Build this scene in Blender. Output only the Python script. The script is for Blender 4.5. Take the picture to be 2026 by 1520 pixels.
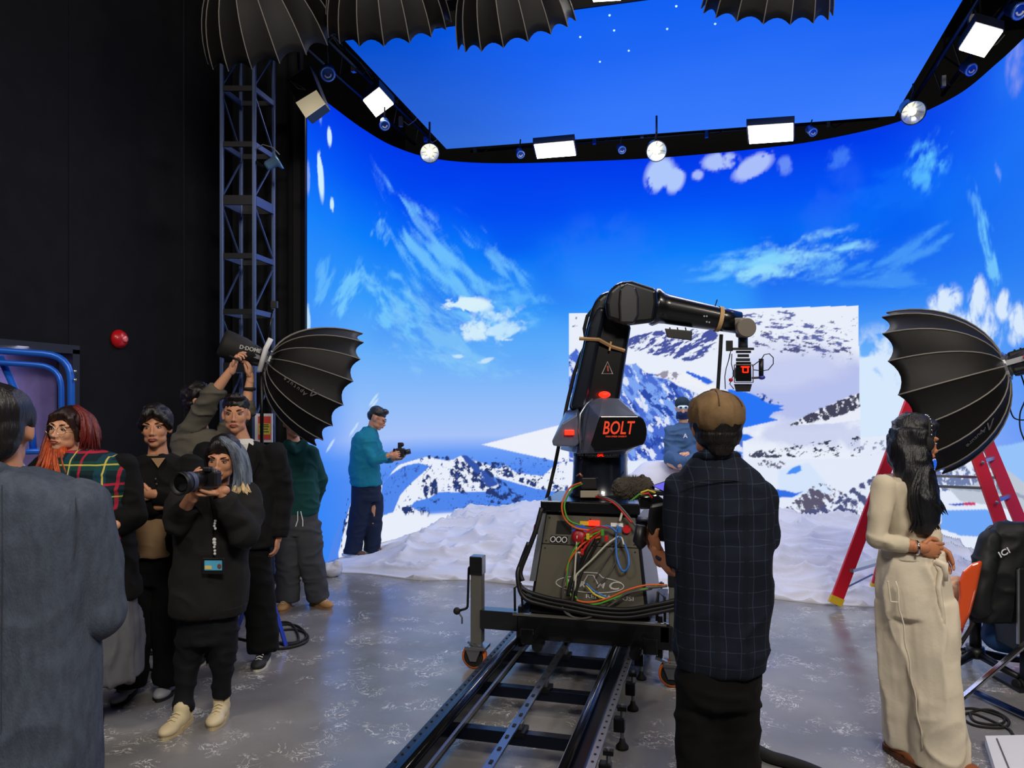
import bpy, bmesh, math, random
import numpy as np
from mathutils import Vector, Matrix, Euler
for o in list(bpy.data.objects): bpy.data.objects.remove(o)
SC = bpy.context.scene; COL = SC.collection
random.seed(7); RNG = np.random.default_rng(7)
# ---------------------------------------------------------------- camera, world, light, exposure
FPX, CX, HY, CH = 1520.0, 1013.0, 800.0, 1.72      # focal length (px), centre, horizon row, camera height
YAW = math.radians(15)
cam = bpy.data.cameras.new('camera'); cam.lens = 36*FPX/2026; cam.sensor_width = 36; cam.shift_y = 40/2026
cam.clip_start = .05; cam.clip_end = 100
camo = bpy.data.objects.new('camera', cam); COL.objects.link(camo)
camo.location = (0, 0, CH); camo.rotation_euler = (math.pi/2, 0, YAW); SC.camera = camo
w = bpy.data.worlds.new('world'); SC.world = w; w.use_nodes = True
w.node_tree.nodes['Background'].inputs[0].default_value = (.02, .024, .035, 1); w.node_tree.nodes['Background'].inputs[1].default_value = .3
SC.view_settings.view_transform = 'Standard'; SC.view_settings.look = 'None'
SC.view_settings.exposure = 0.0; SC.view_settings.gamma = 1; SC.view_settings.use_curve_mapping = False
def area(name, loc, target, size, power, col=(1, 1, 1), spread=180):
    l = bpy.data.lights.new(name, 'AREA'); l.energy = power; l.shape = 'RECTANGLE'; l.size, l.size_y = size; l.color = col
    l.spread = math.radians(spread)
    o = bpy.data.objects.new(name, l); COL.objects.link(o); o.location = loc
    o.rotation_euler = (Vector(target)-Vector(loc)).to_track_quat('-Z', 'Y').to_euler(); return o
# the studio's own house lights: rows under the ceiling behind and beside the camera
area('house_light', (1.6, -1.2, 5.4), (-1.6, 4.2, 1.0), (1.6, 1.0), 270, (1, .93, .84))
area('house_light', (-3.2, .2, 5.6), (-2.8, 4.5, 1.0), (1.2, .8), 90, (1, .9, .8))
area('house_light', (3.4, 3.0, 5.4), (1.0, 4.6, .8), (1.0, .8), 90, (1, .9, .78))
area('stage_fill', (-.8, 7.9, 4.95), (-.8, 8.2, 0), (3.2, 1.6), 120, (1, .95, .9))  # added fill just under the LED ceiling, brightens floor and snow; no fixture
# ---------------------------------------------------------------- projection helpers
Fv = Vector((-math.sin(YAW), math.cos(YAW), 0)); Rv = Vector((math.cos(YAW), math.sin(YAW), 0))
def W(px, py, d):
    """world point seen at pixel (px,py) at depth d"""
    p = Fv*d+Rv*((px-CX)/FPX*d); p.z = CH-(py-HY)/FPX*d; return p
def WZ(px, py, z):
    """world point seen at pixel on the horizontal plane z"""
    return W(px, py, (CH-z)*FPX/(py-HY))
# ---------------------------------------------------------------- noise
def vnoise(P, seed=0):
    P = np.asarray(P, float); i = np.floor(P).astype(np.int64); f = P-i; f = f*f*(3-2*f)
    def h(a, b, c):
        n = (a*374761393+b*668265263+c*1274126177+seed*974634777) & 0xffffffff
        n = ((n ^ (n >> 13))*1274126177) & 0xffffffff; n = ((n ^ (n >> 16))*2246822519) & 0xffffffff
        return ((n ^ (n >> 15)) & 0xffffff)/float(0xffffff)
    x, y, z = i[..., 0], i[..., 1], i[..., 2]; r = 0
    for a in (0, 1):
        for b in (0, 1):
            for c in (0, 1):
                wt = (f[..., 0] if a else 1-f[..., 0])*(f[..., 1] if b else 1-f[..., 1])*(f[..., 2] if c else 1-f[..., 2])
                r = r+wt*h(x+a, y+b, z+c)
    return r
def fbm(P, octs=4, seed=0, gain=.5):
    P = np.asarray(P, float); s = 0; a = 1; t = 0
    for k in range(octs):
        s = s+a*vnoise(P*(2**k)+17.3*k, seed+k); t += a; a *= gain
    return s/t
# ---------------------------------------------------------------- materials
MATS = {}
def lin(c): return tuple(((x/255)/12.92 if x/255 <= .04045 else ((x/255+.055)/1.055)**2.4) for x in c)
def mat(name, rgb=(128, 128, 128), rough=.5, metal=0., bump=0., scale=60., var=0., emit=0., coat=0., emitc=None, spec=None, stretch=None):
    if name in MATS: return MATS[name]
    m = bpy.data.materials.new(name); m.use_nodes = True; nt = m.node_tree; b = nt.nodes['Principled BSDF']
    c = lin(rgb); b.inputs['Base Color'].default_value = (*c, 1); b.inputs['Roughness'].default_value = rough; b.inputs['Metallic'].default_value = metal
    if spec is not None: b.inputs['Specular IOR Level'].default_value = spec
    if coat: b.inputs['Coat Weight'].default_value = coat
    if emit:
        b.inputs['Emission Color'].default_value = (*lin(emitc or rgb), 1); b.inputs['Emission Strength'].default_value = emit
    if bump or var:
        tc = nt.nodes.new('ShaderNodeTexCoord'); n = nt.nodes.new('ShaderNodeTexNoise'); n.inputs['Scale'].default_value = scale; n.inputs['Detail'].default_value = 4
        src = tc.outputs['Object']
        if stretch:
            mp = nt.nodes.new('ShaderNodeMapping'); mp.inputs['Scale'].default_value = stretch; nt.links.new(src, mp.inputs['Vector']); src = mp.outputs[0]
        nt.links.new(src, n.inputs['Vector'])
        if bump:
            bp = nt.nodes.new('ShaderNodeBump'); bp.inputs['Strength'].default_value = bump; bp.inputs['Distance'].default_value = .004
            nt.links.new(n.outputs['Fac'], bp.inputs['Height']); nt.links.new(bp.outputs[0], b.inputs['Normal'])
        if var:
            n2 = nt.nodes.new('ShaderNodeTexNoise'); n2.inputs['Scale'].default_value = scale*.18; n2.inputs['Detail'].default_value = 5
            nt.links.new(src, n2.inputs['Vector'])
            r = nt.nodes.new('ShaderNodeValToRGB'); r.color_ramp.elements[0].position = .35; r.color_ramp.elements[1].position = .68
            r.color_ramp.elements[0].color = (*[x*(1-var) for x in c], 1); r.color_ramp.elements[1].color = (*[min(1, x*(1+var)) for x in c], 1)
            nt.links.new(n2.outputs['Fac'], r.inputs[0]); nt.links.new(r.outputs[0], b.inputs['Base Color'])
    MATS[name] = m; return m
def plaid(name, rgb, lines, rough=.85, grid=None):
    """woven checks: lines = (axis 0..2, period, width, offset, rgb)"""
    m = mat(name, rgb, rough); nt = m.node_tree; b = nt.nodes['Principled BSDF']
    tc = nt.nodes.new('ShaderNodeTexCoord'); sp = nt.nodes.new('ShaderNodeSeparateXYZ')
    nz = nt.nodes.new('ShaderNodeTexNoise'); nz.inputs['Scale'].default_value = 5; mx0 = nt.nodes.new('ShaderNodeVectorMath'); mx0.operation = 'MULTIPLY_ADD'
    mx0.inputs[1].default_value = (.03, .03, .03); nt.links.new(tc.outputs['Object'], nz.inputs['Vector']); nt.links.new(nz.outputs['Color'], mx0.inputs[0]); nt.links.new(tc.outputs['Object'], mx0.inputs[2])
    nt.links.new(mx0.outputs[0], sp.inputs[0])
    cur = nt.nodes.new('ShaderNodeRGB'); cur.outputs[0].default_value = (*lin(rgb), 1); cur = cur.outputs[0]
    for ax, per, wd, off, c in lines:
        a = nt.nodes.new('ShaderNodeMath'); a.operation = 'MULTIPLY_ADD'; a.inputs[1].default_value = 1/per; a.inputs[2].default_value = off; nt.links.new(sp.outputs[ax], a.inputs[0])
        f = nt.nodes.new('ShaderNodeMath'); f.operation = 'FRACT'; nt.links.new(a.outputs[0], f.inputs[0])
        l = nt.nodes.new('ShaderNodeMath'); l.operation = 'LESS_THAN'; l.inputs[1].default_value = wd/per; nt.links.new(f.outputs[0], l.inputs[0])
        mm = nt.nodes.new('ShaderNodeMath'); mm.operation = 'MULTIPLY'; mm.inputs[1].default_value = .75; nt.links.new(l.outputs[0], mm.inputs[0])
        x = nt.nodes.new('ShaderNodeMix'); x.data_type = 'RGBA'; nt.links.new(mm.outputs[0], x.inputs['Factor']); nt.links.new(cur, x.inputs[6]); x.inputs[7].default_value = (*lin(c), 1); cur = x.outputs[2]
    nt.links.new(cur, b.inputs['Base Color']); return m
# ---------------------------------------------------------------- mesh builder
def rotm(axis):
    """3x3 whose Z column is axis"""
    a = Vector(axis).normalized(); u = Vector((0, 0, 1)) if abs(a.z) < .95 else Vector((0, 1, 0))
    x = u.cross(a).normalized(); y = a.cross(x); return Matrix((x, y, a)).transposed()
ICO = {}
class MB:
    def __init__(s): s.v = []; s.f = []
    def add(s, vs, fs):
        k = len(s.v); s.v += [tuple(v) for v in vs]; s.f += [tuple(i+k for i in f) for f in fs]; return s
    def box(s, c, size, rot=None, taper=1.):
        c = Vector(c); h = [x/2 for x in size]; vs = []
        for z in (-1, 1):
            t = taper if z > 0 else 1
            for x, y in ((-1, -1), (1, -1), (1, 1), (-1, 1)):
                p = Vector((x*h[0]*t, y*h[1]*t, z*h[2])); vs.append(c+(rot @ p if rot else p))
        return s.add(vs, [(3, 2, 1, 0), (4, 5, 6, 7), (0, 1, 5, 4), (1, 2, 6, 5), (2, 3, 7, 6), (3, 0, 4, 7)])
    def bar(s, a, b, wd=.02, ht=None, up=(0, 0, 1)):
        a, b = Vector(a), Vector(b); ht = ht or wd; z = (b-a).normalized(); u = Vector(up)
        if abs(z.dot(u)) > .98: u = Vector((0, 1, 0))
        x = u.cross(z).normalized(); y = z.cross(x); R = Matrix((x, y, z)).transposed()
        return s.box((a+b)/2, (wd, ht, (b-a).length), R)
    def tube(s, pts, r, n=10, cap=True, closed=False):
        pts = [Vector(p) for p in pts]; m = len(pts); rs = r if isinstance(r, (list, tuple)) else [r]*m
        vs = []; prev = None; fr = []
        for i, p in enumerate(pts):
            if closed: t = (pts[(i+1) % m]-pts[i-1]).normalized()
            else: t = (pts[min(i+1, m-1)]-pts[max(i-1, 0)]).normalized()
            if prev is None:
                u = Vector((0, 0, 1)) if abs(t.z) < .9 else Vector((1, 0, 0)); x = u.cross(t).normalized()
            else: x = (prev-t*prev.dot(t)); x = x.normalized() if x.length > 1e-6 else t.orthogonal().normalized()
            prev = x; y = t.cross(x); fr.append((x, y, t))
            for k in range(n):
                a = 2*math.pi*k/n; vs.append(p+(x*math.cos(a)+y*math.sin(a))*rs[i])
        fs = []; L = m if closed else m-1
        for i in range(L):
            for k in range(n):
                a = i*n+k; b = i*n+(k+1) % n; c = ((i+1) % m)*n+(k+1) % n; d = ((i+1) % m)*n+k; fs.append((a, b, c, d))
        if cap and not closed: fs.append(tuple(range(n-1, -1, -1))); fs.append(tuple((m-1)*n+k for k in range(n)))
        return s.add(vs, fs)
    def limb(s, pts, rs, n=14):
        """tapered tube with round ends"""
        P = [Vector(p) for p in pts]; d0 = (P[0]-P[1]).normalized(); d1 = (P[-1]-P[-2]).normalized()
        A = [P[0]+d0*rs[0]*k for k in (.98, .87, .5)]; ra = [rs[0]*.2, rs[0]*.5, rs[0]*.87]
        B = [P[-1]+d1*rs[-1]*k for k in (.5, .87, .98)]; rb = [rs[-1]*.87, rs[-1]*.5, rs[-1]*.2]
        mid = []; mr = []
        for i in range(len(P)):
            mid.append(P[i]); mr.append(rs[i])
        return s.tube(A+mid+B, ra+mr+rb, n)
    def ell(s, c, r, rot=None, n=16, m=10):
        if isinstance(r, (int, float)): r = (r, r, r)
        c = Vector(c); vs = []; fs = []
        for i in range(1, m):
            th = math.pi*i/m
            for k in range(n):
                a = 2*math.pi*k/n; p = Vector((r[0]*math.sin(th)*math.cos(a), r[1]*math.sin(th)*math.sin(a), r[2]*math.cos(th)))
                vs.append(c+(rot @ p if rot else p))
        for q in (Vector((0, 0, r[2])), Vector((0, 0, -r[2]))): vs.append(c+(rot @ q if rot else q))
        T = len(vs)-2
        for i in range(m-2):
            for k in range(n): fs.append((i*n+k, (i+1)*n+k, (i+1)*n+(k+1) % n, i*n+(k+1) % n))
        for k in range(n): fs.append((T, k, (k+1) % n)); fs.append((T+1, (m-2)*n+(k+1) % n, (m-2)*n+k))
        return s.add(vs, fs)
    def loft(s, rings, n=24, sq=2.0):
        """rings: (cx,cy,cz,rx,ry,rotz)"""
        vs = []
        for g in rings:
            cx, cy, cz, rx, ry = g[:5]; ro = g[5] if len(g) > 5 else 0; ca, sa = math.cos(ro), math.sin(ro)
            for k in range(n):
                a = 2*math.pi*k/n; x = math.copysign(abs(math.cos(a))**(2/sq), math.cos(a))*rx; y = math.copysign(abs(math.sin(a))**(2/sq), math.sin(a))*ry
                vs.append((cx+x*ca-y*sa, cy+x*sa+y*ca, cz))
        m = len(rings); fs = [(i*n+k, i*n+(k+1) % n, (i+1)*n+(k+1) % n, (i+1)*n+k) for i in range(m-1) for k in range(n)]
        fs.append(tuple(range(n-1, -1, -1))); fs.append(tuple((m-1)*n+k for k in range(n)))
        return s.add(vs, fs)
    def lathe(s, prof, c=(0, 0, 0), axis=(0, 0, 1), n=24, cap=True):
        c = Vector(c); R = rotm(axis); vs = []
        for r, z in prof:
            for k in range(n):
                a = 2*math.pi*k/n; vs.append(c+R @ Vector((r*math.cos(a), r*math.sin(a), z)))
        m = len(prof); fs = [(i*n+k, i*n+(k+1) % n, (i+1)*n+(k+1) % n, (i+1)*n+k) for i in range(m-1) for k in range(n)]
        if cap: fs.append(tuple(range(n-1, -1, -1))); fs.append(tuple((m-1)*n+k for k in range(n)))
        return s.add(vs, fs)
    def prism(s, poly, fn, t0, t1):
        """poly of (a,b); fn(a,b,t) -> point; extruded t0..t1"""
        n = len(poly); vs = [fn(a, b, t0) for a, b in poly]+[fn(a, b, t1) for a, b in poly]
        fs = [tuple(range(n)), tuple(range(2*n-1, n-1, -1))]+[(i, i+n, (i+1) % n+n, (i+1) % n) for i in range(n)]
        return s.add(vs, fs)
    def mesh(s, name):
        me = bpy.data.meshes.new(name); me.from_pydata(s.v, [], s.f); return me
    def build(s, name, m, parent=None, smooth=False, bevel=0, fixn=True, auto=None):
        me = s.mesh(name)
        if fixn:
            bm = bmesh.new(); bm.from_mesh(me); bmesh.ops.recalc_face_normals(bm, faces=bm.faces); bm.to_mesh(me); bm.free()
        o = link(name, me, m, parent)
        if smooth: me.shade_smooth()
        if auto:
            me.shade_smooth(); bm = bmesh.new(); bm.from_mesh(me)
            for e in bm.edges:
                if len(e.link_faces) == 2 and e.calc_face_angle(0) > math.radians(auto): e.smooth = False
            bm.to_mesh(me); bm.free()
        if bevel:
            b = o.modifiers.new('bevel', 'BEVEL'); b.width = bevel; b.segments = 2; b.limit_method = 'ANGLE'; b.angle_limit = math.radians(35)
        return o
def link(name, me, m, parent=None):
    o = bpy.data.objects.new(name, me); COL.objects.link(o)
    if m is not None: me.materials.append(m)
    if parent: o.parent = parent
    return o
def tag(o, label=None, cat=None, group=None, kind=None):
    if label: o['label'] = label
    if cat: o['category'] = cat
    if group: o['group'] = group
    if kind: o['kind'] = kind
    return o
def empty(name, loc, rz=0, label=None, cat=None, group=None, rot=None):
    o = bpy.data.objects.new(name, None); COL.objects.link(o); o.location = loc; o.empty_display_size = .1
    o.rotation_euler = rot if rot is not None else (0, 0, rz); tag(o, label, cat, group); return o
def copy_tree(o, parent=None):
    c = o.copy(); COL.objects.link(c); c.parent = parent
    for ch in o.children: copy_tree(ch, c)
    return c
def fuse(mb, voxel, smooth=6, extra=None):
    """voxel union of everything in mb -> mesh"""
    me = mb.mesh('t'); o = bpy.data.objects.new('t', me); COL.objects.link(o)
    bm = bmesh.new(); bm.from_mesh(me); bmesh.ops.recalc_face_normals(bm, faces=bm.faces); bm.to_mesh(me); bm.free()
    r = o.modifiers.new('r', 'REMESH'); r.mode = 'VOXEL'; r.voxel_size = voxel
    if smooth: k = o.modifiers.new('s', 'SMOOTH'); k.factor = .5; k.iterations = smooth
    dg = bpy.context.evaluated_depsgraph_get(); m2 = bpy.data.meshes.new_from_object(o.evaluated_get(dg))
    bpy.data.objects.remove(o); bpy.data.meshes.remove(me); return m2
def mco(me):
    a = np.empty(len(me.vertices)*3); me.vertices.foreach_get('co', a); return a.reshape(-1, 3)
def mno(me):
    a = np.empty(len(me.vertices)*3); me.vertices.foreach_get('normal', a); return a.reshape(-1, 3)
def wrinkle(me, amp, scale=(9, 9, 5), seed=0, fold=0, foldscale=(5, 5, 22)):
    co = mco(me); no = mno(me); d = (fbm(co*np.array(scale), 3, seed)-.5)*2*amp
    if fold:
        wob = co+.06*(np.stack([vnoise(co*6, seed+9), vnoise(co*6, seed+10), vnoise(co*6, seed+11)], 1)-.5)*2
        r = 1-np.abs(2*vnoise(wob*np.array(foldscale), seed+5)-1); d = d+fold*(r**3)
    co = co+no*d[:, None]; me.vertices.foreach_set('co', co.ravel()); me.update()
def text(name, s, size, loc, rot, m, parent=None, shear=0, ext=.002, align='CENTER', sx=1):
    cu = bpy.data.curves.new(name, 'FONT'); cu.body = s; cu.size = size; cu.shear = shear; cu.extrude = ext; cu.align_x = align; cu.align_y = 'CENTER'; cu.offset = size*.012
    cu.resolution_u = 3
    t = bpy.data.objects.new(name, cu); COL.objects.link(t); dg = bpy.context.evaluated_depsgraph_get()
    me = bpy.data.meshes.new_from_object(t.evaluated_get(dg)); bpy.data.objects.remove(t)
    o = link(name, me, None, parent); me.materials.clear(); me.materials.append(m)
    o.location = loc; o.rotation_euler = rot; o.scale = (sx, 1, 1); return o
class Frame:
    """local frame aligned with the camera's heading at depth d; P() turns a pixel into a local point"""
    def __init__(s, name, px, d, label, cat, group=None, z=0):
        s.d = d; s.z = z; s.ox = (px-CX)/FPX*d; p = Fv*d+Rv*s.ox; p.z = z; s.o = empty(name, p, YAW, label, cat, group)
    def P(s, px, py, off=0.):
        d = s.d+off; return Vector(((px-CX)/FPX*d-s.ox, off, CH-(py-HY)/FPX*d-s.z))
# ================================================================ room
def quadbox(name, c, size, m, kind='structure', parent=None):
    o = MB().box((0, 0, 0), size).build(name, m, parent); o.location = c
    if kind: o['kind'] = kind
    return o
M_wall = mat('black_painted_wall', (8, 9, 13), .85, spec=.3, bump=.25, scale=30, var=.3)
M_dark = mat('black_matt', (9, 9, 11), .8)
# floor: sealed grey concrete with pale scuffs
fm = mat('scuffed_concrete_floor', (110, 108, 110), .35); nt = fm.node_tree; B = nt.nodes['Principled BSDF']
tc = nt.nodes.new('ShaderNodeTexCoord')
def nnoise(scale, detail=5, dist=0, st=None):
    n = nt.nodes.new('ShaderNodeTexNoise'); n.inputs['Scale'].default_value = scale; n.inputs['Detail'].default_value = detail; n.inputs['Distortion'].default_value = dist
    if st:
        mp = nt.nodes.new('ShaderNodeMapping'); mp.inputs['Scale'].default_value = st; mp.inputs['Rotation'].default_value = (0, 0, .4); nt.links.new(tc.outputs['Object'], mp.inputs[0]); nt.links.new(mp.outputs[0], n.inputs[0])
    else: nt.links.new(tc.outputs['Object'], n.inputs[0])
    return n
def ramp(src, stops):
    r = nt.nodes.new('ShaderNodeValToRGB'); e = r.color_ramp.elements
    while len(e) < len(stops): e.new(.5)
    for k, (p, c) in enumerate(stops): e[k].position = p; e[k].color = (*c, 1) if len(c) == 3 else c
    nt.links.new(src, r.inputs[0]); return r
base = ramp(nnoise(1.6, 8).outputs[0], [(.3, (.155, .152, .152)), (.7, (.28, .272, .27))])
sc = ramp(nnoise(9, 9, 2.6).outputs[0], [(0, (0, 0, 0)), (.48, (0, 0, 0)), (.495, (1, 1, 1)), (.505, (1, 1, 1)), (.52, (0, 0, 0)), (1, (0, 0, 0))])
gate = ramp(nnoise(5.2, 5).outputs[0], [(.52, (0, 0, 0)), (.6, (1, 1, 1))])
mu = nt.nodes.new('ShaderNodeMath'); mu.operation = 'MULTIPLY'; nt.links.new(sc.outputs[0], mu.inputs[0]); nt.links.new(gate.outputs[0], mu.inputs[1])
mu2 = nt.nodes.new('ShaderNodeMath'); mu2.operation = 'MULTIPLY'; mu2.inputs[1].default_value = .95; nt.links.new(mu.outputs[0], mu2.inputs[0])
mx = nt.nodes.new('ShaderNodeMix'); mx.data_type = 'RGBA'; nt.links.new(mu2.outputs[0], mx.inputs['Factor']); nt.links.new(base.outputs[0], mx.inputs[6]); mx.inputs[7].default_value = (.8, .78, .74, 1)
nt.links.new(mx.outputs[2], B.inputs['Base Color'])
rr = ramp(nnoise(4, 6).outputs[0], [(.3, (.14, .14, .14)), (.7, (.32, .32, .32))]); nt.links.new(rr.outputs[0], B.inputs['Roughness'])
bp = nt.nodes.new('ShaderNodeBump'); bp.inputs['Strength'].default_value = .12; bp.inputs['Distance'].default_value = .01; nt.links.new(nnoise(14, 6).outputs[0], bp.inputs['Height']); nt.links.new(bp.outputs[0], B.inputs['Normal'])
quadbox('floor', (.6, 4.2, -.05), (12, 16.4, .1), fm)
quadbox('ceiling', (.6, 4.2, 7.05), (12, 16.4, .1), M_dark)
quadbox('wall_back', (.6, 12.35, 3.5), (12, .1, 7), M_dark)
quadbox('wall_right', (6.55, 4.2, 3.5), (.1, 16.2, 7), M_dark)
quadbox('wall_front', (.6, -3.95, 3.5), (12, .1, 7), mat('grey_plaster', (70, 70, 74), .8, bump=.1))
# left wall: two black sheets with a joint between them, and a doorway
XL = -5.2
joint = 6.62; dy0, dy1, dz = 3.6, 5.2, 2.17
wl = MB(); T = .12
def wp(y0, y1, z0, z1): wl.box((XL-T/2, (y0+y1)/2, (z0+z1)/2), (T, y1-y0-.006, z1-z0))
wp(-3.9, dy0, 0, 7); wp(dy0, dy1, dz, 7); wp(dy1, joint, 0, 7); wp(joint, 12.3, 0, 7)
o = wl.build('wall_left', M_wall); o['kind'] = 'structure'
o = MB().box((XL+.004, joint, 3.5), (.012, .016, 7)).build('trim_1', M_dark); o['kind'] = 'structure'
# doorway with a lavender-lit panel behind it
M_lav = mat('lavender_panel', (140, 128, 190), .5, var=.1)
d = MB().box((XL-.34, 4.9, 1.17), (.04, 3.4, 2.33)).build('wall_passage', M_lav); d['kind'] = 'structure'
fr = MB()
for y in (dy0, dy1): fr.box((XL+.01, y, dz/2), (.14, .07, dz))
fr.box((XL+.01, (dy0+dy1)/2, dz), (.14, dy1-dy0+.07, .07))
o = fr.build('door_1', mat('dark_door_frame', (16, 14, 20), .5)); o['kind'] = 'structure'
area('passage_light', (XL-.2, 4.7, 2.2), (XL-.33, 4.7, 1.2), (.1, 1.4), 7, (.75, .7, 1))
# ================================================================ LED volume
ctrl = [(-4.1, 7.12), (-4.1, 7.7), (-4.08, 8.4), (-3.98, 9.05), (-3.68, 9.62), (-3.1, 9.98), (-2.2, 10.2), (-.75, 10.38), (.7, 10.32), (1.45, 10.12), (2.05, 9.75), (2.45, 9.1), (2.6, 8.3), (2.7, 7.5), (2.95, 6.8), (3.1, 6.1)]
def catmull(pts, n=24):
    out = []; P = [Vector(p) for p in pts]; P = [P[0]*2-P[1]]+P+[P[-1]*2-P[-2]]
    for i in range(1, len(P)-2):
        for k in range(n):
            t = k/n; a, b, c, d_ = P[i-1], P[i], P[i+1], P[i+2]
            out.append(.5*((2*b)+(c-a)*t+(2*a-5*b+4*c-d_)*t*t+(3*b-a-3*c+d_)*t**3))
    out.append(P[-2]); return out
path = np.array([(p.x, p.y) for p in catmull(ctrl)]); seg = np.hypot(*np.diff(path, axis=0).T); ulen = np.concatenate([[0], np.cumsum(seg)]); UL = ulen[-1]
HT = 5.0
pd = path[:, 0]*Fv.x+path[:, 1]*Fv.y; pc = path[:, 0]*Rv.x+path[:, 1]*Rv.y; ppx = CX+FPX*pc/np.maximum(pd, .1)
def S(px, py):
    """pixel of the photograph -> (u, z) on the wall"""
    u = np.interp(px, ppx, ulen); dd = np.interp(u, ulen, pd); return u, CH-(py-HY)/FPX*dd
NU = 1150; us = np.linspace(0, UL, NU); zs = np.concatenate([np.arange(0, .3, .03), np.arange(.3, 3.1, .0098), np.arange(3.1, 3.2, .02), np.linspace(3.2, HT, 70)]); NZ = len(zs)
U, Z = np.meshgrid(us, zs)
C = np.zeros((NZ, NU, 3))
def L3(c): return np.array(lin(c))
def mixc(mask, rgb): 
    global C
    C = C*(1-mask[..., None])+L3(rgb)*mask[..., None]
def sstep(a, b, x): t = np.clip((x-a)/(b-a), 0, 1); return t*t*(3-2*t)
def inpoly(poly):
    """poly in photo pixels -> mask on the wall"""
    pts = []
    for i in range(len(poly)):
        a, b = poly[i], poly[(i+1) % len(poly)]; n = max(1, int(abs(b[0]-a[0])/25))
        for k in range(n): pts.append((a[0]+(b[0]-a[0])*k/n, a[1]+(b[1]-a[1])*k/n))
    q = [S(*p) for p in pts]; m = np.zeros(U.shape, bool); j = len(q)-1
    for i in range(len(q)):
        (x1, y1), (x2, y2) = q[i], q[j]; j = i
        if y1 == y2: continue
        m ^= ((y1 > Z) != (y2 > Z)) & (U < (x2-x1)*(Z-y1)/(y2-y1)+x1)
    return m
def soft(poly_mask, n=1):
    m = poly_mask.astype(float)
    for _ in range(n):
        m[1:-1, 1:-1] = (m[1:-1, 1:-1]*4+m[:-2, 1:-1]+m[2:, 1:-1]+m[1:-1, :-2]+m[1:-1, 2:])/8
    return m
UZ = np.stack([U, Z, U*0], -1)
def N(su, sz, seed, octs=4, ang=0, gain=.5):
    c, s_ = math.cos(ang), math.sin(ang); a = (U*c+Z*s_)*su; b = (-U*s_+Z*c)*sz
    return fbm(np.stack([a, b, a*0+seed*3.1], -1), octs, seed, gain)
# ---- sky gradient
stops = [(0, (70, 135, 240)), (.85, (84, 140, 242)), (1.08, (104, 156, 246)), (1.3, (166, 194, 249)), (1.7, (146, 189, 249)), (2.38, (100, 174, 250)), (3.0, (52, 153, 250)), (3.7, (10, 125, 250)), (4.35, (0, 84, 246)), (5, (0, 54, 232))]
for k in range(3): C[..., k] = np.interp(Z, [s_[0] for s_ in stops], [lin(s_[1])[k] for s_ in stops])
wob = N(.5, .6, 3, 3)
mixc(.5*sstep(.5, .75, wob)*sstep(2.2, 3.4, Z), (0, 60, 236))
mixc(.4*sstep(.45, .2, wob)*sstep(1.8, 2.6, Z), (60, 140, 250))
mixc(.75*sstep(1.3, 0, U)*sstep(5.2, 1.0, Z), (40, 132, 250))     # brighter side screens
mixc(.6*sstep(UL-4.2, UL-1.5, U), (36, 122, 244))
# ---- wispy and puffy clouds
def blob(px, py, rx, ry, ang=0, k=1., rgb=(140, 205, 250), thr=.42, su=3., sz=7., seed=1, sharp=.22):
    global C
    if sharp > .15: k = min(1, k*1.0); su *= 1.6; sz *= 1.5; sharp = .34; thr -= .0
    u0, z0 = S(px, py); dd = np.interp(u0, ulen, pd); a = rx*dd/FPX; b = ry*dd/FPX
    x = U-u0; y = Z-z0; c, s_ = math.cos(ang), math.sin(ang); x, y = x*c+y*s_, -x*s_+y*c
    m = np.clip(1.25-np.sqrt((x/a)**2+(y/b)**2), 0, 1); sel = m > 0
    if not sel.any(): return
    P = np.stack([x[sel]*su, y[sel]*sz, x[sel]*0+seed*2.7], -1); P = P+.9*(np.stack([fbm(P*.8, 3, 90), fbm(P*.8, 3, 91), P[..., 0]*0], -1)-.5); n = fbm(P, 6, seed, .58)
    mm = np.zeros(U.shape); mm[sel] = sstep(thr, thr+sharp, n+.32*(m[sel]-.6))*np.clip(m[sel]*2.2, 0, 1)*k; mixc(mm, rgb)
cy = (120, 205, 252); wh = (215, 240, 250); lv = (165, 190, 246)
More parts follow.
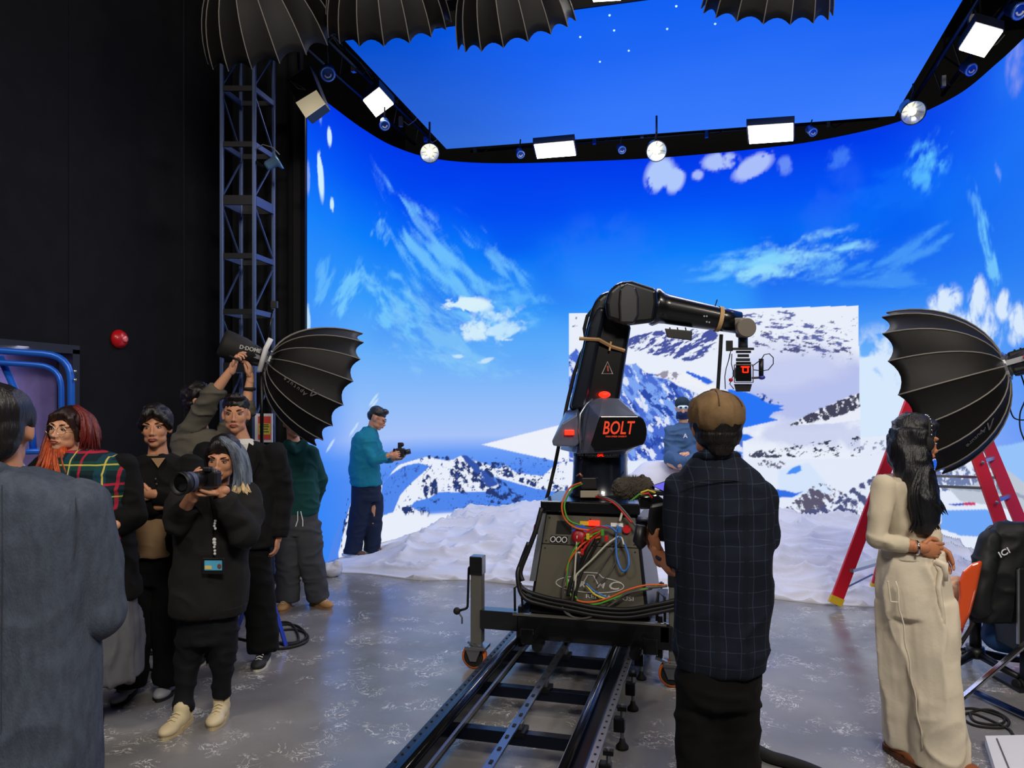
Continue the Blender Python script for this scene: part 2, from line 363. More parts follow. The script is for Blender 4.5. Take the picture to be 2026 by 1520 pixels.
for a in [(860, 520, 200, 70, -.75, .75, cy, .4, 1.6, 6, 1), (770, 600, 120, 70, -.3, .75, cy, .38, 3, 5, 2), (860, 660, 160, 60, -.5, .7, (130, 200, 248), .36, 2, 5, 3), (690, 570, 95, 34, .75, .8, cy, .38, 2, 7, 4), (640, 560, 60, 40, .9, .5, cy, .4, 2, 7, 5),
          (990, 520, 120, 30, -.8, .6, cy, .45, 2, 8, 6), (1010, 600, 90, 50, -.2, .5, cy, .4, 3, 5, 7), (900, 720, 170, 40, -.1, .4, (150, 208, 250), .42, 2, 6, 8), (750, 450, 40, 40, .9, .6, cy, .45, 3, 8, 9), (840, 450, 60, 40, -.6, .6, (110, 180, 252), .42, 3, 7, 10),
          (1560, 510, 150, 44, .12, .95, (150, 222, 250), .4, 2.4, 6, 11), (1470, 525, 110, 30, .1, .7, cy, .4, 2, 6, 12), (1640, 520, 90, 40, .35, .6, cy, .44, 2, 8, 13), (1800, 500, 160, 30, .25, .5, (90, 180, 250), .42, 1.6, 7, 14), (1760, 560, 180, 30, -.1, .4, (90, 175, 250), .4, 1.6, 7, 15),
          (1835, 322, 66, 52, .5, .9, (100, 205, 253), .36, 4, 5, 16), (1790, 370, 120, 50, 0, .35, (20, 120, 252), .3, 3, 4, 17), (1955, 480, 110, 26, -1.15, .9, (110, 200, 253), .4, 2.5, 7, 18), (1930, 400, 60, 22, -1.1, .7, (90, 170, 250), .4, 3, 6, 19), (1965, 540, 50, 30, -.9, .8, (120, 205, 252), .38, 3, 6, 20),
          (1975, 340, 30, 12, -1.2, .8, (130, 170, 250), .4, 5, 6, 21), (2010, 130, 40, 60, .3, .6, (150, 160, 235), .3, 3, 3, 22), (1180, 520, 120, 90, .4, .22, (60, 120, 250), .3, 2, 2, 23), (1640, 420, 50, 110, -.4, .25, (50, 110, 250), .3, 2, 2, 24)]:
    blob(*a)
for a in [(925, 603, 50, 16, 0, 1, wh, .3, 6, 8, 31, .12), (985, 640, 62, 38, .1, 1, (190, 228, 252), .34, 5, 6, 32, .2), (940, 655, 40, 22, 0, .9, wh, .36, 6, 7, 33), (1003, 672, 14, 4, 0, .9, wh, .3, 6, 6, 34), (905, 705, 18, 4, 0, .7, wh, .3, 6, 6, 35), (960, 714, 22, 5, .3, .7, wh, .3, 6, 6, 36),
          (1305, 345, 26, 34, -.4, 1, (175, 200, 252), .26, 6, 6, 41, .14), (1335, 355, 18, 26, -.3, 1, (175, 200, 252), .26, 6, 6, 42, .14), (1425, 320, 34, 18, 0, 1, (170, 192, 250), .28, 6, 6, 43, .14), (1490, 330, 40, 20, .5, 1, (170, 190, 250), .28, 6, 6, 44, .14), (1380, 347, 12, 10, 0, .9, (170, 190, 250), .25, 6, 6, 45), (1553, 328, 15, 18, 0, .7, (120, 160, 250), .25, 6, 6, 46), (1660, 310, 30, 22, .3, .5, (80, 150, 252), .3, 6, 6, 47),
          (652, 270, 9, 18, 0, 1, (205, 235, 252), .2, 6, 6, 51, .1), (634, 345, 12, 48, .15, 1, (205, 238, 252), .26, 6, 5, 52, .12), (657, 406, 8, 14, 0, 1, (200, 235, 252), .22, 6, 6, 53, .1), (610, 350, 7, 34, 0, .8, (130, 170, 250), .22, 6, 6, 54), (634, 225, 7, 22, 0, .8, (150, 180, 250), .22, 6, 6, 55), (608, 640, 12, 40, 0, .9, (190, 225, 252), .25, 5, 5, 56)]:
    blob(*a)
for px, py, rx, ry in [(1870, 600, 46, 34), (1935, 592, 40, 44), (1985, 605, 30, 30), (2015, 640, 50, 40), (1740, 770, 130, 110), (1730, 840, 130, 80), (1790, 850, 100, 70), (1715, 800, 90, 120), (1900, 680, 160, 60)]:
    blob(px, py, rx, ry, .2, 1, (214, 232, 252), .26, 5, 4, int(px) % 90, .2)
for px, py in [(715, 880), (740, 800), (700, 850), (655, 880), (740, 790)]: blob(px, py, 22, 4, .6, .6, wh, .2, 5, 5, px % 50)
# ---- white frustum corner to the left of the robot
mixc(soft(inpoly([(953, 880), (1128, 836), (1128, 919)])), (236, 240, 250))
# ---- left mountain range
snow = inpoly([(662, 1125), (676, 1070), (688, 1015), (697, 988), (712, 975), (745, 968), (765, 950), (775, 935), (790, 920), (815, 912), (848, 903), (862, 908), (885, 912), (898, 909), (912, 902), (925, 908), (945, 914), (965, 920), (985, 927), (1000, 920), (1020, 935), (1050, 940), (1075, 942), (1092, 926), (1105, 917), (1125, 913), (1190, 925), (1560, 925), (1900, 925), (1900, 1150), (662, 1150)])
mixc(soft(snow), (232, 238, 250))
B1 = (78, 134, 236); B2 = (92, 140, 238)
for pl in ([(756, 958), (772, 940), (800, 922), (828, 916), (850, 922), (838, 935), (810, 960), (792, 980), (778, 1014), (752, 1022)],
           [(813, 1003), (820, 993), (850, 985), (868, 974), (905, 974), (962, 973), (990, 962), (965, 940), (1000, 950), (1060, 967), (1100, 973), (1130, 985), (1130, 1022), (850, 1016), (825, 1010)],
           [(645, 1120), (662, 1060), (680, 1015), (668, 1085), (672, 1120)]):
    mixc(soft(inpoly(pl)), B1)
def rocks(poly, rgb, thr, su, sz, seed, ang=0, k=1., sharp=.08):
    m = soft(inpoly(poly), 6); n = N(su*2.1, sz*2.1, seed, 5, ang, .62); mixc(sstep(thr, thr+sharp, n-.25*(1-m))*np.clip(m*2, 0, 1)*k, rgb)
DK = (38, 56, 112)
rocks([(905, 903), (930, 903), (965, 925), (1005, 962), (1040, 985), (1030, 996), (1000, 992), (960, 975), (935, 955), (925, 985), (895, 970), (890, 930)], DK, .46, 9, 7, 61, .6)
rocks([(838, 936), (864, 948), (866, 996), (846, 992), (832, 962)], DK, .44, 9, 7, 62)
rocks([(960, 913), (1000, 916), (1050, 938), (1090, 950), (1125, 960), (1118, 985), (1060, 965), (1000, 945), (950, 925)], DK, .48, 9, 9, 63, -.3)
rocks([(912, 902), (926, 903), (985, 958), (965, 966)], (52, 84, 170), .3, 4, 4, 64)
rocks([(925, 968), (1000, 968), (1050, 1005), (980, 1000)], DK, .5, 9, 8, 65, -.5)
rocks([(790, 1003), (850, 1003), (850, 1018), (800, 1018)], DK, .46, 9, 9, 66)
rocks([(845, 899), (890, 903), (890, 912), (848, 908)], DK, .42, 9, 9, 67)
rocks([(685, 985), (700, 985), (690, 1050), (672, 1100)], DK, .54, 12, 12, 68)
rocks([(700, 905), (1125, 905), (1125, 1012), (700, 1012)], (60, 90, 170), .64, 14, 12, 69)
# ---- right background: snow field and mountains below the bright window
mixc(soft(inpoly([(1180, 880), (1540, 905), (1700, 866), (1780, 862), (1860, 880), (1990, 905), (2026, 1010), (2026, 1150), (1180, 1150)])), (226, 234, 250))
mixc(soft(inpoly([(1540, 930), (1600, 915), (1650, 975), (1540, 985)]), 8)*.5, (196, 220, 250))
mixc(soft(inpoly([(1555, 939), (1566, 927), (1583, 920), (1586, 931), (1575, 937)])), (72, 142, 244))
mixc(soft(inpoly([(1530, 968), (1550, 970), (1575, 976), (1590, 972), (1570, 984), (1530, 985)])), (52, 110, 226))
GR = (92, 88, 112)
rocks([(1535, 1028), (1550, 1005), (1600, 968), (1618, 955), (1650, 960), (1670, 975), (1640, 1000), (1600, 1026)], GR, .4, 9, 5, 71, .7)
rocks([(1560, 1028), (1640, 995), (1700, 955), (1745, 935), (1800, 925), (1810, 1000), (1700, 1026)], (78, 84, 128), .42, 8, 6, 72, .5)
rocks([(1500, 905), (1560, 915), (1540, 930), (1500, 925)], (110, 110, 130), .5, 12, 12, 73)
rocks([(1700, 870), (1780, 870), (1780, 910), (1700, 900)], (140, 150, 180), .55, 10, 10, 74)
mixc(soft(inpoly([(1960, 885), (2000, 880), (2045, 870), (2045, 985), (2015, 985), (1990, 930)]), 2), (150, 194, 250))
rocks([(1832, 950), (1850, 925), (1880, 905), (1900, 905), (1920, 930), (1940, 905), (1970, 900), (1985, 960), (1850, 975)], (110, 126, 168), .43, 9, 6, 75, .6)
rocks([(1838, 915), (1860, 903), (1890, 905), (1880, 925), (1850, 940)], (40, 100, 225), .4, 6, 5, 76)
mixc(soft(inpoly([(1862, 1005), (1875, 1010), (1950, 1008), (1995, 1030), (1985, 1060), (1930, 1062), (1900, 1060), (1855, 1045), (1862, 1035)])), (112, 166, 246))
# parked aeroplane in the picture
mixc(soft(inpoly([(1872, 962), (1925, 960), (1940, 948), (1960, 935), (1990, 928), (2040, 965), (2045, 1018), (1960, 1000), (1900, 992)])), (188, 198, 212))
mixc(soft(inpoly([(1880, 962), (1990, 968), (2040, 985), (2040, 992), (1990, 978), (1885, 968)])), (150, 162, 182))
for wx, wy, wr in ((1945, 950, 3), (1963, 953, 5), (1976, 960, 5)):
    mixc(soft(inpoly([(wx+wr*math.cos(a), wy+wr*2*math.sin(a)) for a in np.linspace(0, 6.28, 10)[:-1]])), (104, 120, 150))
mixc(soft(inpoly([(1875, 998), (1920, 994), (1926, 999), (1885, 1001)])), (40, 70, 190)); mixc(soft(inpoly([(1905, 995), (1930, 994), (1930, 1000), (1907, 1000)])), (205, 60, 100))
# ---- the bright window (inner frustum)
FR = [(1125, 620), (1698, 605), (1703, 907), (1125, 914)]; fmk = inpoly(FR)
C0 = C.copy(); C[:] = L3((232, 238, 250))
def grad(px0, py0, px1, py1, rgb, k):
    (u0, z0), (u1, z1) = S(px0, py0), S(px1, py1); du, dz_ = u1-u0, z1-z0; t = ((U-u0)*du+(Z-z0)*dz_)/(du*du+dz_*dz_); mixc(k*sstep(0, 1, t), rgb)
blob(1600, 770, 160, 70, 0, 1, (182, 192, 236), .1, 1.5, 1.5, 80, .5); blob(1640, 860, 160, 30, 0, .8, (196, 204, 236), .15, 2, 3, 81, .4); blob(1540, 720, 120, 50, 0, .6, (206, 212, 242), .1, 2, 2, 82, .5)
SL = (72, 84, 158)
rocks([(1236, 672), (1290, 655), (1420, 650), (1420, 690), (1370, 716), (1300, 705), (1240, 690)], SL, .44, 3.2, 11, 83, .45)
rocks([(1420, 618), (1560, 612), (1600, 640), (1690, 650), (1690, 690), (1600, 705), (1500, 665), (1430, 640)], (100, 108, 168), .52, 4, 12, 84, -.12)
rocks([(1480, 655), (1560, 655), (1690, 690), (1690, 715), (1580, 705), (1490, 690)], (80, 84, 130), .54, 6, 12, 85, -.2)
rocks([(1600, 640), (1700, 615), (1700, 665), (1620, 660)], (120, 124, 160), .6, 8, 12, 86)
rocks([(1128, 625), (1160, 620), (1160, 650), (1128, 650)], (110, 118, 160), .6, 10, 12, 87)
mt = inpoly([(1125, 705), (1140, 690), (1160, 720), (1200, 760), (1233, 722), (1258, 720), (1277, 738), (1302, 742), (1321, 750), (1340, 763), (1360, 770), (1400, 790), (1470, 850), (1470, 914), (1125, 914)])
mixc(soft(mt), (74, 108, 208)); mtk = soft(mt)
n1 = N(4.5, 14, 88, 5, -.95, .6); mixc(mtk*sstep(.5, .56, n1), (124, 164, 240)); n2 = N(6, 16, 89, 5, -1.05, .6); mixc(mtk*sstep(.6, .64, n2)*.95, (222, 230, 248)); n3 = N(6, 14, 90, 5, -.8, .6); mixc(mtk*sstep(.62, .65, n3), (44, 74, 168))
mixc(soft(inpoly([(1290, 745), (1320, 735), (1350, 738), (1390, 748), (1420, 765), (1400, 775), (1370, 762), (1345, 764), (1321, 750)])), (238, 240, 248)); rocks([(1290, 745), (1320, 733), (1350, 738), (1345, 760), (1321, 750)], (150, 146, 168), .45, 9, 9, 91)
rocks([(1352, 735), (1370, 737), (1412, 755), (1400, 760)], (50, 104, 222), .3, 6, 6, 92)
mixc(soft(inpoly([(1440, 770), (1475, 775), (1500, 785), (1520, 798), (1552, 803), (1540, 808), (1553, 811), (1530, 816), (1522, 826), (1541, 831), (1510, 838), (1480, 845), (1450, 850)])), (40, 116, 244)); mixc(soft(inpoly([(1465, 858), (1480, 860), (1491, 866), (1475, 873), (1462, 872)])), (46, 116, 240))
mixc(soft(inpoly([(1455, 892), (1470, 895), (1466, 905), (1450, 903)])), (60, 120, 236)); rocks([(1478, 775), (1500, 772), (1552, 800), (1520, 800)], (36, 70, 160), .5, 8, 8, 93, -.4)
lowr = inpoly([(1560, 842), (1590, 826), (1640, 803), (1672, 788), (1706, 776), (1706, 830), (1650, 838)]); mixc(soft(lowr), (232, 236, 248)); rocks([(1560, 842), (1590, 824), (1640, 800), (1706, 774), (1706, 806), (1640, 830), (1600, 838)], (66, 66, 88), .42, 10, 6, 94, .45)
rocks([(1480, 893), (1560, 880), (1706, 862), (1706, 905), (1480, 907)], (56, 60, 84), .52, 9, 12, 95, .2); rocks([(1480, 905), (1500, 892), (1530, 898), (1560, 907)], (70, 72, 96), .42, 10, 10, 96)
fm_ = fmk[..., None].astype(float); C = C*fm_+C0*(1-fm_)
pts3 = np.stack([np.interp(U, ulen, path[:, 0]), np.interp(U, ulen, path[:, 1]), Z], -1).reshape(-1, 3)
idx = np.arange(NZ*NU).reshape(NZ, NU); fc = np.stack([idx[:-1, :-1], idx[:-1, 1:], idx[1:, 1:], idx[1:, :-1]], -1).reshape(-1, 4)
def npmesh(name, co, faces):
    me = bpy.data.meshes.new(name); me.vertices.add(len(co)); me.vertices.foreach_set('co', np.ascontiguousarray(co, dtype=np.float32).ravel())
    n = faces.shape[1]; me.loops.add(faces.size); me.loops.foreach_set('vertex_index', faces.astype(np.int32).ravel()); me.polygons.add(len(faces))
    me.polygons.foreach_set('loop_start', np.arange(len(faces), dtype=np.int32)*n); me.polygons.foreach_set('loop_total', np.full(len(faces), n, dtype=np.int32)); me.update(calc_edges=True); return me
def screenmat(name, k=1.):
    m = mat(name, (2, 2, 3), .9, spec=0); nt = m.node_tree; a = nt.nodes.new('ShaderNodeAttribute'); a.attribute_name = 'picture'
    nt.links.new(a.outputs['Color'], nt.nodes['Principled BSDF'].inputs['Emission Color']); nt.nodes['Principled BSDF'].inputs['Emission Strength'].default_value = k; return m
def paint(me, c):
    a = me.color_attributes.new('picture', 'FLOAT_COLOR', 'POINT'); a.data.foreach_set('color', np.concatenate([c.reshape(-1, 3), np.ones((c.size//3, 1))], 1).astype(np.float32).ravel())
vol = empty('led_wall', (-.75, 10.4, 0), 0, 'tall curved led wall showing a blue sky over snowy mountains', 'led wall')
me = npmesh('screen', pts3-np.array([-.75, 10.4, 0]), fc); paint(me, C); link('screen', me, screenmat('led_picture', 1.0), vol)
# cabinet body behind the screen
pp = path[::12]; bk = MB(); nn = []
for i in range(len(pp)):
    t = pp[min(i+1, len(pp)-1)]-pp[max(i-1, 0)]; t = t/np.hypot(*t); nn.append(np.array([-t[1], t[0]]))
    a = pp[i]+nn[i]*.02-np.array([-.75, 10.4]); b = pp[i]+nn[i]*.16-np.array([-.75, 10.4]); bk.v += [(*a, 0), (*b, 0), (*b, HT+.01), (*a, HT+.01)]
for i in range(len(pp)-1):
    for k in range(4): bk.f.append((i*4+k, i*4+(k+1) % 4, i*4+4+(k+1) % 4, i*4+4+k))
bk.f += [(0, 1, 2, 3), tuple((len(pp)-1)*4+k for k in (3, 2, 1, 0))]
bk.build('cabinet_back', M_dark, vol)
e = MB(); e.box((-4.13+.75, 7.1-10.4, HT/2), (.05, .03, HT)).build('edge_trim', mat('dark_metal', (20, 21, 25), .4, .6), vol)
# ---- LED ceiling
CZ = 5.1; cq = [(-3.47, 9.6), (2.0, 9.86), (1.97, 6.5), (-3.35, 6.5)]
g = 60; A, Bq = np.meshgrid(np.linspace(0, 1, g), np.linspace(0, 1, g)); q = np.array(cq)
pc2 = (q[3]*(1-A[..., None])+q[2]*A[..., None])*(1-Bq[..., None])+(q[0]*(1-A[..., None])+q[1]*A[..., None])*Bq[..., None]
co = np.concatenate([pc2, np.full((g, g, 1), CZ)], -1).reshape(-1, 3)-np.array([-.7, 8, CZ]); idx = np.arange(g*g).reshape(g, g); fc2 = np.stack([idx[:-1, :-1], idx[:-1, 1:], idx[1:, 1:], idx[1:, :-1]], -1).reshape(-1, 4)
n = fbm(np.stack([A*3, Bq*3, A*0], -1), 4, 5); t = np.clip(Bq+.35*(n-.5), 0, 1)[..., None]; cc = L3((6, 92, 240))*(1-t)+L3((58, 124, 252))*t; cc = cc*(1-.3*sstep(.4, 0, A)[..., None])
lc = empty('led_ceiling', (-.7, 8, CZ), 0, 'flat blue led panel hung overhead inside the curved wall', 'led ceiling')
me = npmesh('screen', co, fc2); paint(me, cc); link('screen', me, screenmat('led_picture', 1.0), lc)
MB().prism([(x+.7, y-8) for x, y in cq], lambda a, b, t: (a, b, t), .01, .14).build('cabinet_back', M_dark, lc)
spk = MB()
for px, py in ((1206, 30), (1215, 60), (1148, 73), (1244, 100), (1320, 57), (1338, 12), (1415, 47), (1187, 122)):
    p = W(px, py, (CZ-.004-CH)*FPX/(HY-py)); spk.ell((p.x+.7, p.y-8, -.004), .011, n=6, m=4)
spk.build('stuck_pixel', mat('stuck_pixel', (190, 225, 255), .5, emit=1.0), lc)
# black drape closing the side of the volume
dr = MB(); n = 60; vs = []
for i in range(n):
    t = i/(n-1); x = -5.15+t*(.98); y = 7.36-.2*t+.02*math.sin(t*44)
    vs.append((x, y))
dr.v = [(x, y, z) for x, y in vs for z in (0.02, 6.9)]+[(x, y+.01, z) for x, y in vs for z in (0.02, 6.9)]
for i in range(n-1): dr.f += [(2*i, 2*i+2, 2*i+3, 2*i+1), (2*n+2*i, 2*n+2*i+1, 2*n+2*i+3, 2*n+2*i+2)]
o = dr.build('curtain', mat('black_drape', (10, 10, 16), .95), smooth=True); tag(o, 'black drape hanging beside the left edge of the led wall', 'curtain')
# ================================================================ snow set
M_snow = mat('cotton_snow', (214, 215, 222), .9, bump=.5, scale=40)
nx, ny = 330, 170; X, Y = np.meshgrid(np.linspace(-4.0, 2.5, nx), np.linspace(0, 1, ny))
front = 7.1+.10*(fbm(np.stack([X*1.3, X*0, X*0], -1), 3, 4)-.5)*2+.05*np.sin(X*5)
backY = np.interp(X, path[:200, 0], path[:200, 1]) if False else np.interp(X, [-4.0, -3.6, -3.1, -2.2, -.75, .7, 1.45, 2.05, 2.45, 2.6], [8.5, 9.55, 9.92, 10.14, 10.32, 10.26, 10.06, 9.68, 9.0, 8.2])-.03
Yw = front+(backY-front)*Y**1.15; e_ = Yw-front
P3 = np.stack([X, Yw, X*0], -1)
wb = P3+.25*(np.stack([fbm(P3*1.6, 3, 21), fbm(P3*1.6, 3, 22), P3[..., 0]*0], -1)-.5)
r1 = 1-np.abs(2*vnoise(wb*np.array([1.7, 4.2, 1]), 31)-1); r2 = 1-np.abs(2*vnoise(wb*np.array([4.5, 9.5, 1]), 32)-1)
rise = sstep(0, 2.8, e_)*(.22*sstep(-3.9, -2.9, X)+.02)
ext_ = np.clip((backY-front)/2.6, 0, 1)
Zs = .05*sstep(0, .16, e_)+rise+ext_*.12*r1**3*sstep(.05, .8, e_)+ext_**2*.055*r2**3+.05*(fbm(P3*1.2, 3, 33)-.4)*sstep(.2, 1, e_)
Zs *= .35+.65*sstep(-3.95, -3.2, X); Zs = np.maximum(Zs, .012)
co = np.stack([X, Yw, Zs], -1).reshape(-1, 3); idx = np.arange(nx*ny).reshape(ny, nx); fc = np.stack([idx[:-1, :-1], idx[:-1, 1:], idx[1:, 1:], idx[1:, :-1]], -1).reshape(-1, 4)
ring = np.concatenate([idx[0, :], idx[1:, -1], idx[-1, -2::-1], idx[-2:0:-1, 0]]); k0 = len(co); low = co[ring].copy(); low[:, 2] = 0.001
co = np.concatenate([co, low]); rn = len(ring); j = np.arange(rn); fs = np.stack([ring[j], k0+j, k0+(j+1) % rn, ring[(j+1) % rn]], -1)
me = npmesh('snow_blanket', co, np.concatenate([fc, fs])); me.shade_smooth(); o = link('snow_blanket', me, M_snow); tag(o, 'crumpled white cotton snow blanket spread before the led wall', 'fake snow')
# snow mound
mm = MB(); mc = W(1296, 905, 9.35)
for dx, dy, h, r in ((0, 0, 1.02, .34), (-.3, 0, .86, .3), (.35, .05, .93, .34), (.75, .1, .78, .34), (-.55, .1, .45, .3), (.2, -.3, .5, .5), (1.1, .1, .5, .35), (.5, -.25, .6, .4)):
    mm.loft([(dx, dy, 0, r*1.6, r*1.3), (dx, dy, h*.5, r*1.35, r*1.05), (dx, dy, h*.85, r*.9, r*.8), (dx, dy, h, r*.45, r*.4)], 20)
me = fuse(mm, .03, 30); wrinkle(me, .02, (4, 4, 4), 3, .012, (3, 3, 8)); me.shade_smooth(); o = link('snow_mound', me, M_snow); o.location = (mc.x, mc.y, .0); o.rotation_euler = (0, 0, YAW); tag(o, 'smooth white snow mound in front of the bright mountain window', 'snow mound')
# small crumpled piece
me = fuse(MB().ell((0, 0, .07), (.12, .1, .075)).ell((.07, 0, .12), (.05, .05, .05)).ell((-.07, .03, .06), (.08, .07, .06)), .012, 3); wrinkle(me, .02, (14, 14, 14), 3)
me.shade_smooth(); o = link('snow_lump', me, M_snow); p = WZ(655, 1140, 0); o.location = p; tag(o, 'small lump of crumpled white wadding at the left corner of the snow', 'snow lump')
def smoothp(pts, n=6):
    P = [Vector(p) for p in pts]; P = [P[0]*2-P[1]]+P+[P[-1]*2-P[-2]]; out = []
    for i in range(1, len(P)-2):
        for k in range(n):
            t = k/n; a, b, c, d_ = P[i-1], P[i], P[i+1], P[i+2]; out.append(.5*((2*b)+(c-a)*t+(2*a-5*b+4*c-d_)*t*t+(3*b-a-3*c+d_)*t**3))
    out.append(P[-2]); return out
# ================================================================ materials for gear
M_black = mat('black_plastic', (17, 17, 19), .45); M_gloss = mat('gloss_black', (13, 14, 17), .22, coat=.4)
M_anod = mat('black_anodised', (24, 25, 29), .35, .5); M_alu = mat('aluminium', (176, 180, 188), .32, .9); M_grey = mat('grey_steel', (120, 118, 112), .45, .6)
M_chrome = mat('chrome', (215, 215, 220), .15, 1.); M_fab = mat('black_softbox_fabric', (10, 9, 9), .6, bump=.35, scale=14, spec=.35); M_seam = mat('grey_rib_seam', (122, 118, 112), .5)
M_truss = mat('blue_grey_truss', (74, 92, 132), .4, .4); M_trussd = mat('dark_truss_plate', (14, 16, 24), .5, .3)
M_rub = mat('black_rubber', (12, 12, 12), .75); M_red = mat('red_plastic', (196, 16, 26), .35, coat=.3); M_redlad = mat('red_fibreglass', (206, 14, 34), .4)
M_yel = mat('yellow_foot', (214, 176, 24), .6); M_white = mat('white_paint', (226, 226, 228), .5); M_steel = mat('satin_steel', (146, 148, 152), .3, .9)
M_bluef = mat('blue_lacquered_tube', (30, 102, 214), .35, .2); M_panelw = mat('lit_panel', (255, 252, 244), .5, emit=9., emitc=(255, 250, 240)); M_bulb = mat('lit_bulb', (255, 246, 214), .5, emit=2.2, emitc=(255, 240, 200))
M_bowl = mat('lamp_bowl', (205, 215, 218), .25, .6); M_skyblue = mat('blue_anodised', (40, 80, 160), .3, .6); M_led = mat('red_indicator', (255, 40, 20), .4, emit=3., emitc=(255, 30, 10))
# ================================================================ truss tower
def ring_axes(d): pass
tw = Frame('truss_tower', 490, 7.3, 'blue-grey square lighting truss tower standing left of the led wall', 'truss tower')
corners = {}
for nm, px, off in (('a', 439, 0), ('b', 503, 0), ('c', 477, .37), ('d', 541, .37)):
    p = tw.P(px, 800, off); corners[nm] = (p.x, p.y)
for nm in 'abcd':
    x, y = corners[nm]; MB().box((x, y, 2.9), (.034, .034, 5.8)).build('upright', M_truss, tw.o, bevel=.004)
zt = 4.72; step = .53; k = 0
while zt > .1:
    for (u, v), M_ in ((('a', 'b'), M_trussd), (('c', 'd'), M_trussd), (('a', 'c'), M_truss), (('b', 'd'), M_truss)):
        hgt = .05 if k % 3 != 2 else .09
        MB().bar((*corners[u], zt), (*corners[v], zt), .022, hgt, (0, 0, 1)).build('rung', M_, tw.o)
    for u, v in (('a', 'c'), ('b', 'd')):
        z0, z1 = (zt+.03, zt+step-.05); s = k % 2
        MB().bar((*corners[u], z1 if s else z0), (*corners[v], z0 if s else z1), .014).build('diagonal', M_truss, tw.o)
    zt -= step; k += 1
MB().box((0.0, .18, .015), (.5, .55, .03)).build('base_plate', M_trussd, tw.o)
# notice fixed to the tower
p = W(522, 847, 7.22); nb = empty('notice', p, YAW, 'small white notice with red and yellow print on the truss tower', 'notice')
MB().box((0, 0, 0), (.165, .012, .27)).build('board', M_white, nb)
MB().box((.008, -.007, .0), (.12, .004, .22)).build('print_red', mat('notice_red', (224, 74, 60), .6), nb)
MB().box((.008, -.0095, -.01), (.112, .003, .105)).build('print_yellow', mat('notice_yellow', (222, 206, 70), .6), nb)
for dz_, w_ in ((.03, .08), (.012, .09), (-.01, .07), (-.035, .085)): MB().box((.008, -.0115, dz_), (w_, .002, .009)).build('print_line', mat('notice_ink', (50, 70, 40), .7), nb)
# fire alarm
p = W(240, 671, 6.88); fa = empty('fire_alarm', (XL, p.y, p.z), 0, 'round red fire alarm sounder on the black wall', 'alarm')
MB().lathe([(.085, 0), (.085, .02), (.07, .05), (.05, .07), (.0001, .078)], (0, 0, 0), (1, 0, 0), 28).build('body', M_red, fa, smooth=True)
MB().lathe([(.03, .072), (.03, .086), (.022, .094)], (0, 0, 0), (1, 0, 0), 20).build('lens', mat('clear_red_lens', (240, 120, 120), .15, coat=.5), fa, smooth=True)
for a in range(3): MB().tube([(.055+.02*math.cos(t)*0, .045*math.cos(a*2.1+t), .045*math.sin(a*2.1+t)) for t in np.linspace(0, 1.1, 6)], .003, 6).build('slot', M_dark, fa)
# ================================================================ blue tubular frame at the left
bf = Frame('scaffold_frame', 60, 5.0, 'blue tubular scaffold frame leaning by the dark doorway', 'scaffold')
def roundpath(pts, r=.1, n=6):
    out = [Vector(pts[0])]
    for i in range(1, len(pts)-1):
        a, b, c = Vector(pts[i-1]), Vector(pts[i]), Vector(pts[i+1]); u = (a-b).normalized(); v = (c-b).normalized()
        for k in range(n+1):
            t = k/n; out.append((b+u*r)*(1-t)**2+b*2*t*(1-t)+(b+v*r)*t*t)
    out.append(Vector(pts[-1])); return out
def zf(p, z=0.0): return Vector((p.x, p.y, z))
a = bf.P(-60, 690, -.12); b_ = bf.P(140, 704, .0); c_ = Vector((b_.x+.02, b_.y, .03)); MB().tube(roundpath([zf(a, .03), a, b_, c_], .16), .022, 12).build('outer_tube', M_bluef, bf.o, smooth=True)
off = Vector((-.075, .02, -.07)); MB().tube(roundpath([zf(a+off, .03), a+off, b_+off, c_+off+Vector((0, 0, .07))], .14), .018, 12).build('inner_tube', M_bluef, bf.o, smooth=True)
MB().tube([bf.P(0, 706, .03), bf.P(62, 842, .03), bf.P(66, 890, .03)], .022, 10).build('brace', M_bluef, bf.o, smooth=True)
MB().tube([bf.P(-40, 896, .0), bf.P(128, 892, .02)], .02, 10).build('rung', M_bluef, bf.o, smooth=True)
MB().tube([bf.P(-40, 1090, .0), bf.P(128, 1084, .02)], .02, 10).build('rung', M_bluef, bf.o, smooth=True)
MB().tube([bf.P(0, 706, .03), bf.P(-30, 760, .03)], .012, 8).build('pin', M_alu, bf.o)
for py in (735, 752): MB().ell(bf.P(148, py, -.02), .012).build('bolt', M_alu, bf.o, smooth=True)
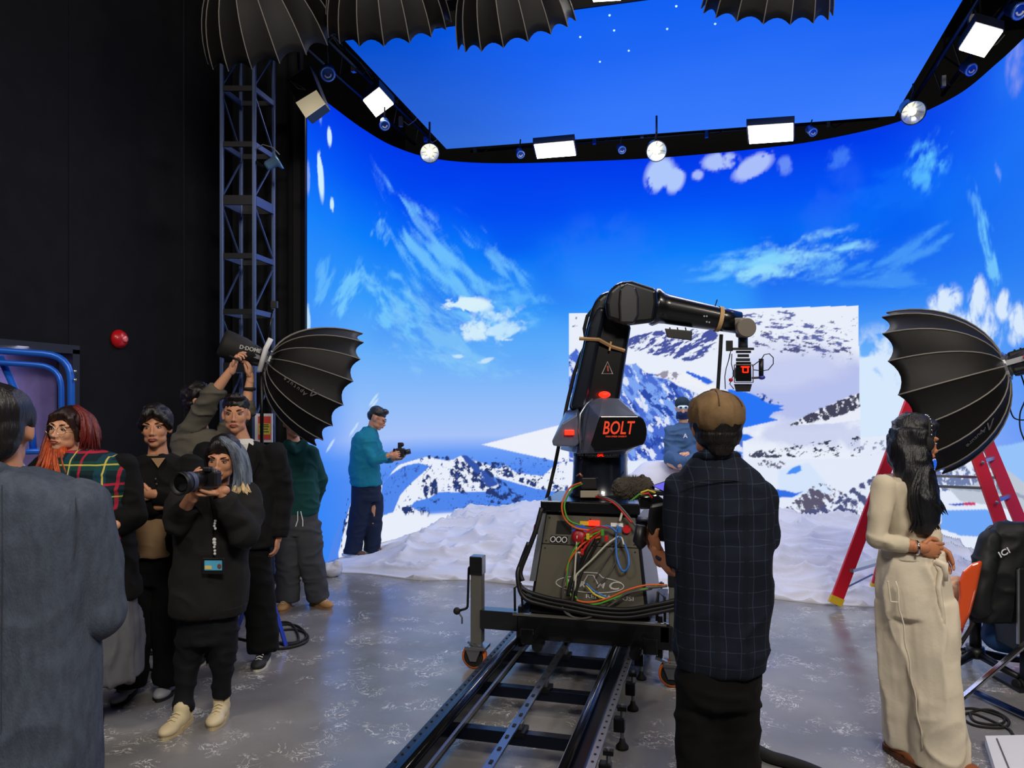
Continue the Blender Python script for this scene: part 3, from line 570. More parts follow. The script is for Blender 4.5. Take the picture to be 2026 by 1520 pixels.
# ================================================================ softboxes
def softbox(tagname, rimc, apex_dir, R, depth, label, lamp=True, n=16, roll=0., lamplen=.34, group=None):
    """rimc: world point of rim centre; apex_dir: unit direction from apex to the opening"""
    ax = Vector(apex_dir).normalized(); M = rotm(ax) @ Matrix.Rotation(roll, 3, 'Z'); apex = Vector(rimc)-ax*depth
    o = empty('softbox', apex, 0, label, 'softbox', group, rot=M.to_euler())
    prof = [(.055+(R-.055)*math.sin(t*1.45)/math.sin(1.45), depth*((1-math.cos(t*1.45))/(1-math.cos(1.45)))**.95) for t in np.linspace(0, 1, 13)]
    A = 2*math.pi/n; gm = MB(); m = 6
    for sgn in (0, 1):
        for i, (r, z) in enumerate(prof):
            for k in range(m+1):
                a = -A/2+A*k/m; chord = math.cos(A/2)/math.cos(a); sag = 1-.045*(r/R)*(1-(2*k/m-1)**2); q = r*(chord*.2+.8)*sag
                zz = z-.045*depth/.6*(i/12)**6*(1-(2*k/m-1)**2)
                gm.v.append(((q-.004*sgn)*math.cos(a), (q-.004*sgn)*math.sin(a), zz))
    nv = 13*(m+1)
    for i in range(12):
        for k in range(m):
            a = i*(m+1)+k; gm.f += [(a, a+1, a+m+2, a+m+1), (nv+a, nv+a+m+1, nv+a+m+2, nv+a+1)]
    for k in range(m): a = 12*(m+1)+k; gm.f.append((a, a+1, nv+a+1, nv+a))
    g0 = gm.mesh('panel'); g0.shade_smooth(); g0.materials.append(M_fab)
    rb = MB().tube([((r+.003), 0, z) for r, z in prof], [.0045]*13, 6); r0 = rb.mesh('rib'); r0.shade_smooth(); r0.materials.append(M_seam)
    for k in range(n):
        g_ = bpy.data.objects.new('panel', g0); COL.objects.link(g_); g_.parent = o; g_.rotation_euler = (0, 0, A*k)
        h = bpy.data.objects.new('rib', r0); COL.objects.link(h); h.parent = o; h.rotation_euler = (0, 0, A*(k+.5))
    MB().lathe([(.06, -.02), (.085, -.012), (.085, .012), (.06, .02)], n=24).build('speed_ring', M_alu, o, smooth=False)
    MB().lathe([(.052, .0), (.052, .012)], n=20).build('inner_cap', M_dark, o)
    if lamp:
        lm = MB().box((0, 0, -.14), (.12, .13, .22)).build('lamp_body', M_black, o, bevel=.012)
        MB().lathe([(.058, -.05), (.06, -.02)], n=20).build('lamp_collar', M_grey, lm)
        for k in range(5): MB().box((0, .068, -.07-.03*k), (.1, .006, .01)).build('cooling_fin', M_anod, lm)
        MB().bar((-.075, 0, -.12), (-.075, 0, .0), .012, .03).build('yoke_arm', M_alu, o); MB().bar((.075, 0, -.12), (.075, 0, .0), .012, .03).build('yoke_arm', M_alu, o)
        MB().lathe([(.018, 0), (.022, .015), (.018, .03)], (.08, 0, -.12), (1, 0, 0), 12).build('knob', M_red, o)
    return o, M, apex
def camdir(x, y, z): return Rv*x+Fv*y+Vector((0, 0, z))
# left softbox on a stand
sb1, M1, ap1 = softbox('left', W(668, 769, 6.02), camdir(.84, .38, -.36), .475, .56, 'big black ribbed softbox at left, level with the raised hand, grey seams and curved rim', roll=.1)
# rear cover and the tail of the lamp seen to the left of the ring
tl = MB().loft([(0, 0, -.36, .1, .085), (0, 0, -.34, .12, .105), (0, 0, -.2, .105, .1), (0, 0, -.05, .07, .065)], 12).build('rear_cover', mat('black_cordura', (24, 23, 22), .75, bump=.3), sb1, smooth=True)
q = text('cover_mark', 'D·DOME', .04, (0, 0, 0), (0, 0, 0), mat('pale_print', (190, 190, 186), .6), sb1); Mi = M1.inverted(); pt = Mi @ (W(493, 690, 5.48)-ap1); q.matrix_local = Matrix.Translation(Mi @ (W(495, 691, 5.42)-ap1)) @ (Mi @ (Matrix.Rotation(YAW, 3, 'Z') @ Matrix.Rotation(math.pi/2, 3, 'X') @ Matrix.Rotation(-.22, 3, 'Z'))).to_4x4()
def place_text(name, s, size, wpt, tilt, m, parent, Mrot, org, shear=0, sx=1, yaw=0):
    t = text(name, s, size, (0, 0, 0), (0, 0, 0), m, parent, shear, sx=1, ext=.0015); Mi = Mrot.inverted()
    R3 = Mi @ (Matrix.Rotation(YAW+yaw, 3, 'Z') @ Matrix.Rotation(math.pi/2, 3, 'X') @ Matrix.Rotation(tilt, 3, 'Z'))
    t.matrix_local = Matrix.Translation(Mi @ (wpt-org)) @ R3.to_4x4() @ Matrix.Diagonal((sx, 1, 1, 1)); return t
sd = Frame('light_stand', 518, 5.62, 'black light stand with blue legs under the left softbox', 'light stand')
b = Vector((0, 0, 0)); MB().tube([(0, 0, .35), (0, 0, 1.2)], .017).build('pole', M_anod, sd.o, smooth=True); MB().tube([(0, 0, 1.2), (0, 0, 2.1)], .013).build('pole', M_anod, sd.o, smooth=True)
MB().lathe([(.024, 0), (.028, .03), (.024, .06)], (0, 0, 1.17)).build('collar', M_black, sd.o)
for px, py in ((566, 1283), (470, 1247), (524, 1215)):
    d_ = CH*FPX/(py-HY); wpt = W(px, py, d_); o_ = sd.o.location; v = wpt-o_; x = v.dot(Rv); y = v.dot(Fv)
    MB().bar((0, 0, .55), (x, y, .015), .028, .012).build('leg', mat('blue_stand_leg', (30, 60, 170), .35, .4), sd.o)
    MB().tube([(0, 0, .3), (x*.5, y*.5, .28)], .006).build('brace', M_anod, sd.o)
# handle rod with paddle above the left lamp
hr = MB(); MB().tube([sd.P(528, 684, -.03), sd.P(540, 612, -.03)], .008).build('rod', M_anod, sd.o, smooth=True); MB().box(sd.P(543, 603, -.03), (.045, .03, .05)).build('rod_end', M_black, sd.o)
MB().tube([sd.P(513, 735, -.05), sd.P(526, 690, -.05), sd.P(536, 670, -.05)], .02, 8).build('tilt_bracket', M_white, sd.o, smooth=True)
# right softbox
sb2, M2, ap2 = softbox('right', W(1808, 776, 4.75), camdir(-.74, .56, -.28), .52, .5, 'big black ribbed softbox at right above the red stepladder, rim to the left', roll=.15)
tl = MB().loft([(0, 0, -.66, .05, .05), (0, 0, -.5, .08, .075), (0, 0, -.2, .085, .08), (0, 0, -.03, .07, .07)], 14).build('rear_cover', mat('slate_cover', (44, 48, 62), .55), sb2, smooth=True)
sd2 = Frame('light_stand', 2096, 4.45, 'silver light stand at the right edge carrying the right softbox', 'light stand')
MB().tube([(0, 0, .3), (0, 0, 2.02)], .018).build('pole', M_anod, sd2.o, smooth=True)
for (px, py), M_ in (((1884, 1405), M_chrome), ((2200, 1390), M_chrome), ((2150, 1330), M_chrome)):
    wpt = WZ(px, py, .0); v = wpt-sd2.o.location
    MB().bar((0, 0, .5), (v.dot(Rv), v.dot(Fv), .02), .035, .018).build('leg', M_, sd2.o, bevel=.004)
v0 = WZ(1930, 1380, .0)-sd2.o.location; v1 = WZ(2080, 1450, .0)-sd2.o.location; MB().bar((v0.dot(Rv), v0.dot(Fv), .03), (v1.dot(Rv), v1.dot(Fv), .03), .03, .02).build('ground_leg', mat('blue_chrome', (60, 90, 150), .2, .9), sd2.o)
MB().tube([sd2.P(1985, 728, .1), sd2.P(1992, 755, .05), sd2.P(1996, 782, .0), sd2.P(1996, 800, .0)], [.014, .014, .013, .008], 10).build('tilt_handle', mat('slate_handle', (60, 72, 96), .4, .3), sd2.o, smooth=True)
MB().tube([sd2.P(1975, 705, .12), sd2.P(2010, 712, .06), (0, 0, 1.97)], .022, 10).build('bracket', M_anod, sd2.o, smooth=True)
for pts in ([(2000, 735), (1998, 790), (2000, 815), (2012, 830), (2045, 826), (2085, 790)], [(2015, 725), (2030, 780), (2018, 820), (2022, 860), (2050, 905), (2094, 930)]):
    MB().tube(smoothp([sd2.P(x, y, .05*(2096-x)/96) for x, y in pts]), .004, 6).build('cable', M_rub, sd2.o, smooth=True)
# overhead softboxes
ov = [((545, 92), 6.35, (.16, .62, -.72), .56, .66, 'topmost left black softbox hanging over the truss tower'),
      ((770, 52), 6.2, (.05, .66, -.72), .5, .62, 'second hanging black softbox from the left, above the ceiling corner'),
      ((1022, 66), 6.1, (.22, .55, -.78), .48, .62, 'third hanging black softbox from the left with a looped cable'),
      ((1515, 24), 6.3, (.0, .6, -.8), .52, .6, 'rightmost hanging black softbox, only its lower rim in view')]
hang = []
for (px, py), d_, ax, R_, dp, lb in ov:
    o_, M_, ap_ = softbox('o', W(px, py, d_), camdir(*ax), R_, dp, lb, roll=.1); hang.append((o_, M_, ap_))
    # drop pole up to the studio grid
    l = Vector((ap_.x, ap_.y, 6.98)); Mi = M_.inverted(); back = Vector((0, 0, -.2))
    MB().tube([back, Mi @ (l-ap_)], .018, 8).build('drop_pole', M_anod, o_, smooth=True)
MB().tube([Mi2 for Mi2 in [hang[2][1].inverted() @ (W(x, y, 5.75)-hang[2][2]) for x, y in [(995, -60), (993, 10), (1000, 40), (1018, 60), (1040, 66), (1062, 58), (1076, 30), (1078, -50)]]], .012, 8).build('cable_loop', mat('grey_cable', (110, 106, 100), .6), hang[2][0], smooth=True)
# ================================================================ overhead lights around the led ceiling
pz = 4.97
def square_light(cs, label, n):
    w4 = [WZ(x, y, pz) for x, y in cs]; c = sum(w4, Vector())/4; o = empty('panel_light', c, 0, label, 'light')
    P4 = [(p.x-c.x, p.y-c.y) for p in w4]; MB().prism([(x*1.07, y*1.07) for x, y in P4], lambda a, b, t: (a, b, t), .012, .09).build('housing', M_black, o)
    MB().prism(P4, lambda a, b, t: (a, b, t), .0, .02).build('diffuser', M_panelw, o)
    for s in (-1, 1): MB().tube([(P4[0][0]*.8*s, P4[0][1]*.8*s, .09), (0, 0, .22)], .008, 6).build('yoke', M_anod, o)
    MB().tube([(0, 0, .2), (0, 0, 2.02)], .012, 6).build('hanger', M_anod, o)
    return o
square_light([(719, 200), (750, 176), (778, 207), (744, 232)], 'square white panel light left of the led ceiling', 0)
square_light([(1057, 288), (1134, 281), (1139, 308), (1063, 314)], 'left of the two rectangular white panel lights along the back of the ceiling', 0)
square_light([(1480, 252), (1569, 246), (1569, 279), (1483, 285)], 'right of the two rectangular white panel lights along the back of the ceiling', 0)
square_light([(1931, 48), (1984, 63), (1947, 114), (1898, 99)], 'bright square panel light in the upper right corner', 0)
square_light([(1165, -28), (1222, -32), (1228, 1), (1174, 4)], 'warm panel light cut by the top edge of the photo', 0)
def par_light(px, py, d_, R_, label, aim):
    c = W(px, py, d_); o = empty('spotlight', c, 0, label, 'light', rot=rotm(aim).to_euler())
    MB().lathe([(R_*.55, -.2), (R_*.75, -.18), (R_*.8, -.06), (R_, -.02), (R_*1.03, .01), (R_*.96, .01), (R_*.95, -.01)], n=28, cap=False).build('housing', M_gloss, o, smooth=True)
    MB().lathe([(R_*.95, .0), (R_*.7, -.03), (R_*.3, -.055), (R_*.05, -.06)], n=28, cap=False).build('reflector', M_bowl, o, smooth=True)
    MB().ell((0, 0, -.03), R_*.3).build('bulb', M_bulb, o, smooth=True)
    for k in range(8): MB().bar((R_*.3*math.cos(k*.785), R_*.3*math.sin(k*.785), -.045), (R_*.9*math.cos(k*.785), R_*.9*math.sin(k*.785), -.008), .004).build('facet_edge', M_alu, o)
    Mi = rotm(aim).inverted(); MB().tube([(0, 0, -.16), Mi @ Vector((0, 0, .22)), Mi @ Vector((0, 0, 6.97-c.z))], .012, 8).build('hanger', M_anod, o)
    return o
par_light(850, 303, 9.2, .115, 'round spotlight hanging at the left back corner of the led ceiling', camdir(.1, -.85, -.5))
par_light(1299, 299, 9.0, .12, 'round spotlight at the middle of the back edge of the led ceiling', camdir(0, -.85, -.5))
par_light(1807, 223, 8.1, .125, 'round spotlight hanging at the right back corner of the led ceiling', camdir(-.1, -.8, -.6))
def mover(px, py, d_, label, s=1.):
    c = W(px, py, d_); R_ = .055*s; aim = camdir(.15, -.75, -.6); o = empty('small_spotlight', c, 0, label, 'light', rot=rotm(aim).to_euler())
    MB().lathe([(R_*.5, -.14), (R_*.8, -.12), (R_*.9, -.02), (R_, .0), (R_*.85, .0)], n=20).build('barrel', M_skyblue, o, smooth=True)
    MB().lathe([(R_*.8, -.004), (R_*.7, -.002)], n=20).build('lens', M_gloss, o)
    pts = [(R_*.8*math.cos(t), R_*.8*math.sin(t), .003) for t in np.linspace(0, 2*math.pi, 17)[:-1]]; MB().tube(pts, .008*s, 6, closed=True).build('ring', mat('pale_blue_ring', (120, 160, 225), .3, .5), o, smooth=True)
    MB().tube([(R_*.4*math.cos(t), R_*.4*math.sin(t), .003) for t in np.linspace(-2.8, .2, 8)], .007*s, 6).build('hook', M_white, o, smooth=True)
    Mi = rotm(aim).inverted(); MB().tube([(0, 0, -.1), Mi @ Vector((0, 0, .2)), Mi @ Vector((0, 0, 6.97-c.z))], .009, 6).build('hanger', M_anod, o)
mover(761, 248, 8.4, 'small blue spotlight below the square panel light at left', 1.1); mover(1030, 306, 9.8, 'small blue spotlight just left of the back left panel light')
mover(1231, 297, 9.7, 'small blue spotlight between the back left panel light and the middle round spotlight'); mover(1609, 262, 9.1, 'small blue spotlight right of the back right panel light')
mover(1922, 138, 7.6, 'small blue spotlight under the bright upper right panel', 1.2); mover(648, 146, 7.3, 'blue spotlight at the rim of the topmost left softbox', 1.4); mover(2018, 22, 6.6, 'blue spotlight in the top right corner of the photo', 1.4)
# clip lamp on the tower
c = W(548, 318, 7.2); aim = camdir(.75, .1, .45); cl = empty('clip_lamp', c, 0, 'small silver-blue clip lamp fixed on the truss tower', 'light', rot=rotm(aim).to_euler())
MB().lathe([(.03, -.12), (.045, -.1), (.05, -.02), (.085, .0), (.09, .02), (.08, .02)], n=22).build('hood', mat('pale_blue_metal', (120, 165, 205), .3, .6), cl, smooth=True)
Mi = rotm(aim).inverted(); MB().tube([(0, 0, -.1), Mi @ (W(520, 330, 7.3)-c), Mi @ (W(505, 320, 7.3)-c)], .016, 8).build('clamp', M_black, cl, smooth=True)
MB().tube([Mi @ (W(x, y, 7.25)-c) for x, y in [(505, 296), (520, 286), (540, 292), (553, 306)]], .005, 6).build('cable', M_seam, cl, smooth=True)
# barn-door lamp
bl = Frame('soft_lamp', 598, 7.0, 'black snoot lamp with a lit cream front hanging right of the truss tower', 'light', z=4.3)
u = lambda px, py, o_=0: bl.P(px, py, o_)
bx = MB(); A1 = [u(565, 160), u(612, 128), u(642, 204), u(605, 232)]; B1_ = [p+Vector((0, .24, .02)) for p in A1]
bx.v = [tuple(p) for p in A1+B1_]; bx.f = [(0, 1, 2, 3), (7, 6, 5, 4), (0, 4, 5, 1), (1, 5, 6, 2), (2, 6, 7, 3), (3, 7, 4, 0)]; bx.build('housing', mat('black_lamp_cloth', (30, 27, 24), .6), bl.o, bevel=.01)
fr_ = MB(); Pf = [u(585, 203, -.012), u(626, 178, -.012), u(643, 204, -.012), u(604, 232, -.012)]; Pb = [p+Vector((0, .02, 0)) for p in Pf]; fr_.v = [tuple(p) for p in Pf+Pb]; fr_.f = bx.f; fr_.build('front_cloth', mat('cream_diffusion', (200, 190, 160), .8, emit=.45, emitc=(215, 200, 165)), bl.o)
MB().tube([u(575, 160, -.02), u(590, 175, -.02), u(605, 178, -.02), u(585, 165, -.02)], .006, 6).build('cable', M_seam, bl.o, smooth=True)
MB().tube([u(592, 140, .1), u(590, 100, .1), Vector((u(590, 100, .1).x, .1, 6.97-4.3))], .014, 8).build('hanger', M_anod, bl.o)
# rigging pipes along the gap
def pipe(name, a, b, r, label, m=M_anod):
    a, b = Vector(a), Vector(b); o = empty('rigging_truss', a, 0, label, 'truss'); v = b-a; nrm = Vector((-v.y, v.x, 0)).normalized()*.14
    for dx, dz_ in ((-1, 0), (1, 0), (0, .24)): MB().tube([nrm*dx+Vector((0, 0, dz_)), v+nrm*dx+Vector((0, 0, dz_))], r, 8).build('chord', m, o, smooth=True)
    n = int(v.length/.35)
    for k in range(n):
        p0 = v*(k/n); p1 = v*((k+.5)/n); MB().tube([p0+nrm*(1 if k % 2 else -1), p1+Vector((0, 0, .24))], r*.45, 6).build('web', m, o); MB().tube([p1+Vector((0, 0, .24)), v*((k+1)/n)+nrm*(-1 if k % 2 else 1)], r*.45, 6).build('web', m, o)
        if k % 2 == 0:
            c = v*((k+random.uniform(.2, .8))/n)+nrm*random.uniform(-1, 1); MB().box(c+Vector((0, 0, -.03)), (.04, .05, random.uniform(.05, .12))).build('clamp', random.choice([M_grey, M_anod, M_bluef, M_alu, M_grey]), o)
            MB().tube([c, c+Vector((.08, .05, -.06)), c+Vector((.18, .02, -.02)), c+Vector((.24, 0, .05))], .006, 6).build('cable', random.choice([M_rub, M_seam, M_rub, M_red]), o, smooth=True)
    for t in (.15, .85): MB().tube([v*t+Vector((0, 0, .2)), v*t+Vector((0, 0, 6.97-a.z))], .012, 6).build('hanger', m, o)
pipe('t', (-3.72, 5.6, 5.2), (-3.78, 9.6, 5.2), .022, 'black triangular lighting truss along the left side of the led ceiling')
pipe('t', (-3.3, 9.98, 5.22), (1.9, 10.1, 5.22), .02, 'black triangular lighting truss along the back of the led ceiling')
pipe('t', (2.3, 5.4, 5.2), (2.3, 9.6, 5.2), .022, 'black triangular lighting truss along the right side of the led ceiling')
pipe('t', (-3.4, 6.25, 5.3), (2.2, 6.25, 5.3), .022, 'black triangular lighting truss along the front edge of the led ceiling')
# ================================================================ camera robot on its track
BX, BY = -.78, 4.80
rig = empty('robot_track', (BX, 3.9, 0), 0, 'black steel robot track with cross members running towards the camera', 'track')
Y0, Y1 = -1.75, 2.9      # local y (world 2.15 .. 6.8)
def rb_(name, c, s, m=M_anod, par=rig, bev=.0): return MB().box(c, s).build(name, m, par, bevel=bev)
M_railb = mat('blue_black_rail', (30, 36, 52), .22, .75); Lm = (Y1-Y0); yc = (Y0+Y1)/2
for s in (-1, 1):
    m_ = M_railb if s < 0 else M_railb
    rb_('side_beam', (s*.385, yc, .13), (.09, Lm, .12), m_, bev=.008)
    MB().tube([(s*.345, Y0, .215), (s*.345, Y1, .215)], .022, 14).build('guide_rail', M_gloss, rig, smooth=True)
    rb_('outer_flange', (s*.445, yc, .176), (.05, Lm, .012), M_alu if s > 0 else M_anod)
    rig.scale = (.91, 1, 1); rig.location.x -= .075; hm = MB().lathe([(.007, 0), (.007, .003)], n=8).mesh('bolt'); hm.materials.append(M_dark)
    for k in range(64):
        b_o = bpy.data.objects.new('bolt', hm); COL.objects.link(b_o); b_o.parent = rig; b_o.location = (s*.45, Y0+.05+k*.072, .182)
rb_('inner_lip', (.31, yc, .17), (.02, Lm, .02), M_steel); rb_('inner_lip', (-.29, yc, .17), (.016, Lm, .02), M_steel)
rb_('drive_strip', (0.0, yc, .195), (.045, Lm, .012), mat('slotted_steel', (120, 126, 138), .25, .9))
sl = MB().box((0, 0, 0), (.016, .03, .004)).mesh('slot'); sl.materials.append(M_dark)
for k in range(36): s_o = bpy.data.objects.new('slot', sl); COL.objects.link(s_o); s_o.parent = rig; s_o.location = (.0, Y0+.08+k*.128, .2025)
for y in (-1.45, -.90, -.33, .24, .81, 1.4, 2.0, 2.6):
    cm = rb_('cross_member', (0, y, .12), (.69, .06, .06), M_railb, bev=.006); MB().box((0, y, .155), (.1, .1, .02)).build('saddle', M_anod, cm); MB().box((0, y, .182), (.06, .05, .03)).build('clip', M_steel, cm)
for y in (-1.55, -1.05, -.55, -.05, .45, .95, 1.5, 2.1, 2.7):
    for s in (1,):
        j = MB().box((s*.5, y, .12), (.06, .05, .07)).build('levelling_foot', M_anod, rig, bevel=.006)
        MB().tube([(s*.515, y, .02), (s*.515, y, .22)], .011, 10).build('screw', M_steel, j); MB().lathe([(.035, 0), (.035, .012), (.018, .03), (.014, .05)], (s*.515, y, .001), n=16).build('pad', M_rub, j, smooth=True)
        MB().box((s*.515, y, .2), (.05, .03, .02)).build('lever', M_anod, j)
# ---- robot carriage, world-aligned local frame
rob = empty('camera_robot', (BX, BY, 0), 0, 'tall black camera robot with orange lettering, standing on the track', 'camera robot')
def rx(px, py, dep):
    """pixel -> rob-local at local depth dep behind the front plane (world-aligned)"""
    k = (px-CX)/FPX; d_ = (BY+dep)/(Fv.y+k*Rv.y); p = Fv*d_+Rv*(k*d_); return Vector((p.x-BX, p.y-BY, CH-(py-HY)/FPX*d_))
def rbox(name, c, s, m, bev=.006, par=rob): return MB().box(c, s).build(name, m, par, bevel=bev)
M_panel = mat('olive_grey_panel', (92, 88, 76), .5, .3)
rbox('chassis_beam', (0.03, .0, .305), (.98, .16, .15), M_gloss, .01)
rbox('chassis_deck', (0, .45, .33), (.86, .95, .08), M_anod)
rbox('deck_edge', (0, -.07, .385), (.96, .03, .012), M_grey, 0)
# tapered cabinet
cab = MB(); b0, b1, t0, t1 = -.39, .375, -.31, .29
cab.v = [(b0, -.02, .385), (b1, -.02, .385), (b1, .85, .385), (b0, .85, .385), (t0, .1, 1.04), (t1, .1, 1.04), (t1, .8, 1.04), (t0, .8, 1.04)]; cab.f = [(3, 2, 1, 0), (4, 5, 6, 7), (0, 1, 5, 4), (1, 2, 6, 5), (2, 3, 7, 6), (3, 0, 4, 7)]
cab.build('cabinet', M_anod, rob, bevel=.01)
def onp(u, v, o_=.004):
    """point on sloped front: u -1..1, v 0..1"""
    hw = .372+(.288-.372)*v; n = Vector((0, -.655, .12)).normalized()
    return Vector((u*hw-.008, -.02+.12*v, .385+.655*v))+Vector((0, -1, .18)).normalized()*o_
tilt = math.atan2(.12, .655)
def plate(name, u0, u1, v0, v1, m, o0=.002, o1=.012, par=rob):
    q = MB(); P = [(u0, v0), (u1, v0), (u1, v1), (u0, v1)]; q.v = [tuple(onp(a, b, o0)) for a, b in P]+[tuple(onp(a, b, o1)) for a, b in P]; q.f = [(3, 2, 1, 0), (4, 5, 6, 7), (0, 1, 5, 4), (1, 2, 6, 5), (2, 3, 7, 6), (3, 0, 4, 7)]; return q.build(name, m, par)
plate('lower_panel', -.97, .97, .08, .655, M_panel); up_ = plate('upper_panel', -.97, .97, .663, .94, M_panel); rbox('top_lip', (-.01, .36, 1.06), (.64, .62, .07), M_gloss, .008)
plate('corner_post', -1.1, -.99, .3, .97, M_alu, .0, .02)
for u in (-.9, 0, .9):
    for v in (.1, .62, .69, .91): MB().ell(onp(u, v, .013), .005, n=8, m=6).build('screw', M_dark, rob)
plate('vent', -.72, -.4, .76, .885, M_dark, .01, .016); plate('socket_block', -.82, -.45, .67, .74, M_dark, .01, .014)
for u in (-.76, -.64, -.52): MB().tube([onp(u+.05*math.cos(t), .705+.026*math.sin(t), .018) for t in np.linspace(0, 6.28, 11)[:-1]], .003, 6, closed=True).build('socket', M_white, rob)
plug = MB().lathe([(.046, 0), (.05, .04), (.046, .06), (.03, .07)], onp(-.2, .74, .01), (0, -1, .18), 18).build('power_plug', mat('dark_red_plug', (150, 16, 30), .4), rob, smooth=True); MB().lathe([(.05, .0), (.053, .02)], onp(-.2, .78, .01), (0, -1, .18), 18).build('plug_flap', mat('blue_flap', (40, 90, 200), .4), plug)
plate('red_rocker', -.02, .2, .85, .9, M_led, .012, .03); plate('yellow_tag', -.22, -.03, .85, .89, M_yel, .012, .02); plate('label_plate', .44, .7, .85, .885, M_white, .012, .014)
for u, v in ((.55, .69), (.55, .64), (.45, .64), (.42, .71), (.52, .71), (.62, .71)): MB().lathe([(.009, 0), (.009, .01)], onp(u, v, .012), (0, -1, .18), 10).build('connector', M_alu, rob)
MB().lathe([(.022, 0), (.026, .03)], onp(.78, .83, .01), (0, -1, .18), 14).build('red_knob', M_red, rob)
MB().lathe([(.03, 0), (.036, .04), (.03, .06)], (-.325, .12, .9), (-1, 0, 0), 14).build('emergency_button', M_red, rob)
# oval badge
M_pr = mat('pale_print', (190, 190, 186), .6)
oval = [onp(.02+.62*math.cos(t), .30+.075*math.sin(t)+(.035 if 1.25 < t < 1.9 else 0), .014) for t in np.linspace(0, 2*math.pi, 49)[:-1]]; MB().tube(oval, .0035, 6, closed=True).build('badge_ring', M_pr, rob)
MB().tube([onp(-.13, .28, .014), onp(-.02, .385, .014), onp(.09, .385, .014), onp(.2, .28, .014)], .0035, 6).build('badge_peak', M_pr, rob)
def ptext(s, u, v, size, sx=1, shear=0): text('lettering', s, size, onp(u, v, .014), (math.pi/2-tilt, 0, 0), M_pr, rob, shear, .001, sx=sx)
ptext('M', -.36, .30, .07, 1.5, .25); ptext('R', -.12, .295, .05, 1.2, .25); ptext('M', .22, .295, .05, 1.2, .25); ptext('C', .45, .30, .07, 1.5, .25); ptext('RENTALS USI', .38, .19, .035, 1.5)
# pillar
PZ = [0.05, .45]; pcx, pcy = 0.0, .45
MB().lathe([(.225, 1.09), (.205, 1.12), (.19, 1.2), (.185, 1.3), (.185, 1.46), (.17, 1.47)], (pcx, pcy, 0), n=40).build('pillar', mat('blue_black_paint', (24, 30, 42), .25, .2, coat=.5), rob, smooth=True)
MB().lathe([(.187, 1.365), (.188, 1.37), (.188, 1.415), (.187, 1.42)], (pcx, pcy, 0), n=40, cap=False).build('band', M_gloss, rob, smooth=True)
ca = math.atan2(-(BX+pcx), (BY+pcy))   # pillar side facing the camera
def onpil(a, z, r=.19): t = -math.pi/2+.155+a; return Vector((pcx+r*math.cos(t), pcy+r*math.sin(t), z)), t+math.pi/2
for s_, a, z, sz_, m_ in (('SUNK', -.78, 1.405, .022, M_pr), ('OPTA', -.78, 1.38, .022, M_pr), ('YA YOUR', -.22, 1.405, .02, M_pr), ('ABOUNA Y', .3, 1.405, .022, M_pr), ('ROUTING', -.34, 1.38, .018, M_pr), ('OPIL', .0, 1.38, .02, M_led), ('YOUR WAY', .38, 1.38, .02, M_pr)):
    p, t = onpil(a, z); text('lettering', s_, sz_*1.05, p, (math.pi/2, 0, t), m_, rob, .1, .001)
# shoulder housing and arm, in a frame turned to the camera
AY = math.radians(15); arm = Matrix.Rotation(AY, 3, 'Z'); ctr = Vector((BX+pcx, BY+pcy, 0)); dA = ctr.dot(Fv)
def A(px, py, off=0.):
    p = W(px, py, dA+off); return Vector((p.x-BX, p.y-BY, p.z))
def aprism(name, poly, o0, o1, m, bev=.012, par=rob, seg=3):
    o = MB().prism(poly, lambda a, b, t: A(a, b, t), o0, o1).build(name, m, par, bevel=bev)
    if bev: o.modifiers[0].segments = seg; o.modifiers[0].angle_limit = math.radians(25); o.data.shade_smooth() if False else None
    return o
M_sh = mat('slate_housing', (104, 112, 134), .35, .45, coat=.3); M_sh2 = mat('warm_grey_housing', (120, 114, 106), .35, .45); M_arm = mat('satin_black_paint', (17, 18, 21), .3, .25, coat=.35)
# faceted body: cross sections front to back
body = MB()
s0 = [(1172, 898), (1185, 823), (1262, 823), (1278, 840), (1281, 858), (1272, 878), (1240, 892)]
s1 = [(1140, 898), (1162, 798), (1190, 787), (1225, 789), (1262, 822), (1270, 878), (1235, 900)]
s2 = [(1108, 890), (1128, 808), (1165, 790), (1222, 790), (1250, 820), (1256, 880), (1225, 898)]
for sct, off in ((s0, -.33), (s1, -.16), (s2, .3)):
    for q in sct: body.v.append(tuple(A(q[0], q[1], off)))
n = 7
for i in range(2):
    for k in range(n): body.f.append((i*n+k, i*n+(k+1) % n, (i+1)*n+(k+1) % n, (i+1)*n+k))
body.f += [tuple(range(n)), tuple(range(3*n-1, 2*n-1, -1))]; body.build('shoulder_housing', M_sh, rob, bevel=.008)
cap = [(1168, 882), (1187, 823)]+[(1262+18*math.sin(t), 855-32*math.cos(t)) for t in np.linspace(0, math.pi*.78, 8)]+[(1240, 890), (1175, 891)]
aprism('face_plate', cap, -.375, -.32, M_gloss, .008)
# left lamp wing
wing = MB(); w0 = [(1092, 872), (1113, 838), (1142, 820), (1152, 872), (1138, 884), (1094, 882)]; w1 = [(1100, 868), (1118, 815), (1145, 800), (1165, 860), (1150, 884), (1104, 884)]
for sct, off in ((w0, -.22), (w1, .1)):
    for q in sct: wing.v.append(tuple(A(q[0], q[1], off)))
wing.f = [tuple(range(6)), tuple(range(11, 5, -1))]+[(k, (k+1) % 6, 6+(k+1) % 6, 6+k) for k in range(6)]; wing.build('side_wing', M_sh, rob, bevel=.008)
MB().tube([A(1150, 890, -.24), A(1146, 850, -.25), A(1148, 820, -.25), A(1160, 800, -.22), A(1172, 790, -.2)], .007, 8).build('edge_tube', M_alu, rob, smooth=True)
aprism('tail_lamp', [(1117, 851), (1136, 851), (1136, 861), (1117, 861)], -.25, -.22, M_led, .004)
MB().ell(A(1196, 781, -.12), (.04, .04, .022)).build('beacon', M_led, rob, smooth=True)
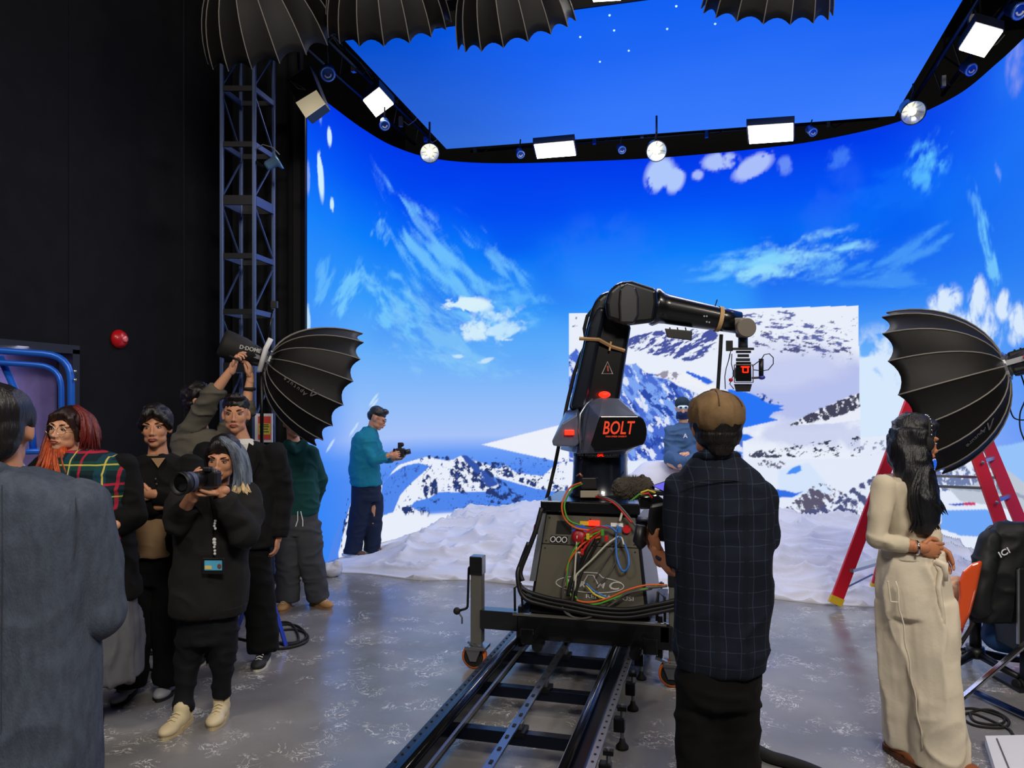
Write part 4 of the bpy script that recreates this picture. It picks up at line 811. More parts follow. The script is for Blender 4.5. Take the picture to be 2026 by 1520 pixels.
t_ = text('lettering', 'BOLT', .118, A(1222, 848, -.379), (math.pi/2, 0, AY), mat('orange_lettering', (238, 66, 28), .5, emit=.25), rob, .22, .002, sx=.68); text('lettering', 'HIGH SPEED CINEBOT', .0135, A(1219, 864, -.379), (math.pi/2, 0, AY), mat('orange_lettering'), rob, .1, .001)
# lower arm link
lk = [(1124, 812), (1135, 770), (1160, 650), (1170, 612), (1180, 590), (1196, 577), (1218, 574), (1232, 590), (1248, 650), (1228, 780), (1222, 812)]
aprism('lower_arm', lk, -.02, .22, M_arm, .045, seg=4)
aprism('lower_arm_side', [(1128, 808), (1165, 645), (1184, 605), (1202, 610), (1190, 660), (1160, 812)], -.055, .0, mat('blue_black_paint'), .03, seg=4)
tape = mat('tan_tape', (188, 152, 104), .7)
MB().tube([A(1146, 670, -.065), A(1185, 672, -.068), A(1210, 686, -.05), A(1236, 694, -.03)], .012, 4).build('tape_strip', tape, rob); MB().bar(A(1209, 676, -.055), A(1206, 694, -.055), .012, .006).build('tape_tab', tape, rob)
tri = [A(1202, 716, -.026), A(1191, 740, -.026), A(1212, 740, -.026)]; MB().tube(tri, .0045, 4, closed=True).build('warning_triangle', M_pr, rob); MB().tube([A(1202, 724, -.026), A(1203, 735, -.026)], .005, 4).build('warning_mark', mat('rust_print', (190, 90, 70), .6), rob)
# elbow
el = [(1200, 632), (1197, 600), (1204, 575), (1224, 558), (1250, 556), (1300, 572), (1302, 600), (1296, 638), (1240, 645)]
aprism('elbow_housing', el, -.2, .12, M_arm, .03, seg=4)
aprism('elbow_cover', [(1226, 640), (1224, 600), (1226, 572), (1240, 560), (1258, 568), (1264, 590), (1264, 625), (1255, 641)], -.225, -.19, mat('satin_grey_cover', (46, 46, 50), .35, .4), .015)
# forearm (round, tapering)
fa_ = MB(); f0 = A(1292, 607, -.04); f1 = A(1462, 639, -.04); ax_ = (f1-f0); fa_.lathe([(.125, 0), (.13, .02), (.105, .06), (.1, .1), (.08, ax_.length-.12), (.075, ax_.length)], f0, ax_, 32); fa_.build('forearm', M_arm, rob, smooth=True, auto=None)
fd = ax_.normalized(); MB().lathe([(.087, 0), (.088, .003), (.087, .028)], f0+fd*(ax_.length*.74), ax_, 32, cap=False).build('tape_ring', tape, rob, smooth=True)
aprism('wrist_housing', [(1452, 628), (1476, 628), (1490, 638), (1494, 650), (1488, 662), (1476, 669), (1456, 668)], -.12, .05, M_sh2, .012, seg=3)
MB().lathe([(.066, -.01), (.066, .02), (.06, .03)], A(1475, 649, -.14), camdir(0, -1, 0), 32).build('wrist_cap', mat('warm_grey_cap', (110, 102, 92), .45), rob, smooth=False)
aprism('under_box', [(1315, 650), (1370, 655), (1368, 674), (1320, 668)], -.1, .08, M_black, .006)
for px in (1325, 1340, 1356): MB().tube([A(px, 648, -.08), A(px+3, 662, -.08), A(px+8, 656, -.08)], .005, 6).build('cable', M_rub, rob, smooth=True)
MB().tube([A(1413, 612, 0), A(1419, 593, 0)], .004, 6).build('antenna', M_rub, rob)
for px, py in ((1398, 626), (1398, 637), (1393, 626), (1403, 638)): MB().lathe([(.006, 0), (.006, .006)], A(px, py, -.125), camdir(0, -1, 0), 8).build('screw', M_alu, rob)
# wrist drop and camera head
MB().tube([A(1470, 664, -.05), A(1470, 690, -.05)], .032, 20).build('wrist_post', mat('steel_grey', (84, 88, 96), .35, .6), rob, smooth=True)
aprism('receiver_box', [(1436, 674), (1450, 674), (1450, 695), (1436, 695)], -.08, -.02, M_black, .003)
hd = rob
for (x0, y0, x1, y1, o0, o1) in ((1450, 688, 1492, 693, -.12, .04), (1456, 694, 1486, 699, -.1, .02), (1459, 701, 1482, 707, -.08, .0), (1456, 709, 1484, 715, -.1, .02)):
    aprism('head_plate', [(x0, y0), (x1, y0), (x1, y1), (x0, y1)], o0, o1, M_black, .002)
cm_ = aprism('cine_camera', [(1456, 716), (1486, 716), (1487, 755), (1455, 755)], -.12, .06, M_gloss, .006)
MB().prism([(1452, 722), (1490, 722), (1490, 758), (1452, 758)], lambda a, b, t: A(a, b, t), -.135, -.128)
for a_, b_ in (((1453, 722), (1490, 722)), ((1490, 722), (1490, 757)), ((1490, 757), (1453, 757)), ((1453, 757), (1453, 722))): MB().tube([A(*a_, -.13), A(*b_, -.13)], .004, 6).build('cage_rail', M_grey, cm_)
for a_, b_ in (((1470, 727), (1480, 727)), ((1470, 727), (1470, 737)), ((1480, 727), (1480, 737)), ((1470, 737), (1480, 737)), ((1466, 726), (1483, 726))): MB().tube([A(*a_, -.128), A(*b_, -.128)], .0035, 4).build('red_mark', M_led, cm_)
MB().lathe([(.05, 0), (.055, .05), (.045, .1)], A(1470, 738, .06), camdir(0, 1, 0), 20).build('lens', M_black, cm_, smooth=True)
aprism('base_clamp', [(1452, 760), (1488, 760), (1484, 775), (1456, 775)], -.1, .0, M_black, .003); MB().tube([A(1482, 772, -.09), A(1482, 764, -.09)], .006, 6).build('hook', M_black, rob)
MB().tube([A(1506, 710, -.06), A(1506, 744, -.06)], .016, 12).build('side_handle', M_black, rob, smooth=True); MB().ell(A(1507, 747, -.06), (.024, .024, .016)).build('handle_motor', mat('indigo_plastic', (50, 50, 130), .3, emit=.2), rob, smooth=True)
MB().tube([A(1488, 748, -.06), A(1506, 747, -.06)], .008, 8).build('handle_bracket', M_black, rob)
for pts in ([(1506, 712), (1512, 702), (1522, 700), (1530, 708), (1530, 720), (1520, 732), (1508, 734), (1490, 732)], [(1446, 694), (1442, 712), (1437, 728), (1434, 745), (1435, 770)], [(1488, 725), (1500, 716), (1506, 712)], [(1448, 700), (1447, 720), (1452, 740), (1444, 760), (1452, 770)], [(1444, 700), (1441, 716)]):
    MB().tube([A(x, y, -.08) for x, y in pts], .0035, 6).build('cable', M_rub, rob, smooth=True)
MB().ell(A(1446, 752, -.1), .014).build('red_cap', M_red, rob)
MB().tube([A(1427, 662, .0), A(1425, 700, .0), A(1420, 775, .0), A(1419, 800, .0)], [.013, .013, .012, .012], 8).build('hanging_rod', M_rub, rob, smooth=True)
# long hose down the left side
MB().tube([A(x, y, .12) for x, y in [(1180, 604), (1162, 626), (1156, 650), (1160, 680), (1150, 700), (1136, 740), (1122, 800), (1110, 860), (1098, 920), (1085, 975), (1076, 1004)]], .013, 10).build('hose', M_rub, rob, smooth=True)
# fitting boxes on the pillar
aprism('junction_box', [(1148, 971), (1186, 971), (1186, 985), (1148, 985)], -.28, -.2, mat('beige_grey_box', (150, 142, 124), .5), .004); aprism('valve', [(1150, 945), (1180, 945), (1182, 968), (1150, 968)], -.25, -.19, M_black, .008)
MB().tube([A(1142, 943, -.2), A(1148, 938, -.22), A(1152, 944, -.22)], .01, 8).build('fitting', mat('copper_fitting', (190, 130, 110), .3, .7), rob, smooth=True)
MB().tube([A(1214, 960, -.15), A(1234, 933, -.15)], .004, 6).build('antenna', M_rub, rob)
# coloured cables hanging over the cabinet front
CAB = {'orange': (214, 96, 30), 'green': (76, 150, 40), 'yellow': (206, 186, 40), 'blue': (50, 110, 190), 'red': (190, 26, 24), 'white': (190, 186, 170), 'black': (16, 16, 17), 'grey': (74, 72, 70)}
def cab_(col, pts, r=.006, dep=-.08):
    pp_ = [rx(x, y, dep+.1*min(1, max(0, (1210-y)/210))+random.uniform(-.012, .012)) for x, y in pts]; MB().tube(smoothp(pp_), r, 7).build('cable', mat('cable_'+col, CAB[col], .5), rob, smooth=True)
cab_('orange', [(1150, 955), (1128, 965), (1114, 990), (1112, 1010), (1120, 1030), (1140, 1045), (1170, 1050)]); cab_('green', [(1152, 957), (1132, 968), (1119, 990), (1117, 1008), (1126, 1030), (1150, 1040)]); cab_('red', [(1178, 982), (1200, 988), (1220, 1000), (1236, 1018), (1250, 1035)], .007); cab_('grey', [(1182, 980), (1210, 990), (1232, 1008), (1262, 1046)], .008)
cab_('green', [(1192, 1050), (1150, 1070), (1130, 1100), (1122, 1130), (1124, 1165), (1134, 1185)]); cab_('orange', [(1190, 1062), (1160, 1072), (1140, 1090), (1124, 1116), (1120, 1145), (1130, 1180), (1160, 1192), (1200, 1185), (1240, 1168), (1280, 1158), (1320, 1158)]); cab_('red', [(1148, 1085), (1160, 1055), (1185, 1042), (1205, 1045)], .006)
cab_('yellow', [(1165, 1064), (1178, 1056), (1192, 1050)], .007); cab_('red', [(1160, 1064), (1175, 1052), (1190, 1052), (1170, 1068), (1152, 1092), (1160, 1078)], .007); cab_('blue', [(1180, 1042), (1205, 1042), (1222, 1055)], .006)
cab_('blue', [(1222, 1040), (1219, 1065), (1220, 1100), (1228, 1125), (1236, 1130), (1244, 1118), (1242, 1095), (1232, 1070), (1224, 1062)], .007); cab_('white', [(1222, 1062), (1200, 1078), (1175, 1104), (1150, 1128), (1140, 1140), (1138, 1170)], .006); cab_('white', [(1222, 1062), (1230, 1065), (1234, 1078)], .006); cab_('white', [(1232, 1012), (1226, 1032)], .008)
cab_('white', [(1142, 1060), (1140, 1090), (1138, 1120), (1136, 1150)], .006); cab_('black', [(1178, 1060), (1162, 1090), (1148, 1120), (1130, 1150), (1124, 1180)], .012); cab_('black', [(1184, 1070), (1165, 1105), (1150, 1135), (1140, 1170), (1138, 1200)], .01); cab_('black', [(1146, 1095), (1144, 1120), (1138, 1150), (1130, 1200)], .01)
cab_('grey', [(1118, 1170), (1112, 1195), (1122, 1215), (1150, 1224), (1180, 1215), (1220, 1190), (1260, 1168), (1320, 1160)], .007); cab_('grey', [(1122, 1130), (1114, 1165), (1116, 1200), (1135, 1222), (1165, 1222), (1205, 1200), (1240, 1175), (1290, 1165)], .007)
cab_('green', [(1138, 1180), (1150, 1195), (1180, 1196), (1210, 1186), (1250, 1172), (1300, 1160)], .006); cab_('yellow', [(1160, 1158), (1176, 1176), (1200, 1186)], .006); cab_('blue', [(1160, 1155), (1176, 1170), (1200, 1182), (1215, 1184)], .006); cab_('grey', [(1235, 1060), (1205, 1100), (1178, 1145)], .004); cab_('grey', [(1225, 1100), (1205, 1135), (1180, 1160)], .004)
for k, dy in enumerate((0, 8, 16)): cab_('black', [(1046, 1090-dy), (1032, 1110), (1024, 1140), (1036, 1166+dy), (1080, 1182+dy), (1130, 1192+dy), (1180, 1202+dy), (1240, 1206+dy), (1300, 1196+dy), (1345, 1186+dy)], .014 if k != 1 else .011)
cab_('black', [(1072, 1005), (1060, 1050), (1045, 1090), (1030, 1130), (1034, 1150)], .016)
# connectors cluster
for px, py, c in ((1146, 1098, 'white'), (1145, 1108, 'blue'), (1152, 1092, 'red'), (1141, 1130, 'white'), (1226, 1048, 'blue'), (1192, 1054, 'green'), (1200, 1066, 'red'), (1163, 1062, 'yellow')):
    MB().bar(rx(px, py-6, -.03), rx(px, py+6, -.03), .02).build('connector', mat('cable_'+c, CAB[c], .5), rob, bevel=.003)
# outriggers
def outrigger(px, side, dy=0):
    s = side
    x0 = s*.44; x1 = s*(.70 if s < 0 else .50); y = -.03
    rbox('outrigger_beam', ((x0+x1)/2, y, .335), (abs(x1-x0), .1, .12), M_gloss, .006)
    post = MB().box((x1+s*.03, y, .45), (.075, .075, .56)).build('outrigger_post', M_grey, rob, bevel=.006)
    MB().box((x1+s*.03, y, .675), (.085, .09, .12)).build('post_cap', M_gloss, post, bevel=.005); MB().box((x1+s*.03, y, .2), (.055, .055, .12)).build('inner_post', M_alu, post)
    MB().box((x1+s*.03, y, .145), (.14, .12, .02)).build('caster_plate', M_steel, post, bevel=.003); MB().box((x1-.04, y-.02, .16), (.1, .03, .015), Matrix.Rotation(.35, 3, 'Y')).build('brake_lever', M_steel, post)
    wx = x1+s*.03-.02
    for sy in (-1, 1): MB().prism([(-.05, .13), (.05, .13), (.02, .055), (-.02, .055)], lambda a, b, t: (wx+a, y+t, b), sy*.035-.004, sy*.035+.004).build('fork', M_steel, post)
    w_ = MB().lathe([(.035, -.022), (.07, -.022), (.07, .022), (.035, .022)], (wx, y, .082), (0, 1, 0), 28).build('caster_wheel', M_rub, rob)
    MB().lathe([(.066, -.024), (.08, -.02), (.081, 0), (.08, .02), (.066, .024)], (wx, y, .082), (0, 1, 0), 32, cap=False).build('tyre', mat('orange_tyre', (206, 104, 36), .5), w_, smooth=True)
    for k in range(3): MB().bar((wx, y-.026, .082), (wx+.06*math.cos(k*2.1+.5), y-.026, .082+.06*math.sin(k*2.1+.5)), .02, .004).build('spoke', M_dark, w_)
    MB().lathe([(.012, -.03), (.012, .03)], (wx, y, .082), (0, 1, 0), 12).build('axle', M_steel, w_)
    if s < 0:
        c0 = Vector((x1-.03, y, .66)); MB().tube(roundpath([c0, c0+Vector((-.06, 0, 0)), c0+Vector((-.065, -.01, -.27)), c0+Vector((-.13, -.02, -.29))], .02), .008, 8).build('crank', M_black, post, smooth=True)
        MB().tube([c0+Vector((-.13, -.02, -.29)), c0+Vector((-.1, -.02, -.33)), c0+Vector((-.1, -.02, -.37))], .006, 8).build('crank_stem', M_steel, post); MB().ell(c0+Vector((-.135, -.02, -.29)), .024).build('crank_knob', M_rub, post, smooth=True)
outrigger(950, -1); outrigger(1325, 1)
for s in (-1, 1):
    rbox('wheel_carriage', (s*.385, .02, .25), (.09, .22, .1), M_gloss); rbox('side_plate', (s*.44, .25, .3), (.03, .6, .26), M_anod); MB().tube([(s*.47, -.06, .4), (s*.47, -.07, .55), (s*.43, -.07, .58), (s*.42, -.05, .4)], .008, 8).build('grab_loop', M_rub, rob, smooth=True)
    MB().tube([(s*.3, -.1, .24), (s*.3, -.1, .22), (s*.3, -.17, .22)], .035, 16).build('roller', M_gloss, rob, smooth=False)
# ================================================================ red stepladder
ld = Frame('stepladder', 1845, 6.45, 'tall red stepladder with yellow feet and silver treads under the right softbox', 'ladder')
topn = 690; dl = .42
def rail(p0, p1, name='rail'):
    r = MB().bar(p0, p1, .105, .03, (0, 1, 0)).build(name, M_redlad, ld.o, bevel=.004); v = (p1-p0).normalized()
    MB().bar(p0-v*.005, p0+v*.06, .112, .036, (0, 1, 0)).build('foot', M_yel, r)
    return r
L0 = ld.P(1652, 1204, 0); L1 = ld.P(1838, 700, .25); l0 = ld.P(1733, 1178, .45); l1 = ld.P(1850, 700, .4)
R0 = ld.P(2046, 1236, -.45); R1 = ld.P(1862, 700, .1); r0_ = ld.P(2088, 1200, -.08); r1_ = ld.P(1880, 700, .4)
L0.z = l0.z = R0.z = r0_.z = .045
rail(L0, L1); rail(l0, l1); rail(R0, R1); rail(r0_, r1_)
def lerp(a, b, t): return a+(b-a)*t
for t in (.13, .30, .47, .64, .81): MB().bar(lerp(L0, L1, t), lerp(l0, l1, t), .1, .028, (0, 0, 1)).build('tread', M_alu, ld.o, bevel=.003)
for t in (.12, .27, .42, .57, .72, .87): MB().bar(lerp(R0, R1, t), lerp(r0_, r1_, t), .03, .03).build('rear_brace', M_alu, ld.o)
for t in (.47,): MB().bar(lerp(L0, L1, t), lerp(R0, R1, t), .022, .022).build('spreader', M_alu, ld.o); MB().bar(lerp(l0, l1, t+.02), lerp(r0_, r1_, t+.02), .022, .022).build('spreader', M_alu, ld.o)
MB().tube([lerp(L0, L1, .05), lerp(L0, l0, .45)+Vector((.16, 0, .2))], .008).build('strut', M_steel, ld.o)
for t in (.3, .42, .57): MB().ell(lerp(R0, R1, t)+Vector((0, -.05, 0)), .014).build('rivet', M_steel, ld.o)
MB().box((L1+R1+l1+r1_)/4+Vector((0, 0, .03)), (.26, .3, .05)).build('top_cap', M_redlad, ld.o, bevel=.01)
# ================================================================ office chair, jacket, bags, case, board
oc = Frame('office_chair', 1930, 4.95, 'black swivel office chair with a jacket over its back, at the right edge', 'chair')
MB().tube([(0, 0, .1), (0, 0, .42)], .035, 14).build('gas_lift', M_black, oc.o, smooth=True); MB().lathe([(.05, .09), (.06, .12), (.05, .16)]).build('hub', M_black, oc.o, smooth=True)
for k in range(5):
    a = -1.35+k*2*math.pi/5; e_ = Vector((.32*math.cos(a), .32*math.sin(a), .075)); lg = MB().tube([(0, 0, .12), e_*.6+Vector((0, 0, .045)), e_], [.028, .024, .018], 8).build('star_leg', M_black, oc.o, smooth=True)
    for s in (-1, 1): MB().lathe([(.028, -.009), (.03, 0), (.028, .009)], (e_.x+.014*s*math.sin(a), e_.y-.014*s*math.cos(a), .03), (-math.sin(a), math.cos(a), 0), 14).build('castor', M_rub, lg)
me = fuse(MB().loft([(.06, .05, .42, .22, .22), (.06, .05, .47, .25, .25), (.06, .05, .5, .23, .23)], 24, 3), .02, 4); me.shade_smooth(); link('seat', me, M_rub, oc.o)
MB().bar((.06, -.16, .4), (.06, -.2, .62), .07, .02).build('back_stem', M_black, oc.o)
me = fuse(MB().loft([(.05, -.2, .5, .18, .05), (.07, -.22, .7, .22, .055), (.08, -.24, .9, .2, .05), (.07, -.25, .98, .14, .04)], 24, 3), .02, 4); me.shade_smooth(); link('backrest', me, M_black, oc.o)
jm = MB(); jm.loft([(.07, -.25, .40, .235, .09), (.06, -.25, .5, .27, .1), (.08, -.27, .7, .265, .11), (.09, -.27, .85, .23, .1), (.09, -.27, .96, .16, .085), (.07, -.26, 1.0, .1, .06)], 30, 2.4); jm.limb([(-.1, -.3, .9), (-.17, -.34, .7), (-.18, -.34, .5)], [.06, .065, .06]); jm.limb([(.26, -.3, .86), (.31, -.34, .65), (.3, -.33, .42)], [.06, .07, .07])
me = fuse(jm, .012, 4); wrinkle(me, .012, (9, 9, 7), 41, .014, (8, 8, 12)); me.shade_smooth(); jk = link('jacket', me, mat('black_nylon', (15, 19, 21), .6, spec=.4)); jk.location = oc.o.location; jk.rotation_euler = (0, 0, YAW); tag(jk, 'black nylon jacket with white letters draped over the office chair back', 'jacket')
text('lettering', 'ICI', .05, oc.P(1987, 1094, -.41), (math.pi/2, -.5, 0), M_white, jk, 0, .002, sx=1.2)
# blue bag under the seat
me = fuse(MB().ell((.12, -.12, .26), (.15, .11, .1)).ell((.12, -.12, .33), (.14, .1, .07)), .02, 3); wrinkle(me, .01, (8, 8, 8), 5); me.shade_smooth(); o = link('blue_bag', me, mat('dark_blue_nylon', (12, 62, 112), .6)); o.location = oc.o.location; o.rotation_euler = (0, 0, YAW); tag(o, 'dark blue bag hanging under the office chair seat', 'bag')
# orange sheet, crumpled bag
ob = Frame('orange_bag', 1905, 4.55, 'translucent orange plastic bag hanging beside the black jacket', 'bag')
gm = MB(); pl = [(1945, 1108), (1932, 1170), (1920, 1215), (1905, 1245), (1888, 1258), (1882, 1240), (1892, 1212), (1898, 1180), (1896, 1150), (1905, 1130), (1922, 1115)]
o = gm.prism(pl, lambda a, b, t: ob.P(a, b, t), -.03, .03).build('film', mat('orange_film', (226, 84, 34), .3, coat=.5), ob.o, bevel=.025); o.modifiers[0].segments = 4
pb = Frame('plastic_bag', 1888, 4.75, 'crumpled beige and pink plastic bag behind the orange bag', 'bag'); m_ = MB(); m_.ell(pb.P(1882, 1195, 0), (.1, .08, .1)); m_.ell(pb.P(1895, 1165, 0), (.07, .07, .08)); me = fuse(m_, .012, 2); wrinkle(me, .025, (16, 16, 16), 8); me.shade_smooth(); link('bag_body', me, mat('beige_film', (206, 160, 130), .4), pb.o)
m_ = MB(); m_.ell(pb.P(1884, 1235, .0), (.07, .06, .1)); me = fuse(m_, .012, 2); wrinkle(me, .015, (12, 12, 12), 9); me.shade_smooth(); link('bag_end', me, mat('pink_film', (222, 40, 120), .4), pb.o)
MB().tube([pb.P(1926, 1232, -.25), pb.P(1915, 1252, -.25), pb.P(1900, 1275, -.25), pb.P(1890, 1290, -.25)], .012, 8).build('strap', M_rub, pb.o)
bc = Frame('equipment_case', 2060, 4.6, 'black equipment case at the right edge beside the draped chair', 'case')
MB().box((0, .12, .5), (.34, .34, .5)).build('body', M_black, bc.o, bevel=.01); MB().bar((-.172, -.05, .3), (-.172, -.05, .74), .012).build('edge_strip', M_alu, bc.o); MB().box((0, .12, .13), (.06, .06, .24)).build('leg', M_black, bc.o); MB().box((0, .12, .01), (.3, .3, .02)).build('foot_plate', M_black, bc.o)
MB().box((-.02, .05, .82), (.16, .14, .14)).build('top_unit', M_rub, bc.o, bevel=.01); MB().ell((-.09, .0, .84), .025).build('red_button', M_red, bc.o, smooth=True)
wb_ = [WZ(x, y, .05) for x, y in [(1949, 1456), (2150, 1452), (2150, 1620), (2000, 1620)]]; c = sum(wb_, Vector())/4; fo = empty('foam_board', (c.x, c.y, 0), 0, 'white foam board lying on the floor in the bottom right corner', 'board')
MB().prism([(p.x-c.x, p.y-c.y) for p in wb_], lambda a, b, t: (a, b, t), .002, .05).build('board', M_white, fo); P_ = [WZ(x, y, .052)-Vector((c.x, c.y, 0)) for x, y in [(1972, 1462), (2012, 1560)]]; MB().bar(P_[0], P_[1], .006).build('fold_line', M_grey, fo)
# cables on the floor
def floor_cable(pts, r, label, m=M_rub):
    P = smoothp([WZ(x, y, r) for x, y in pts]); o = MB().tube(P, r, 8).build('floor_cable', m, smooth=True); tag(o, label, 'cable'); return o
floor_cable([(1484, 1478), (1500, 1486), (1525, 1498), (1560, 1508), (1600, 1522), (1640, 1540)], .03, 'thick black cable on the floor at the feet of the man in the cap')
floor_cable([(1880, 1408), (1925, 1402), (1985, 1420), (1975, 1434), (1930, 1428), (1922, 1410), (1960, 1405), (1995, 1425), (1985, 1440), (1930, 1436), (1905, 1420), (1925, 1412), (1990, 1440), (2005, 1455)], .007, 'thin black cable coiled on the floor below the chrome stand leg')
floor_cable([(465, 1262), (500, 1270), (550, 1284), (600, 1274), (609, 1258), (585, 1246), (545, 1250), (535, 1264), (570, 1276), (606, 1262), (590, 1240), (560, 1236), (530, 1246), (545, 1270), (590, 1268), (575, 1234), (540, 1232)], .009, 'black cable coiled on the floor behind the photographer')
floor_cable([(270, 1295), (300, 1290), (330, 1305), (310, 1325), (280, 1318), (275, 1300), (320, 1296), (380, 1330)], .008, 'black cable on the floor between the crossed-arms man and the wall')
bt = floor_cable([(610, 1130), (580, 1138), (566, 1145)], .02, 'short wooden batten on the floor beside the snow', mat('pale_wood', (190, 150, 90), .7)); bt.name = 'wooden_batten'; bt['category'] = 'batten'

# lettering that follows a curved surface
def surface_text(chars, p0, p1, size, m, parent, flip=False):
    bpy.context.view_layer.update(); dg = bpy.context.evaluated_depsgraph_get(); org = camo.location; hits = []
    n = len(chars)
    for k in range(n+1):
        t = k/n; px, py = p0[0]+(p1[0]-p0[0])*t, p0[1]+(p1[1]-p0[1])*t; dr = (W(px, py, 1)-org).normalized()
        ok, loc, nor, _, ob, _ = SC.ray_cast(dg, org, dr)
        if not ok: return
        if nor.dot(dr) > 0: nor = -nor
        hits.append((loc, nor))
    Mi = parent.matrix_world.inverted()
    for k, ch in enumerate(chars):
        a, nr = hits[k]; b = hits[k+1][0]; x = (b-a); x = (x-nr*x.dot(nr)).normalized(); y = nr.cross(x); c = (a+b)/2+nr*.005
        M3 = Matrix((x, y, nr)).transposed(); t = text('lettering', ch, size, (0, 0, 0), (0, 0, 0), m, parent, .15, .0008)
        t.matrix_parent_inverse = Matrix(); t.matrix_basis = Mi @ Matrix.Translation(c) @ M3.to_4x4()
M_mk = mat('dim_grey_print', (112, 110, 108), .6)
surface_text('Aputure', (607, 781), (562, 748), .045, M_mk, sb1); surface_text('\u039b', (630, 784), (614, 772), .085, M_mk, sb1)
surface_text('Aputure', (1948, 848), (1912, 882), .045, M_mk, sb2); surface_text('\u039b', (1966, 832), (1950, 846), .085, M_mk, sb2)
# ================================================================ people
def skinmat(name, rgb): 
    m = mat(name, rgb, .5, bump=.06, scale=300); m.node_tree.nodes['Principled BSDF'].inputs['Subsurface Weight'].default_value = .12
    m.node_tree.nodes['Principled BSDF'].inputs['Subsurface Radius'].default_value = (.02, .008, .004); return m
def foldy(m):
    if m.get('foldy'): return
    m['foldy'] = 1; nt = m.node_tree; b = nt.nodes['Principled BSDF']; b.inputs['Specular IOR Level'].default_value = min(.25, b.inputs['Specular IOR Level'].default_value)
    tc = nt.nodes.new('ShaderNodeTexCoord'); mp = nt.nodes.new('ShaderNodeMapping'); mp.inputs['Scale'].default_value = (1, 1, 1.5); mp.inputs['Rotation'].default_value = (.3, .5, 0); n = nt.nodes.new('ShaderNodeTexNoise'); n.noise_type = 'RIDGED_MULTIFRACTAL'
    n.inputs['Scale'].default_value = 4.2; n.inputs['Detail'].default_value = 2.5; n.inputs['Distortion'].default_value = .6; bp = nt.nodes.new('ShaderNodeBump'); bp.inputs['Strength'].default_value = .75; bp.inputs['Distance'].default_value = .022
    nt.links.new(tc.outputs['Object'], mp.inputs[0]); nt.links.new(mp.outputs[0], n.inputs['Vector']); nt.links.new(n.outputs['Fac'], bp.inputs['Height'])
    if b.inputs['Normal'].links: nt.links.new(b.inputs['Normal'].links[0].from_socket, bp.inputs['Normal'])
    nt.links.new(bp.outputs[0], b.inputs['Normal'])
SK1 = (214, 158, 124); SK2 = (196, 138, 104); SK3 = (186, 122, 84)
M_eye = mat('eye_white', (196, 190, 186), .3); M_iris = mat('dark_iris', (22, 14, 10), .2); M_brow = mat('brow_hair', (24, 17, 14), .8); M_lip = mat('lip', (168, 84, 74), .5)
def hairmat(name, rgb=(16, 12, 11), var=.5): return mat(name, rgb, .42, bump=.9, scale=60, var=var, stretch=(3, 3, .35), spec=.5)
def rotface(yaw=0, pitch=0, roll=0):
    """head turn: yaw>0 turns the face towards image right; pitch>0 looks down"""
    return Matrix.Rotation(math.radians(yaw), 3, 'Z') @ Matrix.Rotation(math.radians(roll), 3, 'Y') @ Matrix.Rotation(math.radians(pitch), 3, 'X')
